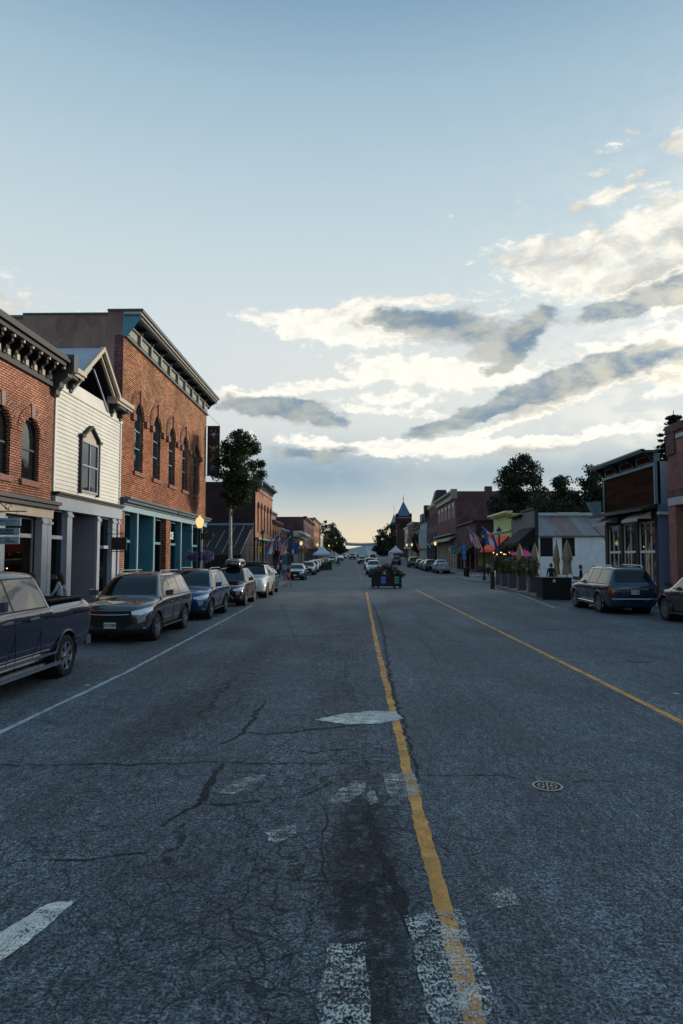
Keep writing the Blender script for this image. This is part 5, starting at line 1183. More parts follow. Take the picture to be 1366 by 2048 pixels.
class Body:
    def __init__(s, bm): s.bm = bm; s.L = bm.faces.layers.int.new('reg'); s.reg = {}; s.n = 0
    def mark(s, poly, axes, flt, name, m, label=None):
        """cut the outline (convex, clockwise or not) into the skin and claim the faces inside"""
        a, b = axes; bm = s.bm
        cx = sum(p[0] for p in poly)/len(poly); cy = sum(p[1] for p in poly)/len(poly)
        x0, x1 = min(p[0] for p in poly), max(p[0] for p in poly); y0, y1 = min(p[1] for p in poly), max(p[1] for p in poly)
        lines = []
        for i, p in enumerate(poly):
            q = poly[(i+1) % len(poly)]; nx, ny = q[1]-p[1], p[0]-q[0]; l = math.hypot(nx, ny); nx, ny = nx/l, ny/l
            if (cx-p[0])*nx+(cy-p[1])*ny > 0: nx, ny = -nx, -ny
            lines.append((p, nx, ny))
        for p, nx, ny in lines:
            fs = []
            for f in bm.faces:
                c = f.calc_center_median()
                if not flt(c, f.normal): continue
                us = [v.co[a] for v in f.verts]; vs = [v.co[b] for v in f.verts]
                if max(us) < x0 or min(us) > x1 or max(vs) < y0 or min(vs) > y1: continue
                fs.append(f)
            if not fs: continue
            es = {e for f in fs for e in f.edges}; vs = {v for f in fs for v in f.verts}
            co = Vector((0,0,0)); co[a], co[b] = p; no = Vector((0,0,0)); no[a], no[b] = nx, ny
            bmesh.ops.bisect_plane(bm, geom=list(fs)+list(es)+list(vs), dist=1e-5, plane_co=co, plane_no=no)
        s.n += 1; cnt = 0
        for f in bm.faces:
            c = f.calc_center_median()
            if flt(c, f.normal) and all((c[a]-p[0])*nx+(c[b]-p[1])*ny < 0 for p, nx, ny in lines): f[s.L] = s.n; cnt += 1
        s.reg[s.n] = (name, m, label); return cnt
    def kill(s, n):
        bmesh.ops.delete(s.bm, geom=[f for f in s.bm.faces if f[s.L] == n], context='FACES')
    def out(s, parent, name, bodymats, matfn):
        objs = {}
        def sub(ids, nm, mats, fn=None, par=parent):
            b2 = s.bm.copy(); L = b2.faces.layers.int['reg']
            bmesh.ops.delete(b2, geom=[f for f in b2.faces if f[L] not in ids], context='FACES')
            if not b2.faces: b2.free(); return None
            for f in b2.faces: f.smooth = True; f.material_index = fn(f) if fn else 0
            me = bpy.data.meshes.new(nm); b2.to_mesh(me); b2.free()
            for m in mats: me.materials.append(m)
            me.set_sharp_from_angle(angle=R(50))
            o = bpy.data.objects.new(nm, me); COL.objects.link(o); o.parent = par; return o
        sub({0}|{k for k, v in s.reg.items() if v[0] is None}, name, bodymats, matfn)
        for k, (nm, m, lb) in s.reg.items():
            if nm:
                o = sub({k}, nm, m if isinstance(m, list) else [m], matfn if isinstance(m, list) else None)
                if o and lb: o['label'] = lb
        s.bm.free()
def wheel(par, x, y, r, wd, side, style, m, far=False):
    n = 16 if far else 32
    hub = MB().lathe([(r*.60,side*wd*.28),(.001,side*wd*.28)], (0,0,0), 20, 'y').build('wheel', M['plastic'], par, world=False); hub.location = (x, y, r)
    s_ = side*wd/2
    MB().lathe([(r*.66,-s_*.9),(r*.9,-s_),(r*.985,-s_*.78),(r,-s_*.5),(r,s_*.5),(r*.985,s_*.78),(r*.9,s_),(r*.70,s_*.98),(r*.655,s_*.82)], (0,0,0), n, 'y').build('tyre', M['tyre'], hub, smooth='auto', world=False)
    mb = MB(); mb.lathe([(r*.655,s_*.82),(r*.665,s_*.92),(r*.60,s_*.93),(r*.58,s_*.55)], (0,0,0), n, 'y'); k = style
    for i in range(k):
        a = 2*math.pi*i/k+.3
        for d in ((-.10,.10) if k <= 6 else (0,)):
            p0 = (.1*r*math.cos(a+d*6), .1*r*math.sin(a+d*6)); p1 = (.60*r*math.cos(a+d*1.2), .60*r*math.sin(a+d*1.2)); w = .034*r/.36*(1.25 if k <= 6 else .95)
            dx, dz = p1[0]-p0[0], p1[1]-p0[1]; l = math.hypot(dx, dz); nx, nz = -dz/l*w/2, dx/l*w/2
            mb.prism([(p0[0]+nx,s_*.80,p0[1]+nz),(p0[0]-nx,s_*.80,p0[1]-nz),(p1[0]-nx*1.3,s_*.86,p1[1]-nz*1.3),(p1[0]+nx*1.3,s_*.86,p1[1]+nz*1.3)], (0,-s_*.12,0))
    mb.lathe([(r*.15,s_*.70),(r*.15,s_*.88),(.001,s_*.90)], (0,0,0), 12, 'y'); mb.build('rim', m, hub, world=False)
def car(name, label, col, L=4.9, Wd=1.95, H=1.75, hf=.95, hc=1.10, zb=1.08, xcf=1.18, rake=.80, rr=.40, tail=.10, wb=2.85, fo=.95, r=.36, kind='suv', pk=.98, rimm=None, spokes=5,
        rails=True, clad=True, grille='bar', plate=None, cat='car', far=False, rearglass=.55, tailz=(.86,1.08), group='cars parked along the street', chromeline=False, pm=None, headz=(.68,.83), D=.35):
    w = Wd/2; F = L/2; xc = F-xcf; xf = xc-rake; t = thing(name, label, cat, (0,0,0), 0, group); P = pm or paint('car_paint_%02x%02x%02x' % tuple(int(255*c**.45) for c in col), col)
    nose = [[F,.40,.72*w,.58,.58*w,.70],[F-.06,.28,.86*w,.72,.72*w,hf-.10],[F-.22,.22,.965*w,.82,.80*w,hf-.01],[F-.65,.20,w,hf-.01,.84*w,hf+.07],[xc+.12,.20,w,zb-.05,.85*w,hc-.015],[xc,.20,w,zb-.04,.83*w,hc+.02],
        [(xc+xf)/2,.20,w,zb-.01,.74*w,(hc+H)/2+.03],[xf,.20,w,zb,.665*w,H-.05],[xf-.4,.20,w,zb,.66*w,H-.012]]
    if kind == 'suv':
        xr = -F+rr; st = nose+[[(xf-.4+xr)/2,.20,w,zb+.01,.66*w,H],[xr,.22,.99*w,zb+.02,.645*w,H-.06],[xr-.1,.22,.985*w,zb+.02,.65*w,H-.12],
            [(xr-.1-F+tail)/2,.24,.97*w,zb+.02,.71*w,(H-.12+zb+.12)/2+.04],[-F+tail,.27,.945*w,zb+.0,.76*w,zb+.10],[-F+.05,.30,.91*w,zb-.06,.77*w,zb],[-F,.40,.84*w,.84,.72*w,.95]]
    elif kind == 'sedan':
        xr = -F+1.35; st = nose+[[(xf-.4+xr)/2,.20,w,zb+.01,.65*w,H],[xr,.2,.99*w,zb+.02,.64*w,H-.08],[xr-.45,.22,.985*w,zb+.02,.72*w,(H+zb)/2+.04],[-F+.5,.24,.96*w,zb,.78*w,zb+.06],[-F+.1,.27,.92*w,zb-.05,.76*w,zb+.02],[-F,.38,.85*w,.76,.7*w,.9]]
    else:
        xr = -F+1.95; bz = 1.47; st = nose+[[(xf-.4+xr)/2,.24,w,zb+.0,.67*w,H],[xr+.1,.26,w,zb,.66*w,H-.03],[xr+.02,.26,w,zb,.67*w,H-.09],[xr-.06,.28,w,bz-.14,.80*w,bz+.02],[xr-.1,.28,w,bz-.14,.86*w,bz],[(xr-F)/2,.30,w,bz-.13,.88*w,bz],
            [-F+.18,.32,w*.995,bz-.14,.88*w,bz],[-F+.06,.34,.985*w,bz-.16,.87*w,bz-.02],[-F,.40,.95*w,bz-.22,.85*w,bz-.10]]
        st = [[x, max(a, .34) if x > -F+.3 else a+.05, b, c, d, e] for x, a, b, c, d, e in st]
    B = Body(shellmesh(st, 2, .55)); side = lambda sg, z0=-9, z1=9: (lambda c, n: c.y*sg > .45*w and abs(n.y) > .25 and z0 < c.z < z1)
    xwf, xwr = F-fo, F-fo-wb
    ax = (0, 2)
    for sg in (1, -1):
        if far and sg*1 == -1 and False: continue
        # wheel arches
        for xw in (xwf, xwr):
            ra = r*1.17; poly = [(xw+ra*math.cos(2*math.pi*i/14), r+.015+ra*math.sin(2*math.pi*i/14)) for i in range(14)]
            B.mark(poly, ax, lambda c, n, sg=sg: c.y*sg > .5*w and c.z < 1.15, None, None); B.kill(B.n)
        # doors and seams
        zt = zb-.035; z0 = .42; xd = [xc-.05, xf-.62 if kind != 'x' else 0, None]
        d0 = min(xc-.02, xwf-r*1.35); d1 = d0-1.08; d2 = max(d1-.98, xwr+r*.55) if kind != 'pickup' else d1-.92
        for (a, b) in ((d0, d1), (d1, d2)):
            q = [(a,z0),(a,zt),(b,zt),(b,z0)]
            if not far: B.mark([(a+.009,z0-.012),(a+.009,zt+.0),(b-.009,zt+.0),(b-.009,z0-.012)], ax, side(sg), None, None)
            sid = B.n
            if not far:
                for f in B.bm.faces:
                    if f[B.L] == sid: f[B.L] = 0; f.material_index = 0
            if not far: B.mark([(a-.006,z0),(a-.006,zt),(b+.006,zt),(b+.006,z0)], ax, side(sg), 'door', [P, M['plastic'], M['seam']])
        # side windows
        za, zt2 = zb+.045, H-.135 if kind != 'pickup' else H-.15
        xl, xu = xc-.30, xf-.16
        rl, ru = ((-F+tail+.30, xr+.10) if kind == 'suv' else ((xr-.30, xr+.02) if kind == 'sedan' else (xr+.12, xr+.17)))
        fl = lambda c, n, sg=sg: c.y*sg > .35*w and abs(n.y) > .35 and c.z > zb-.1
        B.mark([(xl+.04,za-.028),(xu+.03,zt2+.025),(ru-.03,zt2+.025),(rl-.04,za-.028)], ax, fl, 'window_surround', M['chrome'] if chromeline else M['plastic'])
        cuts = [d1, (d2 if kind != 'pickup' else None)]
        bounds = [(xl, xu)]
        for c in cuts:
            if c is None: continue
            cc = c-.02; bounds.append((cc, cc-.03))
        bounds.append((rl, ru)); tp = .03
        for (a0, a1), (b0, b1) in zip(bounds, bounds[1:]):
            f_ = 0 if (a0, a1) == bounds[0] else tp; e_ = 0 if (b0, b1) == bounds[-1] else tp
            if a0-f_-(b0+e_) < .12: continue
            B.mark([(a0-f_,za),(a1-f_,zt2),(b1+e_,zt2),(b0+e_,za)], ax, fl, 'side_window', M['carglass'])
    fr = lambda c, n: c.x > xf-.12 and c.x < xc+.12 and n.z > .2 and n.x > .25
    B.mark([(-.80*w,hc+.05),(.80*w,hc+.05),(.625*w,H-.07),(-.625*w,H-.07)], (1,2), fr, 'windshield', M['frontglass'])
    if kind == 'suv': B.mark([(-.70*w,zb+.10),(.70*w,zb+.10),(.60*w,H-.17),(-.60*w,H-.17)], (1,2), lambda c, n: c.x < xr+.05 and n.x < -.3, 'rear_window', M['frontglass'])
    elif kind == 'sedan': B.mark([(-.70*w,zb+.10),(.70*w,zb+.10),(.60*w,H-.12),(-.60*w,H-.12)], (1,2), lambda c, n: c.x < xr+.05 and c.x > -F+.4 and n.x < -.2, 'rear_window', M['frontglass'])
    else: B.mark([(-.58*w,bz+.1),(.58*w,bz+.1),(.56*w,H-.15),(-.56*w,H-.15)], (1,2), lambda c, n: abs(c.x-xr) < .3 and n.x < -.3, 'rear_window', M['frontglass'])
    frf = lambda c, n: c.x > F-.55 and n.x > .12
    h0, h1 = headz
    for sg in (1, -1):
        B.mark([(sg*.50*w,h0+.03),(sg*.50*w,h1-.05),(sg*.97*w,h1+.06),(sg*.99*w,h0+.10),(sg*.80*w,h0)], (1,2), frf, 'headlight', M['lamp_glass'])
        tz0, tz1 = tailz
        if kind == 'pickup': tz0, tz1 = bz-.46, bz-.09
        B.mark([(sg*(.74 if kind == 'pickup' else .82)*w,tz0),(sg*(.74 if kind == 'pickup' else .82)*w,tz1),(sg*1.02*w,tz1),(sg*1.02*w,tz0)], (1,2), lambda c, n: c.x < -F+(.42 if kind != 'pickup' else .20) and (n.x < -.12 or abs(n.y) > .5), 'tail_light', M['tail'])
    if grille: B.mark([(-.40*w,.42),(-.60*w,.56),(-.54*w,h1-.03),(.54*w,h1-.03),(.60*w,.56),(.40*w,.42)] if grille == 'bar' else [(-.30*w,.36),(-.46*w,.55),(-.40*w,h1),(.40*w,h1),(.46*w,.55),(.30*w,.36)], (1,2), frf, 'grille', M['blackmatte'])
    B.mark([(-.56*w,.30),(-.60*w,.40),(.60*w,.40),(.56*w,.30)], (1,2), frf, 'lower_intake', M['plastic'])
    if not far:
        if grille == 'bar': MB().tube([(F+.005,-.50*w,(h0+h1)/2-.05),(F+.035,-.2*w,(h0+h1)/2-.06),(F+.035,.2*w,(h0+h1)/2-.06),(F+.005,.50*w,(h0+h1)/2-.05)], .014, 6).build('grille_bar', M['chrome'], t, world=False)
        for sg in (1, -1):
            MB().lathe([(.001,.03),(.045,.03),(.055,0)], (F-.12,sg*.80*w,.50), 14, 'x').build('fog_lamp', M['lamp_glass'], t, world=False)
            MB().tube([(F-.07,sg*.70*w,.40),(F-.16,sg*.90*w,.42)], .014, 6).build('fog_trim', M['chrome'], t, world=False)
    zc = (.40 if clad else .30)
    cf = lambda c, n: c.z < .55
    bmesh.ops.bisect_plane(B.bm, geom=[x for q in (B.bm.faces, B.bm.edges, B.bm.verts) for x in q], dist=1e-5, plane_co=(0,0,zc), plane_no=(0,0,1))
    if kind == 'pickup':
        B.mark([(-F+.12,-.80*w),(-F+.12,.80*w),(xr-.16,.80*w),(xr-.16,-.80*w)], (0,1), lambda c, n: n.z > .6 and c.z > 1.2, None, None); B.kill(B.n)
    def mf(f): return 1 if f.calc_center_median().z < zc else 0
    B.out(t, 'body', [P, M['plastic'], M['seam']], mf)
    if not far:                                            # dark lines in the door gaps
        for sg in (1, -1):
            for xx in (d0, d1, d2):
                yy = w*.992
                mb = MB(); mb.tube([(xx,sg*w*.975,z0),(xx,sg*w*1.0,.62),(xx,sg*w*.992,zb-.13),(xx,sg*w*.97,zb-.04)], .006, 4); mb.build('panel_gap', M['seam'], t, world=False)
    if kind == 'pickup':
        mb = MB(); x0, x1, yw = -F+.12, xr-.16, .80*w
        mb.poly([(x0,-yw,.85),(x1,-yw,.85),(x1,yw,.85),(x0,yw,.85)])
        for (a, b) in (((x0,-yw),(x1,-yw)),((x1,-yw),(x1,yw)),((x1,yw),(x0,yw)),((x0,yw),(x0,-yw))): mb.poly([(*a,.85),(*b,.85),(*b,bz+.01),(*a,bz+.01)])
        mb.build('cargo_bed', M['plastic'], t, world=False)
        mb = MB(); [mb.box(-F+.1,xr-.1,s_*.80*w,s_*.90*w,bz+.005,bz+.03) for s_ in (-1,1)]; mb.build('bed_rail_cap', M['plastic'], t, world=False)
    for sg in (1, -1):
        for xw in (xwf, xwr):
            well = MB(); ra = r*1.2; well.lathe([(ra,sg*w*.50),(ra,sg*w*.95)], (xw,0,r+.015), 24, 'y'); well.lathe([(ra,sg*w*.50),(.001,sg*w*.50)], (xw,0,r+.015), 24, 'y')
            well.build('wheel_well', M['blackmatte'], t, world=False)
            if not far:
                pts = [(xw+ra*.985*math.cos(a), sg*w*(.985 if r+ra*math.sin(a) > .5 else .965), r+.015+ra*.985*math.sin(a)) for a in [math.pi*(i/16*1.2-.1) for i in range(17)]]
                MB().tube(pts, .022, 6).build('arch_trim', M['plastic'] if clad else P, t, smooth=True, world=False)
            wheel(t, xw, sg*(w*.99-.12), r, .24, sg, spokes, rimm or M['alloy'], far)
        xm = xc-.32; MB().prism([(xm,sg*w*1.0,zb+.07),(xm-.16,sg*w*1.0,zb+.07),(xm-.16,sg*(w+.20),zb+.10),(xm-.02,sg*(w+.22),zb+.10)], (0,0,.15)).build('mirror', P if not clad or far else P, t, world=False)
        if not far:
            for xh in (d1+.22, d2+.22): MB().box(xh-.1, xh+.1, sg*w*.985, sg*(w+.03), zb-.15, zb-.115).build('door_handle', M['chrome'] if chromeline or kind == 'pickup' else P, t, world=False)
        if rails:
            ya = .60*w; MB().tube([(xf-.25,sg*ya,H-.06),(xf-.42,sg*ya,H+.035),(xr+.30,sg*ya,H+.02),(xr+.12,sg*ya,H-.07)], .018, 6).build('roof_rail', M['alloy'], t, world=False)
        if kind != 'pickup' and not far: MB().tube([(xwf-r*1.3,sg*w*.985,.33),(xwr+r*1.3,sg*w*.985,.33)], .03, 6).build('sill', M['chrome'] if chromeline else M['plastic'], t, world=False)
    if kind == 'pickup' and not far:
        for sg in (1, -1):
            MB().box(xwr+r*1.35, xwf-r*1.3, sg*(w-.12), sg*(w+.10), .33, .40).build('running_board', M['chrome'], t, world=False)
            MB().box(xwr+r*1.25, xwf-r*1.2, sg*w*.985, sg*w*1.012, .52, .56).build('side_moulding', M['chrome'], t, world=False)
        MB().box(-F-.12, -F+.12, -.92*w, .92*w, .48, .66).build('rear_bumper', M['chrome'], t, world=False)
    MB().box(F-.02, F+.035, -.155, .155, .42, .57).build('front_plate', M['plate'], t, world=False)
    MB().box(-F-.035, -F+.02, -.155, .155, .78, .93).build('rear_plate', M['plate'], t, world=False)
    if plate:
        s_, where = plate; X_ = F+.04 if where == 'f' else -F-.04
        text(s_, .105, mat('plate_lettering', (.02,.03,.08), .5, var=0), t, (X_,0,.495 if where == 'f' else .855), (R(90),0,R(90) if where == 'f' else R(-90)), bold=.001)
    t['dims'] = [w, xwf, xwr]; return t
def putL(t, Yfw, Xs, rear=False):
    w, a, b = t['dims']; del t['dims']; t.rotation_euler.z = -math.pi/2; y = Yfw+(b if rear else a); t.location = (Xs-w, y, gz(y))
def putR(t, Yrw, Xs):
    w, a, b = t['dims']; del t['dims']; t.rotation_euler.z = math.pi/2; y = Yrw-b; t.location = (Xs+w, y, gz(y))
G = gnd
# left kerb, fronts towards the camera
c = car('pickup_truck', 'dark blue crew cab pickup truck with chrome trim cut off by the left edge', (.004,.014,.055), L=5.9, Wd=2.03, H=2.06, hf=1.22, hc=1.40, zb=1.36, xcf=1.45, rake=.72, wb=3.68, fo=.98, r=.40, kind='pickup', rails=False, clad=False, spokes=6, rimm=M['chrome'], cat='truck', headz=(.85,1.05), grille='big', group=None, chromeline=False)
x, y = G(128, 1353); putL(c, y, x+.06, rear=True)
c = car('parked_car', 'grey mid size SUV with silver roof rails parked behind the blue pickup', (.060,.068,.076), L=5.19, Wd=2.0, H=1.86, hf=1.04, hc=1.17, zb=1.12, wb=3.07, fo=1.0, r=.375, plate=('8KTF887', 'f'), xcf=1.32, rake=.80, headz=(.76,.90), spokes=5)
x, y = G(313, 1280); putL(c, y, x+.05)
c = car('parked_car', 'bright blue SUV with C shaped headlights, third vehicle from the left edge', (.006,.045,.17), L=5.0, Wd=1.93, H=1.84, hf=1.04, hc=1.16, zb=1.11, wb=2.89, fo=.98, r=.375, xcf=1.28, grille='big', headz=(.76,.90), spokes=8)
x, y = G(421, 1238); putL(c, y, x+.05)
c = car('parked_car', 'maroon SUV with a black cargo box on its roof and a chrome spindle grille', (.055,.010,.016), L=4.89, Wd=1.9, H=1.78, hf=.98, hc=1.12, zb=1.09, wb=2.79, fo=1.02, r=.375, grille='big', xcf=1.3, rake=.85, rr=.62, headz=(.72,.86), spokes=9, rails=False)
x, y = G(491, 1211); putL(c, y, x+.05)
st = [[a_, b_+.09, c_, d_+.09, e_, f_+.09] for a_, b_, c_, d_, e_, f_ in [[.98,1.86,.20,1.95,.14,2.0],[.90,1.76,.40,1.93,.32,2.08],[.55,1.72,.45,1.92,.40,2.15],[-.3,1.72,.46,1.92,.42,2.17],[-.95,1.74,.43,1.92,.36,2.12],[-1.05,1.85,.25,1.95,.2,2.02]]]
bm_ = shellmesh(st, 2); me = bpy.data.meshes.new('roof_box'); [setattr(f, 'smooth', True) for f in bm_.faces]; bm_.to_mesh(me); me.materials.append(paint('gloss_black_box', (.02,.022,.024), .1, .2)); o = bpy.data.objects.new('roof_box', me); COL.objects.link(o); o.parent = c; o.location = (-.45,.06,-.03)
mb = MB(); [mb.tube([(q,-.62,1.74),(q,-.6,1.82),(q,.6,1.82),(q,.62,1.74)], .02, 6) for q in (.1,-.95)]; mb.build('roof_bar', M['plastic'], c, world=False)
F_ = 4.89/2; mb = MB()
for sg in (1, -1): mb.tube([(F_-.05,sg*.36,.90),(F_+.02,sg*.24,.66),(F_-.02,sg*.46,.40),(F_-.12,sg*.52,.34)], .022, 6)
mb.build('grille_surround', M['chrome'], c, world=False)
c = car('parked_car', 'boxy white off-road SUV with black roof rack and black trim', (.62,.63,.62), L=4.83, Wd=1.93, H=1.90, hf=1.12, hc=1.24, zb=1.18, wb=2.79, fo=.95, r=.40, xcf=1.35, rake=.62, rr=.38, grille='big', headz=(.86,1.0), spokes=6, rimm=M['plastic'], pm=paint('white_car_paint', (.66,.67,.66), 0, .3), rails=False)
mb = MB(); mb.box(-1.7,.45,-.62,.62,1.97,2.0)
for q in (-1.7,-.6,.4): mb.box(q,q+.05,-.64,.64,1.86,1.99)
mb.build('roof_rack', M['plastic'], c, world=False)
x, y = G(534, 1195.5); putL(c, y, x+.05)
c = car('parked_car', 'dark grey wagon parked between the white off-road SUV and the corner island', (.05,.055,.06), L=4.8, Wd=1.87, H=1.62, hf=.95, hc=1.08, zb=1.05, wb=2.75, r=.34)
x, y = G(556, 1183.5); putL(c, y, x+.02, rear=True)
WP = paint('white_car_paint', (.66,.67,.66), 0, .3)
row = [(609,1160,'dark grey wagon facing us behind the woman in pink shorts',(.04,.05,.06),1.62,None),(630,1150,'silver grey SUV second in line beyond the corner island on the left',(.20,.22,.23),1.72,None),
  (637.5,1144.5,'white SUV third in line beyond the corner island on the left',(0,0,0),1.7,WP),(642,1141,'small dark SUV fourth in line before the white tent',(.03,.035,.04),1.66,None),(646.5,1137.5,'pale tan hatchback last in line before the white tent',(.24,.22,.18),1.55,None)]
for i, (u, v, lb, col, H, pm_) in enumerate(row):
    c = car('parked_car', lb, col, L=4.7, Wd=1.86, H=H, wb=2.72, r=.345, far=i > 0, pm=pm_, grille='big' if i == 0 else 'bar'); x, y = G(u, v); putL(c, y, max(x, -5.7)+.05)
def far_car(u, Y, lb, col, kind='suv', face=-1, H=1.7, pm_=None, L=4.7, Wd=1.9, group='cars parked along the street', nm='parked_car', cat='car', **k):
    c = car(nm, lb, col, L=L, Wd=Wd, H=H, kind=kind, far=True, pm=pm_, group=group, cat=cat, rails=False, wb=L*.585, **k); del c['dims']
    X_ = (u-709)/1365*(Y if face < 0 else Y); c.rotation_euler.z = face*math.pi/2; yc = Y+L/2; c.location = (X_, yc, gz(yc)); return c
far_car(665, 150, 'white SUV facing us just past the white tent on the left', (0,0,0), pm_=WP); far_car(680, 185, 'white sedan far down the left kerb', (0,0,0), kind='sedan', H=1.45, pm_=WP)
far_car(687, 215, 'dark car far down the left kerb', (.02,.02,.025)); far_car(692, 250, 'pale green car near the crest on the left kerb', (.3,.36,.32), H=1.6)
far_car(747.5, 87, 'silver pickup truck facing us right behind the flower planter', (.30,.33,.35), kind='pickup', L=5.6, Wd=1.95, H=1.85, hf=1.1, hc=1.25, zb=1.2, r=.39, group='cars in the centre lane', nm='pickup_truck', cat='truck')
far_car(740, 112, 'pale grey SUV behind the silver pickup in the centre lane', (.26,.30,.33), H=1.85, group='cars in the centre lane')
far_car(724, 150, 'dark car in the centre lane beside the pale grey SUV', (.02,.022,.025), group='cars in the centre lane')
far_car(746, 160, 'white van farther back in the centre lane', (0,0,0), H=2.1, pm_=WP, group='cars in the centre lane', zb=1.2, cat='van', nm='delivery_van')
far_car(705, 205, 'black pickup truck coming down the far end of the street', (.012,.012,.014), kind='pickup', L=5.6, Wd=2.0, H=1.9, hf=1.1, hc=1.25, zb=1.2, r=.4, group=None, nm='pickup_truck', cat='truck')
# right kerb, tails towards the camera
c = car('parked_car', 'slate blue three row SUV with long chrome sill parked beside the patio', (.010,.035,.07), L=5.05, Wd=1.97, H=1.84, hf=1.02, hc=1.15, zb=1.12, wb=2.86, fo=.98, r=.39, plate=('MCZ 0853', 'r'), tailz=(.62,1.14), chromeline=False, clad=False, spokes=9, rr=.52, tail=.16, rails=True)
mb = MB(); mb.box(-2.56,-2.50,-.80,.80,1.00,1.025); mb.build('tailgate_trim', M['chrome'], c, world=False); mb = MB(); mb.tube([(-2.5,-.86,.60),(-2.56,-.6,.60),(-2.57,.6,.60),(-2.5,.86,.60)], .02, 6); mb.build('bumper_trim', M['chrome'], c, world=False)
for sg in (1,-1): MB().tube([(1.0,sg*.99,.42),(-.9,sg*.99,.40)], .022, 6).build('side_trim', M['chrome'], c, world=False)
putR(c, 28.8, 10.15); c.scale = (1.05,1.05,1.05)
c = car('parked_car', 'glossy black SUV with bronze sheen entering from the right edge', (.010,.010,.011), L=5.3, Wd=2.06, H=1.86, hf=1.10, hc=1.22, zb=1.16, wb=3.07, fo=.92, r=.42, clad=False, spokes=10, headz=(.84,.98), rails=False)
w, a, b = c['dims']; del c['dims']; x, y = G(1330, 1241); c.rotation_euler.z = math.pi/2; c.location = (x+w-.02, y-a, 0)
c = car('pickup_truck', 'silver pickup truck seen from behind at the head of the right hand row', (.34,.38,.42), L=5.7, Wd=2.0, H=1.88, hf=1.12, hc=1.25, zb=1.22, xcf=1.45, wb=3.6, fo=.98, r=.40, kind='pickup', rails=False, cat='truck', far=True, headz=(.85,1.05))
del c['dims']; c.rotation_euler.z = math.pi/2; c.location = ((886-709)/1365*92, 92+2.85, gz(94)); MB().box(-2.93,-2.88,-.92,.92,.48,.66).build('rear_bumper', M['chrome'], c, world=False)
for (u, Y, lb, col, H) in ((862,101,'black SUV ahead of the silver pickup on the right row',(.012,.013,.015),1.8),(853,107.5,'grey hatchback third in the right hand row',(.10,.11,.12),1.55),(843,114,'dark green wagon fourth in the right hand row',(.02,.03,.028),1.6),(827,122,'big maroon black SUV leading the right hand row',(.03,.018,.018),1.9)):
    far_car(u, Y, lb, col, face=1, H=H)
far_car(793, 140, 'black SUV seen from behind in front of the right white tent', (.012,.012,.013), face=1, H=1.85)
# ================================================================== street furniture
def lamp(x, y, label, lit=True, h=None, basket=True, z=ZS, sc=1):
    t = thing('street_lamp', label, 'street lamp', (x, y, gz(y)+z), 0, 'street lamps along the pavements'); h = h or 3.75
    MB().lathe([(.19,0),(.19,.12),(.13,.2),(.15,.3),(.10,.42),(.085,1.0),(.065,h-.1),(.09,h-.05),(.09,h)], (0,0,0), 12).build('post', M['iron'], t, smooth='auto', world=False)
    if lit: MB().lathe([(.09,h),(.17,h+.12),(.24,h+.38),(.20,h+.52),(.08,h+.62),(.03,h+.72)], (0,0,0), 16).build('globe', M['globe'], t, smooth=True, world=False)
    else:
        MB().lathe([(.10,h),(.16,h+.1),(.20,h+.34)], (0,0,0), 12).build('globe', M['globe_off'], t, smooth=True, world=False)
        MB().lathe([(.25,h+.32),(.24,h+.42),(.14,h+.54),(.04,h+.66),(.02,h+.8)], (0,0,0), 12).build('cap', M['iron'], t, smooth=True, world=False)
    MB().tube([(-.42,0,h-1.1),(.42,0,h-1.1)], .02, 6).build('cross_arm', M['iron'], t, world=False)
    return t
leafm = {}
def leafmat(name, c1, c2):
    m, g, b, o = pbsdf(name); oi = g.n('ShaderNodeNewGeometry'); wn = g.n('ShaderNodeTexWhiteNoise'); sn = g.n('ShaderNodeVectorMath', operation='SNAP')
    sn.inputs[1].default_value = (.25,.25,.25); g.l(oi.outputs['Position'], sn.inputs[0]); g.l(sn.outputs[0], wn.inputs['Vector'])
    f = g.m('ADD', g.m('MULTIPLY', wn.outputs['Value'], .5), g.m('MULTIPLY', g.noise(oi.outputs['Position'], .9, 3), .5))
    c = g.mix(f, c1, c2); g.l(c, b.inputs['Base Color']); b.inputs['Roughness'].default_value = .6; b.inputs['Specular IOR Level'].default_value = .3
    tr = g.n('ShaderNodeBsdfTranslucent'); g.l(c, tr.inputs[0]); mx = g.n('ShaderNodeMixShader'); mx.inputs[0].default_value = .25; g.l(b.outputs[0], mx.inputs[1]); g.l(tr.outputs[0], mx.inputs[2]); g.l(mx.outputs[0], o.inputs[0])
    return m
M['leaf'] = leafmat('aspen_leaf', (.020,.034,.016), (.055,.085,.035)); M['leafd'] = leafmat('dark_leaf', (.012,.022,.014), (.038,.055,.030)); M['needle'] = leafmat('spruce_needle', (.010,.018,.016), (.022,.034,.028))
def leaves(mb, c, r, n, s, rn, flat=1.0):
    for _ in range(n):
        while True:
            p = Vector((rn.uniform(-1,1), rn.uniform(-1,1), rn.uniform(-1,1)))
            if p.length < 1: break
        p = Vector(c)+Vector((p.x*r, p.y*r, p.z*r*flat))
        a = Vector((rn.gauss(0,1), rn.gauss(0,1), rn.gauss(0,1))).normalized(); b = a.orthogonal().normalized(); b.rotate(Matrix.Rotation(rn.uniform(0,6.28), 3, a)); d = a.cross(b); q = s*rn.uniform(.6,1.3)
        mb.poly([p-b*q*.5, p+d*q*.38, p+b*q*.5, p-d*q*.38])
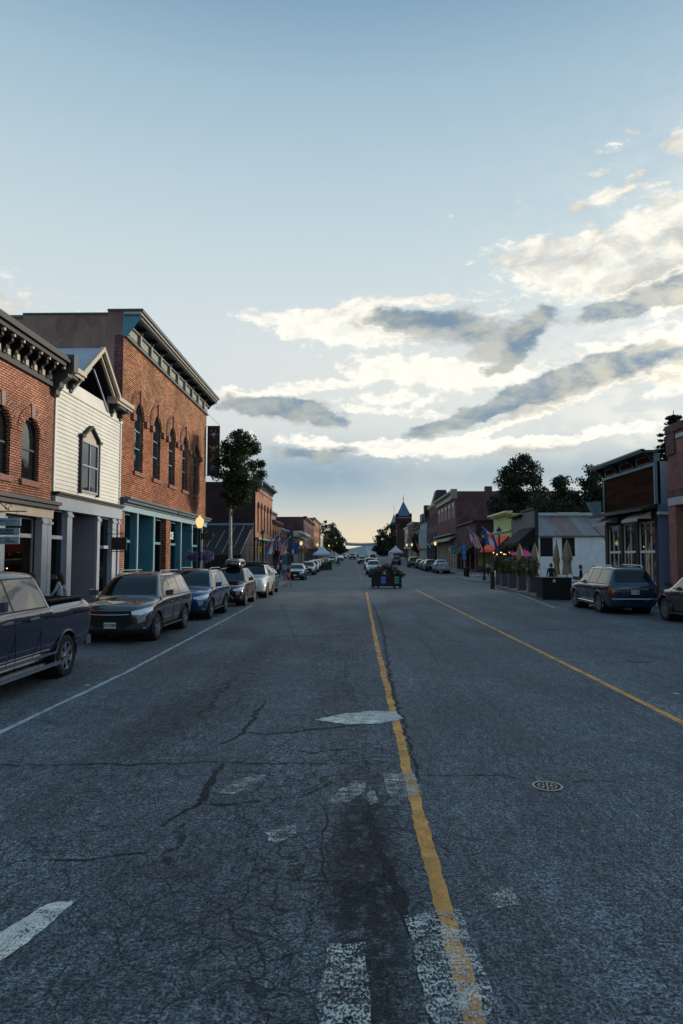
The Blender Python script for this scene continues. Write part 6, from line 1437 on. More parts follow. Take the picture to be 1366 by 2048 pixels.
def tree(name, label, base, H, trunk_h, tr, crown, nclump, nleaf, ls, seed, lm, bm, clr=.5, group=None, cat='tree', limbs=7):
    rn = random.Random(seed); t = thing(name, label, cat, base, 0, group); bx, by, bz = base; tops = []
    lean = Vector((rn.uniform(-.03,.03), rn.uniform(-.03,.03), 0))
    pts = [Vector((0,0,trunk_h*1.5*i/8))+lean*trunk_h*i/8*(1+.3*math.sin(i)) for i in range(9)]
    MB().tube(pts, [tr*(1-.75*i/8) for i in range(9)], 9).build('trunk', bm, t, smooth=True, world=False)
    (cx, cy, cz), (rx, ry, rz) = crown; lim = MB(); lv = MB(); C = []
    while len(C) < nclump:
        p = Vector((rn.uniform(-1,1), rn.uniform(-1,1), rn.uniform(-1,1)))
        if p.length > 1: continue
        k = 1-.35*max(0, p.z)-.18*max(0, -p.z)
        C.append(Vector((cx+p.x*rx*k, cy+p.y*ry*k, cz+p.z*rz)))
    for i, c in enumerate(C):
        if i < limbs*4: s0 = pts[rn.randint(3, 8)]; mid = (s0+c)/2+Vector((0,0,-.1*rz)); lim.tube([s0, mid, c], [tr*.22, tr*.12, tr*.04], 5)
        leaves(lv, c, clr*rn.uniform(.55,1.25), int(nleaf*rn.uniform(.6,1.3)), ls, rn, .8)
    lim.build('limb', M['barkd'], t, world=False); lv.build('crown', lm, t, world=False); return t
# left lamps
l1x, l1y = -8.6, 1365*8.6/(709-398)
L1 = lamp(l1x, l1y, 'lit street lamp with a yellow globe in front of the teal shopfronts')
purple = leafmat('purple_petal', (.09,.05,.26), (.34,.24,.62)); wflow = mat('white_petal', (.6,.58,.6), .7, var=.1); pflow = leafmat('pink_petal', (.40,.08,.20), (.75,.42,.55))
for dx in (-.42, .42):
    t = thing('flower_basket', 'hanging basket of purple petunias on the '+('building' if dx < 0 else 'road')+' side of the lit lamp', 'flower basket', (l1x+dx, l1y, gz(l1y)+ZS+2.15), 0, 'hanging flower baskets'); rn = random.Random(int(dx*9))
    MB().lathe([(.02,-.2),(.2,-.05),(.26,.08)], (0,0,0), 12).build('basket', M['barkd'], t, world=False); a = MB(); leaves(a, (0,0,.05), .40, 320, .07, rn, .8); a.build('foliage', M['leafd'], t, world=False); a = MB(); leaves(a, (0,0,.05), .43, 420, .07, rn, .85); a.build('flowers', purple, t, world=False)
    MB().tube([(0,0,.15),(0,0,.62)], .01, 4).build('chain', M['iron'], t, world=False)
l2y = 1365*8.6/(709-525); L2 = lamp(-8.6, l2y, 'unlit black lantern lamp carrying the blue and red state flag', False, 4.0)
l3y = 1365*8.6/(709-556); L3 = lamp(-8.6, l3y, 'black lamp post carrying the american flag on the left pavement', False, 3.9)
lamp(-8.6, 110, 'lit lamp with warm globe beyond the left american flag'); lamp(-8.6, 158, 'lit lamp with warm globe behind the left white tent')
R1 = lamp(12.05, 64, 'black lantern lamp on the right corner carrying the american flag', False, 3.9); R2 = lamp(12.7, 60.2, 'tall black lantern lamp beside the patio planters', False, 4.1)
lamp(13.9, 118, 'lit lamp with pale globe in front of the tall brick block'); lamp(13.9, 166, 'lit lamp with round yellow globe near the right white tent'); lamp(13.9, 182, 'lit lamp farthest along the right pavement'); lamp(-8.6, 230, 'lit lamp near the far end of the left pavement')
# flags
fred, fwhite, fblue, fgold, fnavy = (mat(n, c, .85, var=.08) for n, c in (('flag_red', lin(196,40,60)), ('flag_white', lin(214,212,214)), ('flag_blue', lin(30,92,160)), ('flag_gold', lin(240,170,50)), ('flag_navy', lin(34,56,110))))
def us(u, v):                 # u along fly 0..1, v down hoist 0..1
    if u < .40 and v < 7/13:
        a, b = (u/.40*11) % 2, (v/(7/13)*9) % 2
        return 1 if ((a > 1) == (b > 1) and (a % 1-.5)**2+(b % 1-.5)**2 < .10) else 4
    return 0 if int(v*13) % 2 == 0 else 1
def co(u, v):
    x, y = (u-.40)*1.5, v-.5; r_ = math.hypot(x, y); a = math.degrees(math.atan2(y, x))
    if r_ < .155: return 3
    if r_ < .31 and abs(a) > 32: return 0
    return 1 if .333 < v < .666 else 2
def flag(name_l, fn, pole0, dirx, dirz, plen, fl, fh, seed, poledir_y=0.0, n=(60,40), droop=.8):
    t = thing('flag', name_l, 'flag', pole0, 0, None); d = Vector((dirx, poledir_y, dirz)).normalized()
    MB().tube([(0,0,0), d*plen], .025, 6).ball(d*plen, .05, 8, 6).build('flagpole', M['alloy'], t, world=False)
    mb = MB(); N, Mv = n; sgn = 1 if dirx > 0 else -1
    def P(i, j):
        u, v = i/N, j/Mv                                # hoist runs down the pole, fly hangs
        base = d*(plen*.96-fh*v)
        down = Vector((-sgn*.10*(1-v)-sgn*.05, 0, -1)).normalized()*fl*u*droop
        q = math.sin(u*5+v*7+seed)*.07*u+math.sin(v*16+seed*2+u*2)*.085*(.3+u)
        return base+down+Vector((sgn*u*v*fh*(-.45)*abs(dirx), q, u*.12*math.sin(v*9+seed)))
    idx = {}
    for j in range(Mv+1):
        for i in range(N+1): idx[i, j] = len(mb.v); mb.v.append(tuple(P(i, j)))
    for j in range(Mv):
        for i in range(N): mb.f.append((idx[i,j], idx[i+1,j], idx[i+1,j+1], idx[i,j+1])); mb.m.append(fn((i+.5)/N, (j+.5)/Mv))
    mb.build('cloth', [fred, fwhite, fblue, fgold, fnavy], t, smooth=True, world=False); return t
flag('blue white and red state flag with golden disc leaning off the left lantern lamp', co, (-8.55, l2y, 2.3+.043*22), .78, .63, 1.9, 1.75, 1.15, 1.0)
flag('american flag leaning off the lamp post on the left pavement', us, (-8.55, l3y, 3.2), .68, .73, 1.85, 1.95, 1.2, 2.2)
flag('american flag leaning off the right corner lantern lamp', us, (12.0, 64, 3.75), -.74, .67, 1.95, 1.7, 1.25, .4)
flag('blue white and red state flag with golden disc leaning off the tall right lamp', co, (12.65, 60.2, 3.85), -.80, .60, 1.75, 1.6, 1.15, 3.0)
flag('small state flag far down the right pavement by the white tent', co, (10.4, 128, 5.1), -.6, .8, 1.2, 1.6, 1.0, 1.5, n=(30,20)); flag('small american flag far down the right pavement by the white tent', us, (12.4, 130, 4.3), -.6, .8, 1.4, 1.6, 1.1, .9, n=(30,20))
flag('state flag hanging by the tall brick block on the right', co, (14.9, 134, 5.1), -.5, .85, 1.4, 2.0, 1.2, .9, n=(30,20))
t = thing('street_banner', 'small blue and white pavement banner beside the left american flag', 'banner', (-8.6, 96, 3)); b_ = onY(592, 1104, 96)[0]
MB().box(b_-.3, b_+.35, 95.98, 96.02, 2.7, 4.3).build('cloth', fblue, t); MB().box(b_-.55, b_-.3, 95.98, 96.02, 2.7, 3.4).build('panel', fwhite, t); MB().tube([(b_+.4,96,.15),(b_+.4,96,4.6)], .03, 6).build('pole', M['iron'], t)
# banner across the street
t = thing('overhead_banner', 'long pale banner strung high across the far end of the street', 'banner', (2, 300, 10)); x0, z1 = onY(690, 1085.5, 300); x1, z0 = onY(758, 1091, 300)
mb = MB(); N = 16
for i in range(N): a, b = x0+(x1-x0)*i/N, x0+(x1-x0)*(i+1)/N; s_ = lambda q: -.25*math.sin(math.pi*q); mb.poly([(a,300,z0+s_(i/N)),(b,300,z0+s_((i+1)/N)),(b,300,z1+s_((i+1)/N)),(a,300,z1+s_(i/N))])
mb.build('cloth', mat('pale_banner', lin(150,164,178), .8, var=.25, vs=1.5), t)
MB().tube([(-11,300,z1+.8),(x0,300,z1),(x1,300,z1),(16.5,300,z1+.8)], .04, 4).build('cable', M['iron'], t)
# tents
def tent(label, x0, x1, Y, zp, ze, side=None):
    t = thing('canopy_tent', label, 'tent', ((x0+x1)/2, Y, gz(Y)), 0, 'white market tents'); w = x1-x0; cx = (x0+x1)/2; cm = mat('white_tent_cloth', (.62,.64,.67), .8, var=.05); mb = MB(); q = [(x0,Y),(x1,Y),(x1,Y+w),(x0,Y+w)]
    for i in range(4):
        a, b = q[i], q[(i+1) % 4]
        for k in range(4):
            f0, f1 = k/4, (k+1)/4; g_ = lambda p, f: (p[0]+(cx-p[0])*f, p[1]+(Y+w/2-p[1])*f, ze+(zp-ze)*(f**1.35))
            mb.poly([g_(a,f0), g_(b,f0), g_(b,f1), g_(a,f1)])
        mb.poly([(*a,ze),(*b,ze),(*b,ze-.32),(*a,ze-.32)])
    mb.build('canopy', cm, t)
    for p in q: MB().tube([(*p,gz(Y)),(*p,ze)], .03, 6).build('leg', M['alloy'], t)
    if side: MB().poly([(x0,Y,gz(Y)+.1),(x0,Y+w,gz(Y)+.1),(x0,Y+w,ze-.3),(x0,Y,ze-.3)]).poly([(x0,Y,gz(Y)+.1),(x0+.9,Y,gz(Y)+.1),(x0+.9,Y,ze-.3),(x0,Y,ze-.3)]).build('side_curtain', cm, t)
a, b = onY(626, 1107, 114), onY(662, 1107, 114); tent('white peaked tent on the left lane beyond the parked cars', a[0], b[0], 114, onY(644, 1091, 116)[1], a[1])
a, b = onY(780, 1103, 142), onY(809, 1103, 142); tent('white peaked tent with a side curtain on the right kerb', a[0], b[0], 146, onY(794, 1092, 148)[1]+.1, a[1], True)
t = thing('planter_barrier', 'row of dark brown planter boxes closing off the left white tent', 'planter', (-4.5, 108, gz(108))); x0 = onY(643, 1120, 108)[0]; bw = mat('brown_planter_wood', (.05,.022,.016), .8, var=.3, vs=4)
for i in range(3): MB().box(x0+i*.55, x0+.5+i*.55, 108, 108.6, gz(108), gz(108)+.95).build('box', bw, t); a = MB(); leaves(a, (x0+.25+i*.55,108.3,gz(108)+1.1), .32, 110, .12, random.Random(i)); a.build('plants', M['leafd'], t)
# flower planter in the middle of the road
PY = gnd(773, 1177)[1]; x0 = onY(742, 1150, PY)[0]; x1 = onY(804.5, 1150, PY)[0]; t = thing('flower_planter', 'dark wheeled planter box overflowing with flowers in the middle of the road', 'planter', ((x0+x1)/2, PY, 0))
zt = onY(770, 1149, PY)[1]; zb_ = onY(770, 1172, PY)[1]; dk = mat('dark_planter_box', (.014,.012,.012), .7, var=.3, vs=5)
mb = MB(); mb.box(x0+.05, x1-.05, PY, PY+1.15, zb_, zt)
for i in range(5): mb.box(x0+.05+(x1-x0-.14)*i/4, x0+.09+(x1-x0-.14)*i/4, PY-.02, PY, zb_, zt)
mb.box(x0-.02, x1+.02, PY-.03, PY+1.18, zb_-.03, zb_+.03); mb.build('box', dk, t)
for x in (x0+.12, x0+.5, x1-.6, x1-.18): MB().box(x, x+.09, PY+.02, PY+.12, 0, zb_-.03).build('leg', dk, t); MB().box(x, x+.09, PY+1.0, PY+1.1, 0, zb_-.03).build('leg', dk, t)
MB().box(x0-.16, x0-.02, PY+.1, PY+.25, zb_-.02, zb_+.05).build('handle', M['chrome'], t); MB().box(x1+.02, x1+.16, PY+.1, PY+.25, zb_-.02, zb_+.05).build('handle', M['chrome'], t)
rn = random.Random(5); fo = MB(); fl1 = MB(); fl2 = MB(); fl3 = MB(); W_ = x1-x0; cx = (x0+x1)/2
for i in range(46):
    u = rn.uniform(-1,1); x = cx+u*W_*.54; y = PY+rn.uniform(-.05,1.2); hgt = zt+.05+(.55*(1-abs(u)**2.2)+.05)*rn.uniform(.2,1.05)-.18*abs(u)
    leaves(fo, (x,y,hgt), .24, 85, .10, rn, .9); k = rn.random()
    leaves(fl1 if k < .35 else (fl2 if k < .7 else fl3), (x+rn.uniform(-.1,.1), y-.08, hgt+.06), .22, 34 if k < .7 else 22, .065, rn, .8)
for i in range(26):
    x = cx+rn.uniform(-1,1)*W_*.42; y = PY+rn.uniform(.1,1.0); h_ = zt+rn.uniform(.45,.95); 
    for k in range(7): fo.poly([(x,y,zt),(x+.02,y,zt),(x+rn.uniform(-.14,.14),y,h_*rn.uniform(.85,1))])
fo.build('foliage', M['leafd'], t); fl1.build('flowers', purple, t); fl2.build('flowers', pflow, t); fl3.build('flowers', wflow, t)
def notice(u0, v0, u1, v1, c, nm, lines, lb):
    p, q = onY(u0, v1, PY-.03), onY(u1, v0, PY-.03); b = MB().box(p[0], q[0], PY-.045, PY-.025, p[1], q[1]).build(nm, c, t); b['label'] = lb
    h_ = q[1]-p[1]
    for (s_, z, sz) in lines: text(s_, sz*h_, mat('notice_letters', (.55,.66,.72), .6, var=0), b, ((p[0]+q[0])/2, PY-.048, p[1]+h_*z), (R(90),0,0))
notice(761.5, 1153, 771.5, 1168.5, mat('blue_notice', lin(30,96,176), .5, var=.1), 'notice_board', (('SLOW', .82, .22), ('NO PARKING', .55, .10), ('IN CENTER', .38, .10), ('OF STREET', .2, .10)), 'blue notice board')
notice(788.5, 1152.5, 798.5, 1167.5, mat('green_notice', lin(28,120,96), .5, var=.1), 'notice_board', (('WALK', .84, .2), ('A', .5, .34), ('BIKE', .16, .18)), 'green notice board')
# patio: tall planters, bin, black box, umbrellas, tables
def tallplanter(u, v, lb, sd_, w=.5, h=1.05):
    x, y = gnd(u, v); t = thing('tall_planter', lb, 'planter', (x, y, 0), 0, 'tall planters round the patio'); pm_ = mat('grey_planter', lin(84,80,88), .7, var=.15)
    MB().prism([(0,0,.04),(w,0,.04),(w,w*1.1,.04),(0,w*1.1,.04)], (0,0,h)).build('pot', pm_, t, world=False); MB().box(-.02,w+.02,-.02,w*1.1+.02,h-.02,h+.05).build('rim', pm_, t, world=False)
    rn = random.Random(sd_); a = MB()
    for i in range(10): leaves(a, (w/2+rn.uniform(-.25,.25), w/2+rn.uniform(-.25,.25), h+.15+i*.12), .30-.012*i, 85, .09, rn)
    for i in range(90):
        q = rn.uniform(0,6.28); l = rn.uniform(.15,.55); a.poly([(w/2+.12*math.cos(q),w/2+.12*math.sin(q),h),(w/2+.15*math.cos(q),w/2+.12*math.sin(q),h),(w/2+l*math.cos(q),w/2+l*math.sin(q),h+rn.uniform(.9,1.5))])
    a.build('shrub', leafmat('patio_shrub', (.020,.035,.014), (.075,.085,.030)) if 'patio_shrub' not in bpy.data.materials else bpy.data.materials['patio_shrub'], t, world=False)
for i, (u, v) in enumerate(((991,1171),(1004,1175.5),(1019,1179.5),(1038,1184),(1059.5,1188))):
    tallplanter(u, v, ['farthest grey tall planter next to the black bin','second tall grey planter from the black bin','middle one of the five tall grey planters','fourth tall grey planter from the black bin','tall grey planter nearest the black barrier box'][i], i, h=1.0)
x, y = gnd(986, 1178); t = thing('litter_bin', 'slim black cylindrical bin at the head of the patio planters', 'bin', (x, y, 0)); MB().lathe([(.001,0),(.20,0),(.17,.25),(.19,1.2),(.17,1.3),(.001,1.34)], (0,0,0), 14).build('body', M['iron'], t, smooth='auto', world=False); MB().box(-.1,.1,-.21,-.17,1.02,1.15).build('slot', M['blackmatte'], t, world=False)
a, b = gnd(1086, 1200), gnd(1150, 1196); t = thing('barrier_box', 'large black barrier box at the near corner of the patio', 'barrier', (a[0], a[1], 0)); MB().box(a[0], a[0]+1.55, a[1], a[1]+1.3, .02, 1.15).build('box', M['blackmatte'], t); MB().box(a[0]-.04, a[0]+1.6, a[1]-.04, a[1]+1.35, 1.15, 1.2).build('top_rail', M['cornice_blk'], t)
MB().box(a[0]+.55, a[0]+.68, a[1]-.03, a[1]-.005, .95, 1.1).build('sticker', M['plate'], t)
p5 = gnd(1078, 1190)
t = thing('patio_fence', 'low black railing behind the tall patio planters', 'fence', (11.8, 45, 0)); P0, P1 = (11.9, 54.5), (a[0]+.9, a[1]+1.3)
mb = MB(); [mb.tube([(P0[0],P0[1],z),(P1[0],P1[1],z)], .025, 6) for z in (.25,.62,1.0)]; mb.build('rail', M['iron'], t)
for i in range(9): f = i/8; q = (P0[0]+(P1[0]-P0[0])*f, P0[1]+(P1[1]-P0[1])*f); MB().box(q[0]-.04,q[0]+.04,q[1]-.04,q[1]+.04,0,1.1).build('post', M['iron'], t)
deck = [gnd(990,1174), gnd(1030,1185), gnd(1084,1200), (13.35, a[1]+.2), (13.35, 55)]
mb = MB(); top = [(x, y, .10) for x, y in deck]; mb.poly(top)
for i in range(5): q, r_ = deck[i], deck[(i+1) % 5]; mb.poly([(*q,0),(*r_,0),(*r_,.10),(*q,.10)])
tag(mb.build('patio_deck', mat('deck_boards', lin(96,80,78), .8, var=.3, vs=3)), kind='structure')
canv = mat('tan_canvas', lin(142,132,112), .85, var=.12, vs=3)
def umb(u, vtop, Y, lb, h2=.75, w=.32):
    x, z = onY(u, vtop, Y); t = thing('folded_umbrella', lb, 'umbrella', (x, Y, .15), 0, 'folded patio umbrellas'); z -= .15; n = 20; mb = MB(); pr = [(.03,z-.02),(w*.42,z-.4),(w*.72,z-.95),(w*.84,z-1.25),(w*.66,z-1.33),(w*.60,z-1.6),(w*.72,z-1.9),(w*.86,z-2.2)]
    rn = random.Random(u); base = len(mb.v)
    for k, (r_, zz) in enumerate(pr):
        for j in range(n): tt = 2*math.pi*j/n; rr = r_*(1+(.16 if j % 2 else -.16)*(k > 0)+rn.uniform(-.08,.08)*(k > 0)); mb.v.append((rr*math.cos(tt), rr*math.sin(tt), zz+(rn.uniform(-.05,.05) if k in (3,7) else 0)))
    for k in range(len(pr)-1):
        for j in range(n): p, q = base+k*n+j, base+k*n+(j+1) % n; mb.f.append((p,q,q+n,p+n)); mb.m.append(0)
    mb.build('canopy', canv, t, smooth=True, world=False); MB().tube([(0,0,.0),(0,0,z+.05)], .025, 8).ball((0,0,z+.08), .05, 8, 6).build('pole', M['iron'], t, world=False); MB().lathe([(.001,.06),(.25,.06),(.28,0)], (0,0,0), 14).build('base', M['iron'], t, world=False)
umb(1039, 1087, 52, 'folded tan umbrella farthest left on the patio, above the middle planter'); umb(1069, 1086, 49, 'folded tan umbrella beside the left edge of the white shed'); umb(1113, 1084, 46, 'slim folded tan umbrella between the two shed windows', w=.27); umb(1133.5, 1080, 44, 'widest folded tan umbrella in front of the right shed window', w=.36)
def ptable(x, y, lb):
    t = thing('patio_table', lb, 'table', (x, y, .15), 0, 'patio tables'); MB().lathe([(.001,.74),(.45,.74),(.45,.70)], (0,0,0), 18).build('tabletop', M['grey_dark'], t, world=False); MB().tube([(0,0,0),(0,0,.72)], .04, 8).lathe([(.28,.0),(.25,.04)], (0,0,0), 12).build('leg', M['iron'], t, world=False)
ptable(13.6, 46.2, 'round table under the widest folded umbrella'); ptable(13.4, 50.5, 'round table under the umbrella beside the shed edge')
x, y = onY(1110, 1140, 44.5)[0], 44.5; t = thing('patio_chair', 'bright green chair standing between the folded umbrellas', 'chair', (x, y, .15)); gm = mat('neon_green_plastic', lin(60,176,30), .5, var=.1)
MB().box(-.22,.22,-.22,.22,.42,.46).build('seat', gm, t, world=False); MB().box(-.22,.22,.18,.22,.46,.95).build('backrest', gm, t, world=False)
for sx in (-.2,.2):
    for sy in (-.2,.2): MB().box(sx-.02,sx+.02,sy-.02,sy+.02,0,.42).build('leg', gm, t, world=False)
# string lights / shop lights under the red awning done with the shop; sign posts
t = thing('parking_sign', 'tall sign post with blue parking signs before the right american flag', 'sign', (12.6, 80, gz(80))); x = onY(928, 1100, 80)[0]; bs = mat('sign_blue', lin(52,118,184), .5, var=.05)
MB().tube([(x,80,.1),(x,80,3.9)], .05, 8).build('post', M['stone_grey'], t)
for z in (1.95, 2.55, 3.15): b = MB().box(x-.24,x+.24,79.93,79.95,z,z+.52).build('panel', bs, t); text('P', .3, M['plate'], b, (x,79.92,z+.26), (R(90),0,0))
t = thing('hanging_sign', 'teal square shop sign hanging on the tall brick block', 'sign', (15.6, 108, 4)); x0, z0 = onY(902, 1101, 105); x1, z1 = onY(912, 1091, 105); MB().box(x0,x1,104.97,105.03,z0,z1).build('board', M['teal'], t); MB().box(x0-.3-.0,x0-.05,104.97,105.03,z0-.1,z1-.3).build('board', M['plate'], t); MB().tube([(FR,105,z1+.15),(x0,105,z1+.15)], .03, 5).build('bracket', M['iron'], t)
# left small hanging signs
for (u, v0, v1, Y, lb, c, w_) in ((521,1093,1103,67,'small round yellow sign beyond the buff brick shopfront','fgold',.5),(541,1090,1108,79,'orange wooden sign hanging behind the state flag','orange',.9),(411,1066,1079,46,'small dark wooden sign past the lit street lamp','dk',1.0),(607,1096,1104,118,'orange box sign under the long shop cornice','orange',1.4)):
    x, z0 = onY(u, v1, Y); z1 = onY(u, v0, Y)[1]; t = thing('hanging_sign', lb, 'sign', (x, Y, z0)); m_ = {'fgold': fgold, 'orange': mat('orange_sign', lin(176,96,36), .6, var=.2), 'dk': M['barkd']}[c]
    MB().box(x-w_/2,x+w_/2,Y-.04,Y+.04,z0,z1).build('board', m_, t); MB().tube([(FL,Y,z1+.12),(x+w_/2,Y,z1+.12)], .02, 5).build('bracket', M['iron'], t)
# bicycle, rubbish bin, bench on the right corner
x, y = onY(933, 1150, 76)[0], 76; t = thing('litter_bin', 'squat black litter bin at the foot of the parking sign', 'bin', (x, y, ZS)); MB().lathe([(.001,0),(.30,0),(.34,.95),(.30,1.0),(.001,1.0)], (0,0,0), 16).build('body', M['iron'], t, smooth='auto', world=False); MB().lathe([(.36,.93),(.36,1.0),(.30,1.02)], (0,0,0), 16).build('rim', M['cornice'], t, world=False)
t = thing('bicycle', 'dark bicycle leaning beside the squat litter bin on the right corner', 'bicycle', (onY(946, 1150, 74)[0], 74, ZS)); 
for q in (-.5,.55): MB().lathe([(.33,-.015),(.35,0),(.33,.015),(.31,0),(.33,-.015)], (q,0,.35), 20, 'y').build('wheel', M['tyre'], t, world=False)
MB().tube([(-.5,0,.35),(-.1,0,.85),(.42,0,.88),(.0,0,.3),(-.1,0,.85)], .02, 6).tube([(-.5,0,.35),(0,0,.3)], .02, 6).tube([(.42,0,.88),(.55,0,.35)], .02, 6).build('frame', M['redp'], t, world=False); MB().box(-.2,0,-.06,.06,.92,.97).build('saddle', M['plastic'], t, world=False); MB().tube([(.4,-.25,1.0),(.4,0,.98),(.4,.25,1.0)], .015, 6).build('handlebar', M['iron'], t, world=False)
t = thing('bench', 'dark slatted bench on the right corner behind the lantern lamp', 'bench', (14.3, 72, ZS)); MB().box(-.8,.8,-.2,.22,.42,.47).build('seat', M['barkd'], t, world=False); MB().box(-.8,.8,.2,.25,.5,.9).build('backrest', M['barkd'], t, world=False)
for sx in (-.7,.66): MB().box(sx,sx+.05,-.2,.2,0,.42).build('leg', M['iron'], t, world=False)

# ================================================================== trees
a = onX(460, 1100, -9.0)[0]
tree('aspen_tree', 'aspen with a white spotted trunk and dark round crown beside the black banner', (-8.95, a, ZS), 11.8, 6.6, .17, ((.55,0,8.6),(1.8,1.7,3.0)), 140, 150, .15, 3, M['leaf'], M['bark'], .52, limbs=2)
x = onY(1045, 1000, 88)[0]; tree('cottonwood_tree', 'largest leafy tree rising behind the green and navy shops', (x, 88, 0), 15, 6, .4, ((0,0,9.0),(3.9,4,6.3)), 190, 130, .30, 11, M['leafd'], M['barkd'], 1.0, 'trees behind the right hand shops')
x = onY(1125, 1000, 84)[0]; tree('cottonwood_tree', 'narrow tree with a pointed top behind the white shed roof', (x, 84, 0), 12, 5, .3, ((0,0,8.0),(2.0,2,4.9)), 80, 130, .28, 12, M['leafd'], M['barkd'], .85, 'trees behind the right hand shops')
x = onY(1180, 1000, 82)[0]; tree('cottonwood_tree', 'leafy tree between the white shed and the timber shop', (x, 82, 0), 13, 5, .3, ((.3,0,8.2),(2.3,2,5.0)), 100, 130, .28, 13, M['leafd'], M['barkd'], .85, 'trees behind the right hand shops')
x = onY(1215, 1000, 80)[0]; tree('cottonwood_tree', 'low tree half hidden by the timber shop front', (x, 80, 0), 11, 5, .3, ((.3,0,6.6),(2.6,2,4.2)), 80, 130, .28, 14, M['leafd'], M['barkd'], .95, 'trees behind the right hand shops')
t = thing('hedge', 'dark hedge of bushes behind the white shed', 'hedge', (24, 78, 0)); a_ = MB(); rn = random.Random(9)
for i in range(150): x_ = rn.uniform(17.5,31); leaves(a_, (x_, 76+rn.uniform(0,3), rn.uniform(.5, 8.4+1.2*math.sin(x_*1.9)-(2 if x_ < 19 else 0))), 1.05, 75, .30, rn)
a_.build('foliage', M['leafd'], t)
def spruce(name, label, base, H, Rr, seed, k=30):
    rn = random.Random(seed); t = thing(name, label, 'tree', base); MB().tube([(0,0,0),(0,0,H)], [.2,.02], 7).build('trunk', M['barkd'], t, world=False); a = MB(); br = MB()
    for i in range(k):
        z = H*(.12+.87*i/k); L_ = Rr*(1-(z/H)**1.6)*rn.uniform(.85,1.15)+.18
        for j in range(7):
            an = 6.28*j/7+rn.uniform(-.3,.3)+i; l = L_*rn.uniform(.7,1.1); e = Vector((l*math.cos(an), l*math.sin(an), -.12*l)); br.tube([(0,0,z), e+Vector((0,0,z))], [.03,.008], 4)
            for q in range(int(l*16)+5):
                f = rn.uniform(.2,1.03); p = Vector((0,0,z))+e*f; leaves(a, p, .13+.12*(1-f), 7, .17, rn, .8)
    br.build('limb', M['barkd'], t, world=False); a.build('crown', M['needle'], t, world=False)
x = onY(1342, 900, 46)[0]; spruce('spruce_tree', 'dark spruce standing behind the rose brick building at the right edge', (x+.25, 46, 0), 12.2, 3.2, 4)
def fartree(u, v, Y, r_, lb, sd_, X=None, lm='leaf'):
    x, z = onY(u, v, Y); zb = gz(Y); H = z-zb; tree('street_tree', lb, (x, Y, zb), H, H*.4, .25, ((0,0,H*.58),(r_,r_,H*.42)), 55, 60, .5, sd_, M[lm], M['barkd'], 1.15, 'trees at the far end of the street', limbs=3)
for i, (u, v, Y, r_, lb) in enumerate(((652,1039,250,5.5,'round tree above the far left shops'),(668,1056,275,3.6,'second tree above the far left shops'),(677,1066,310,4.5,'tree over the last slate building on the left'),(683,1092,330,2.6,'small tree closing the left row at the crest'),(778,1044,262,4.2,'tall tree left of the brick tower'),(768,1052,285,4.5,'tall tree on the right row nearest the banner'),(760,1086,315,3.4,'low tree at the right end of the overhead banner'),(766,1100,300,2.4,'bushy low tree below the overhead banner end'),(846,1058,176,2.8,'dark tree standing in front of the right hand shops'))):
    fartree(u, v, Y, r_, lb, 30+i, lm='leafd')
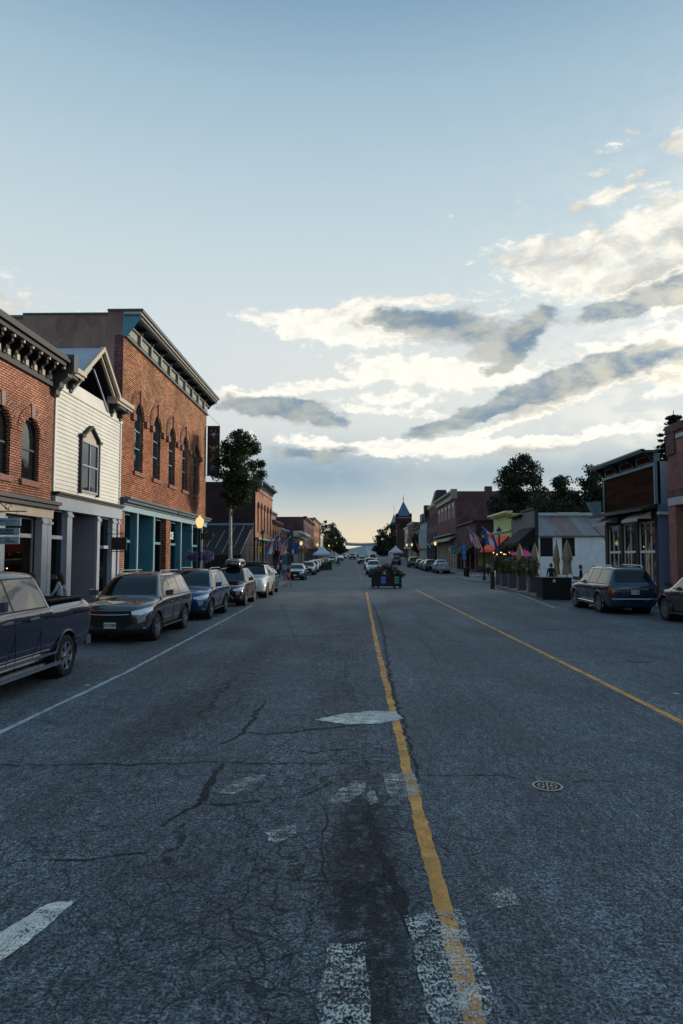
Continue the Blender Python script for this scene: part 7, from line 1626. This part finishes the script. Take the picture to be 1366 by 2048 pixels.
# ================================================================== people
skin = mat('skin', lin(190,140,112), .6, var=.05)
def person(x, y, z, h, label, top, bot, hair=lin(60,44,34), face=0, pose='walk', sleeves=True, shorts=False, hat=None, longhair=False, seated=False, group=None, bareback=False):
    t = thing('person', label, 'person', (x, y, z), face, group); s_ = h/1.75
    st = .16 if pose == 'walk' else .03; hz = .90 if not seated else .50
    J = {'pel': (0,0,hz), 'wai': (0,0,hz+.17), 'che': (0,.01,hz+.38), 'neck': (0,0,hz+.52), 'head0': (0,.01,hz+.60), 'head1': (0,.02,hz+.72)}
    E = [('pel','wai'),('wai','che'),('che','neck'),('neck','head0'),('head0','head1')]; Rr = {'pel': (.15,.11), 'wai': (.125,.09), 'che': (.165,.11), 'neck': (.055,.055), 'head0': (.075,.085), 'head1': (.085,.10)}
    for sg, n in ((1,'l'),(-1,'r')):
        f = st*sg
        if seated: J.update({n+'hip': (.09*sg,0,hz), n+'kn': (.11*sg,.42,hz-.0), n+'an': (.11*sg,.44,.08), n+'to': (.11*sg,.58,.04)})
        else: J.update({n+'hip': (.09*sg,0,hz-.06), n+'kn': (.095*sg,f*.6+.03,hz*.53), n+'an': (.09*sg,f*1.4-.04,.09), n+'to': (.10*sg,f*1.4+.10,.035)})
        J.update({n+'sh': (.17*sg,0,hz+.46), n+'el': (.23*sg,-f*.8-.02,hz+.20), n+'wr': (.24*sg,-f*1.4+.08,hz-.04), n+'ha': (.235*sg,-f*1.5+.12,hz-.13)})
        E += [('pel',n+'hip'),(n+'hip',n+'kn'),(n+'kn',n+'an'),(n+'an',n+'to'),('che',n+'sh'),(n+'sh',n+'el'),(n+'el',n+'wr'),(n+'wr',n+'ha')]
        Rr.update({n+'hip': (.095,.095), n+'kn': (.06,.06), n+'an': (.042,.042), n+'to': (.04,.03), n+'sh': (.06,.06), n+'el': (.042,.042), n+'wr': (.028,.028), n+'ha': (.03,.02)})
    ks = list(J); me = bpy.data.meshes.new('body'); me.from_pydata([Vector(J[k])*s_ for k in ks], [(ks.index(a), ks.index(b)) for a, b in E], []); o = bpy.data.objects.new('tmpb', me); COL.objects.link(o)
    o.modifiers.new('k', 'SKIN'); sv_ = me.skin_vertices[0].data
    for i, k in enumerate(ks): sv_[i].radius = (Rr[k][0]*s_, Rr[k][1]*s_); sv_[i].use_root = (k == 'pel')
    o.modifiers.new('s', 'SUBSURF').levels = 1; o.modifiers['s'].render_levels = 1
    m2 = bpy.data.meshes.new_from_object(o.evaluated_get(bpy.context.evaluated_depsgraph_get())); bpy.data.objects.remove(o); m2.name = 'body'
    m2.materials.clear(); [m2.materials.append(q) for q in (skin, top, bot, M['plastic'])]
    for p in m2.polygons:
        c = p.center/s_; k = 0
        arm = abs(c.x) > .185
        if seated:
            if c.z > hz+.54: k = 0
            elif c.z > hz+.02 and c.y < .12: k = 1
            else: k = 2
        elif c.z > hz+.515: k = 0
        elif arm and c.z > hz-.2: k = 1 if (sleeves == True or (sleeves == 'short' and c.z > hz+.26)) else 0
        elif c.z > hz+.06: k = 1
        elif c.z > (.62 if shorts else .12): k = 2
        elif c.z < .12: k = 3
        if bareback and k == 1 and hz+.06 < c.z < hz+.22: k = 0
        p.material_index = k; p.use_smooth = True
    b = bpy.data.objects.new('body', m2); COL.objects.link(b); b.parent = t
    hm = mat('hair_%d' % int(hair[0]*1e4), hair, .7, var=.2); hb = MB().ball(Vector((0,-.005,hz+.70))*s_, .105*s_, 12, 10, 1.15)
    if longhair: hb.lathe([(.10*s_,(hz+.70)*s_),(.12*s_,(hz+.55)*s_),(.11*s_,(hz+.42)*s_),(.03*s_,(hz+.36)*s_)], (0,-.035*s_,0), 12)
    hb.build('hair', hm, t, smooth=True, world=False)
    MB().ball(Vector((0,.075,hz+.66))*s_, .062*s_, 8, 6, 1.2).build('face', skin, t, smooth=True, world=False)
    if hat: MB().lathe([(.15*s_,(hz+.74)*s_),(.105*s_,(hz+.76)*s_),(.095*s_,(hz+.84)*s_),(.001,(hz+.86)*s_)], (0,.01,0), 14).build('hat', hat, t, smooth='auto', world=False)
    return t
C = lambda n, *c: mat(n, lin(*c), .85, var=.15, vs=6)
x, y = gnd(577, 1173); person(x, y, .15 if x < -6 else 0, 1.70, 'woman in pink shorts and dark crop top walking across the corner', C('dark_top',40,30,36), C('pink_shorts',176,48,120), lin(120,90,60), R(150), sleeves=False, shorts=True, longhair=True, bareback=True)
def pp(u, Y, h, lb, z=ZS, **k): x = (u-709)/1365*Y; return person(x, Y, gz(Y)+z, h, lb, **k)
pp(562, 73, 1.8, 'man in maroon shirt and white cap on the left pavement', top=C('maroon_shirt',96,44,64), bot=C('dark_jeans',34,40,56), face=R(180), hat=M['white_trim']); pp(569, 66, 1.7, 'person in light blue shirt and jeans waiting at the left corner', top=C('light_blue_shirt',128,150,182), bot=C('blue_jeans',52,70,104), face=R(20), sleeves='short', pose='stand')
pp(556, 70, 1.65, 'person in white top near the left shop doors', top=C('offwhite_top',170,170,170), bot=C('dark_jeans',34,40,56), face=R(120))
pp(670.5, 135, 1.75, 'person in neon green vest and trousers beyond the left tent', 0, top=C('neon_green',150,214,40), bot=C('neon_green',150,214,40), face=R(180)); pp(676, 138, 1.7, 'person in dark coat beside the neon green person', 0, top=C('dark_coat',44,48,56), bot=C('dark_jeans',34,40,56), face=R(90)); pp(678.8, 134, 1.7, 'person in grey shirt walking beside the neon green person', 0, top=C('grey_shirt',140,146,150), bot=C('dark_jeans',34,40,56), face=R(90))
pp(706.5, 200, 1.75, 'lone walker in white shirt in the far lane', 0, top=C('white_shirt',190,192,192), bot=C('dark_jeans',34,40,56), face=R(180)); pp(716, 210, 1.7, 'far pedestrian in dark clothes by the centre line', 0, top=C('dark_coat',44,48,56), bot=C('dark_jeans',34,40,56), face=R(180))
pp(118, 22, 1.68, 'woman with long dark hair and white top behind the pickup bed', top=C('white_top2',150,160,176), bot=C('blue_jeans',52,70,104), hair=lin(24,20,20), face=R(100), longhair=True); pp(62, 20.5, 1.72, 'person in navy hooded jacket behind the pickup cab', top=C('navy_jacket',24,34,56), bot=C('dark_jeans',34,40,56), hair=lin(24,28,40), face=R(0), pose='stand')
pp(1098.5, 43.5, 1.80, 'man in dark jacket standing with his back turned behind the barrier box', top=C('black_jacket',30,36,40), bot=C('dark_jeans',34,40,56), face=R(0), pose='stand'); pp(1157, 43, 1.66, 'person in dark shirt and cap standing by the slate blue SUV', top=C('black_jacket',30,36,40), bot=C('dark_jeans',34,40,56), face=R(60), hat=M['cornice'], pose='stand')
pp(1056, 51.5, 1.7, 'person in pale blue shirt and hat standing among the patio tables', top=C('pale_shirt',176,196,206), bot=C('khaki',120,110,90), face=R(200), hat=M['stone_grey'], pose='stand'); pp(974.5, 79, 1.72, 'person in cream hoodie walking on the right pavement', top=C('cream_hoodie',190,192,170), bot=C('dark_jeans',34,40,56), face=R(180), longhair=True); pp(985.5, 77, 1.78, 'person in teal shirt and pale shorts walking beside the cream hoodie', top=C('teal_shirt',96,136,136), bot=C('pale_shorts',168,178,184), face=R(180), shorts=True, sleeves='short')
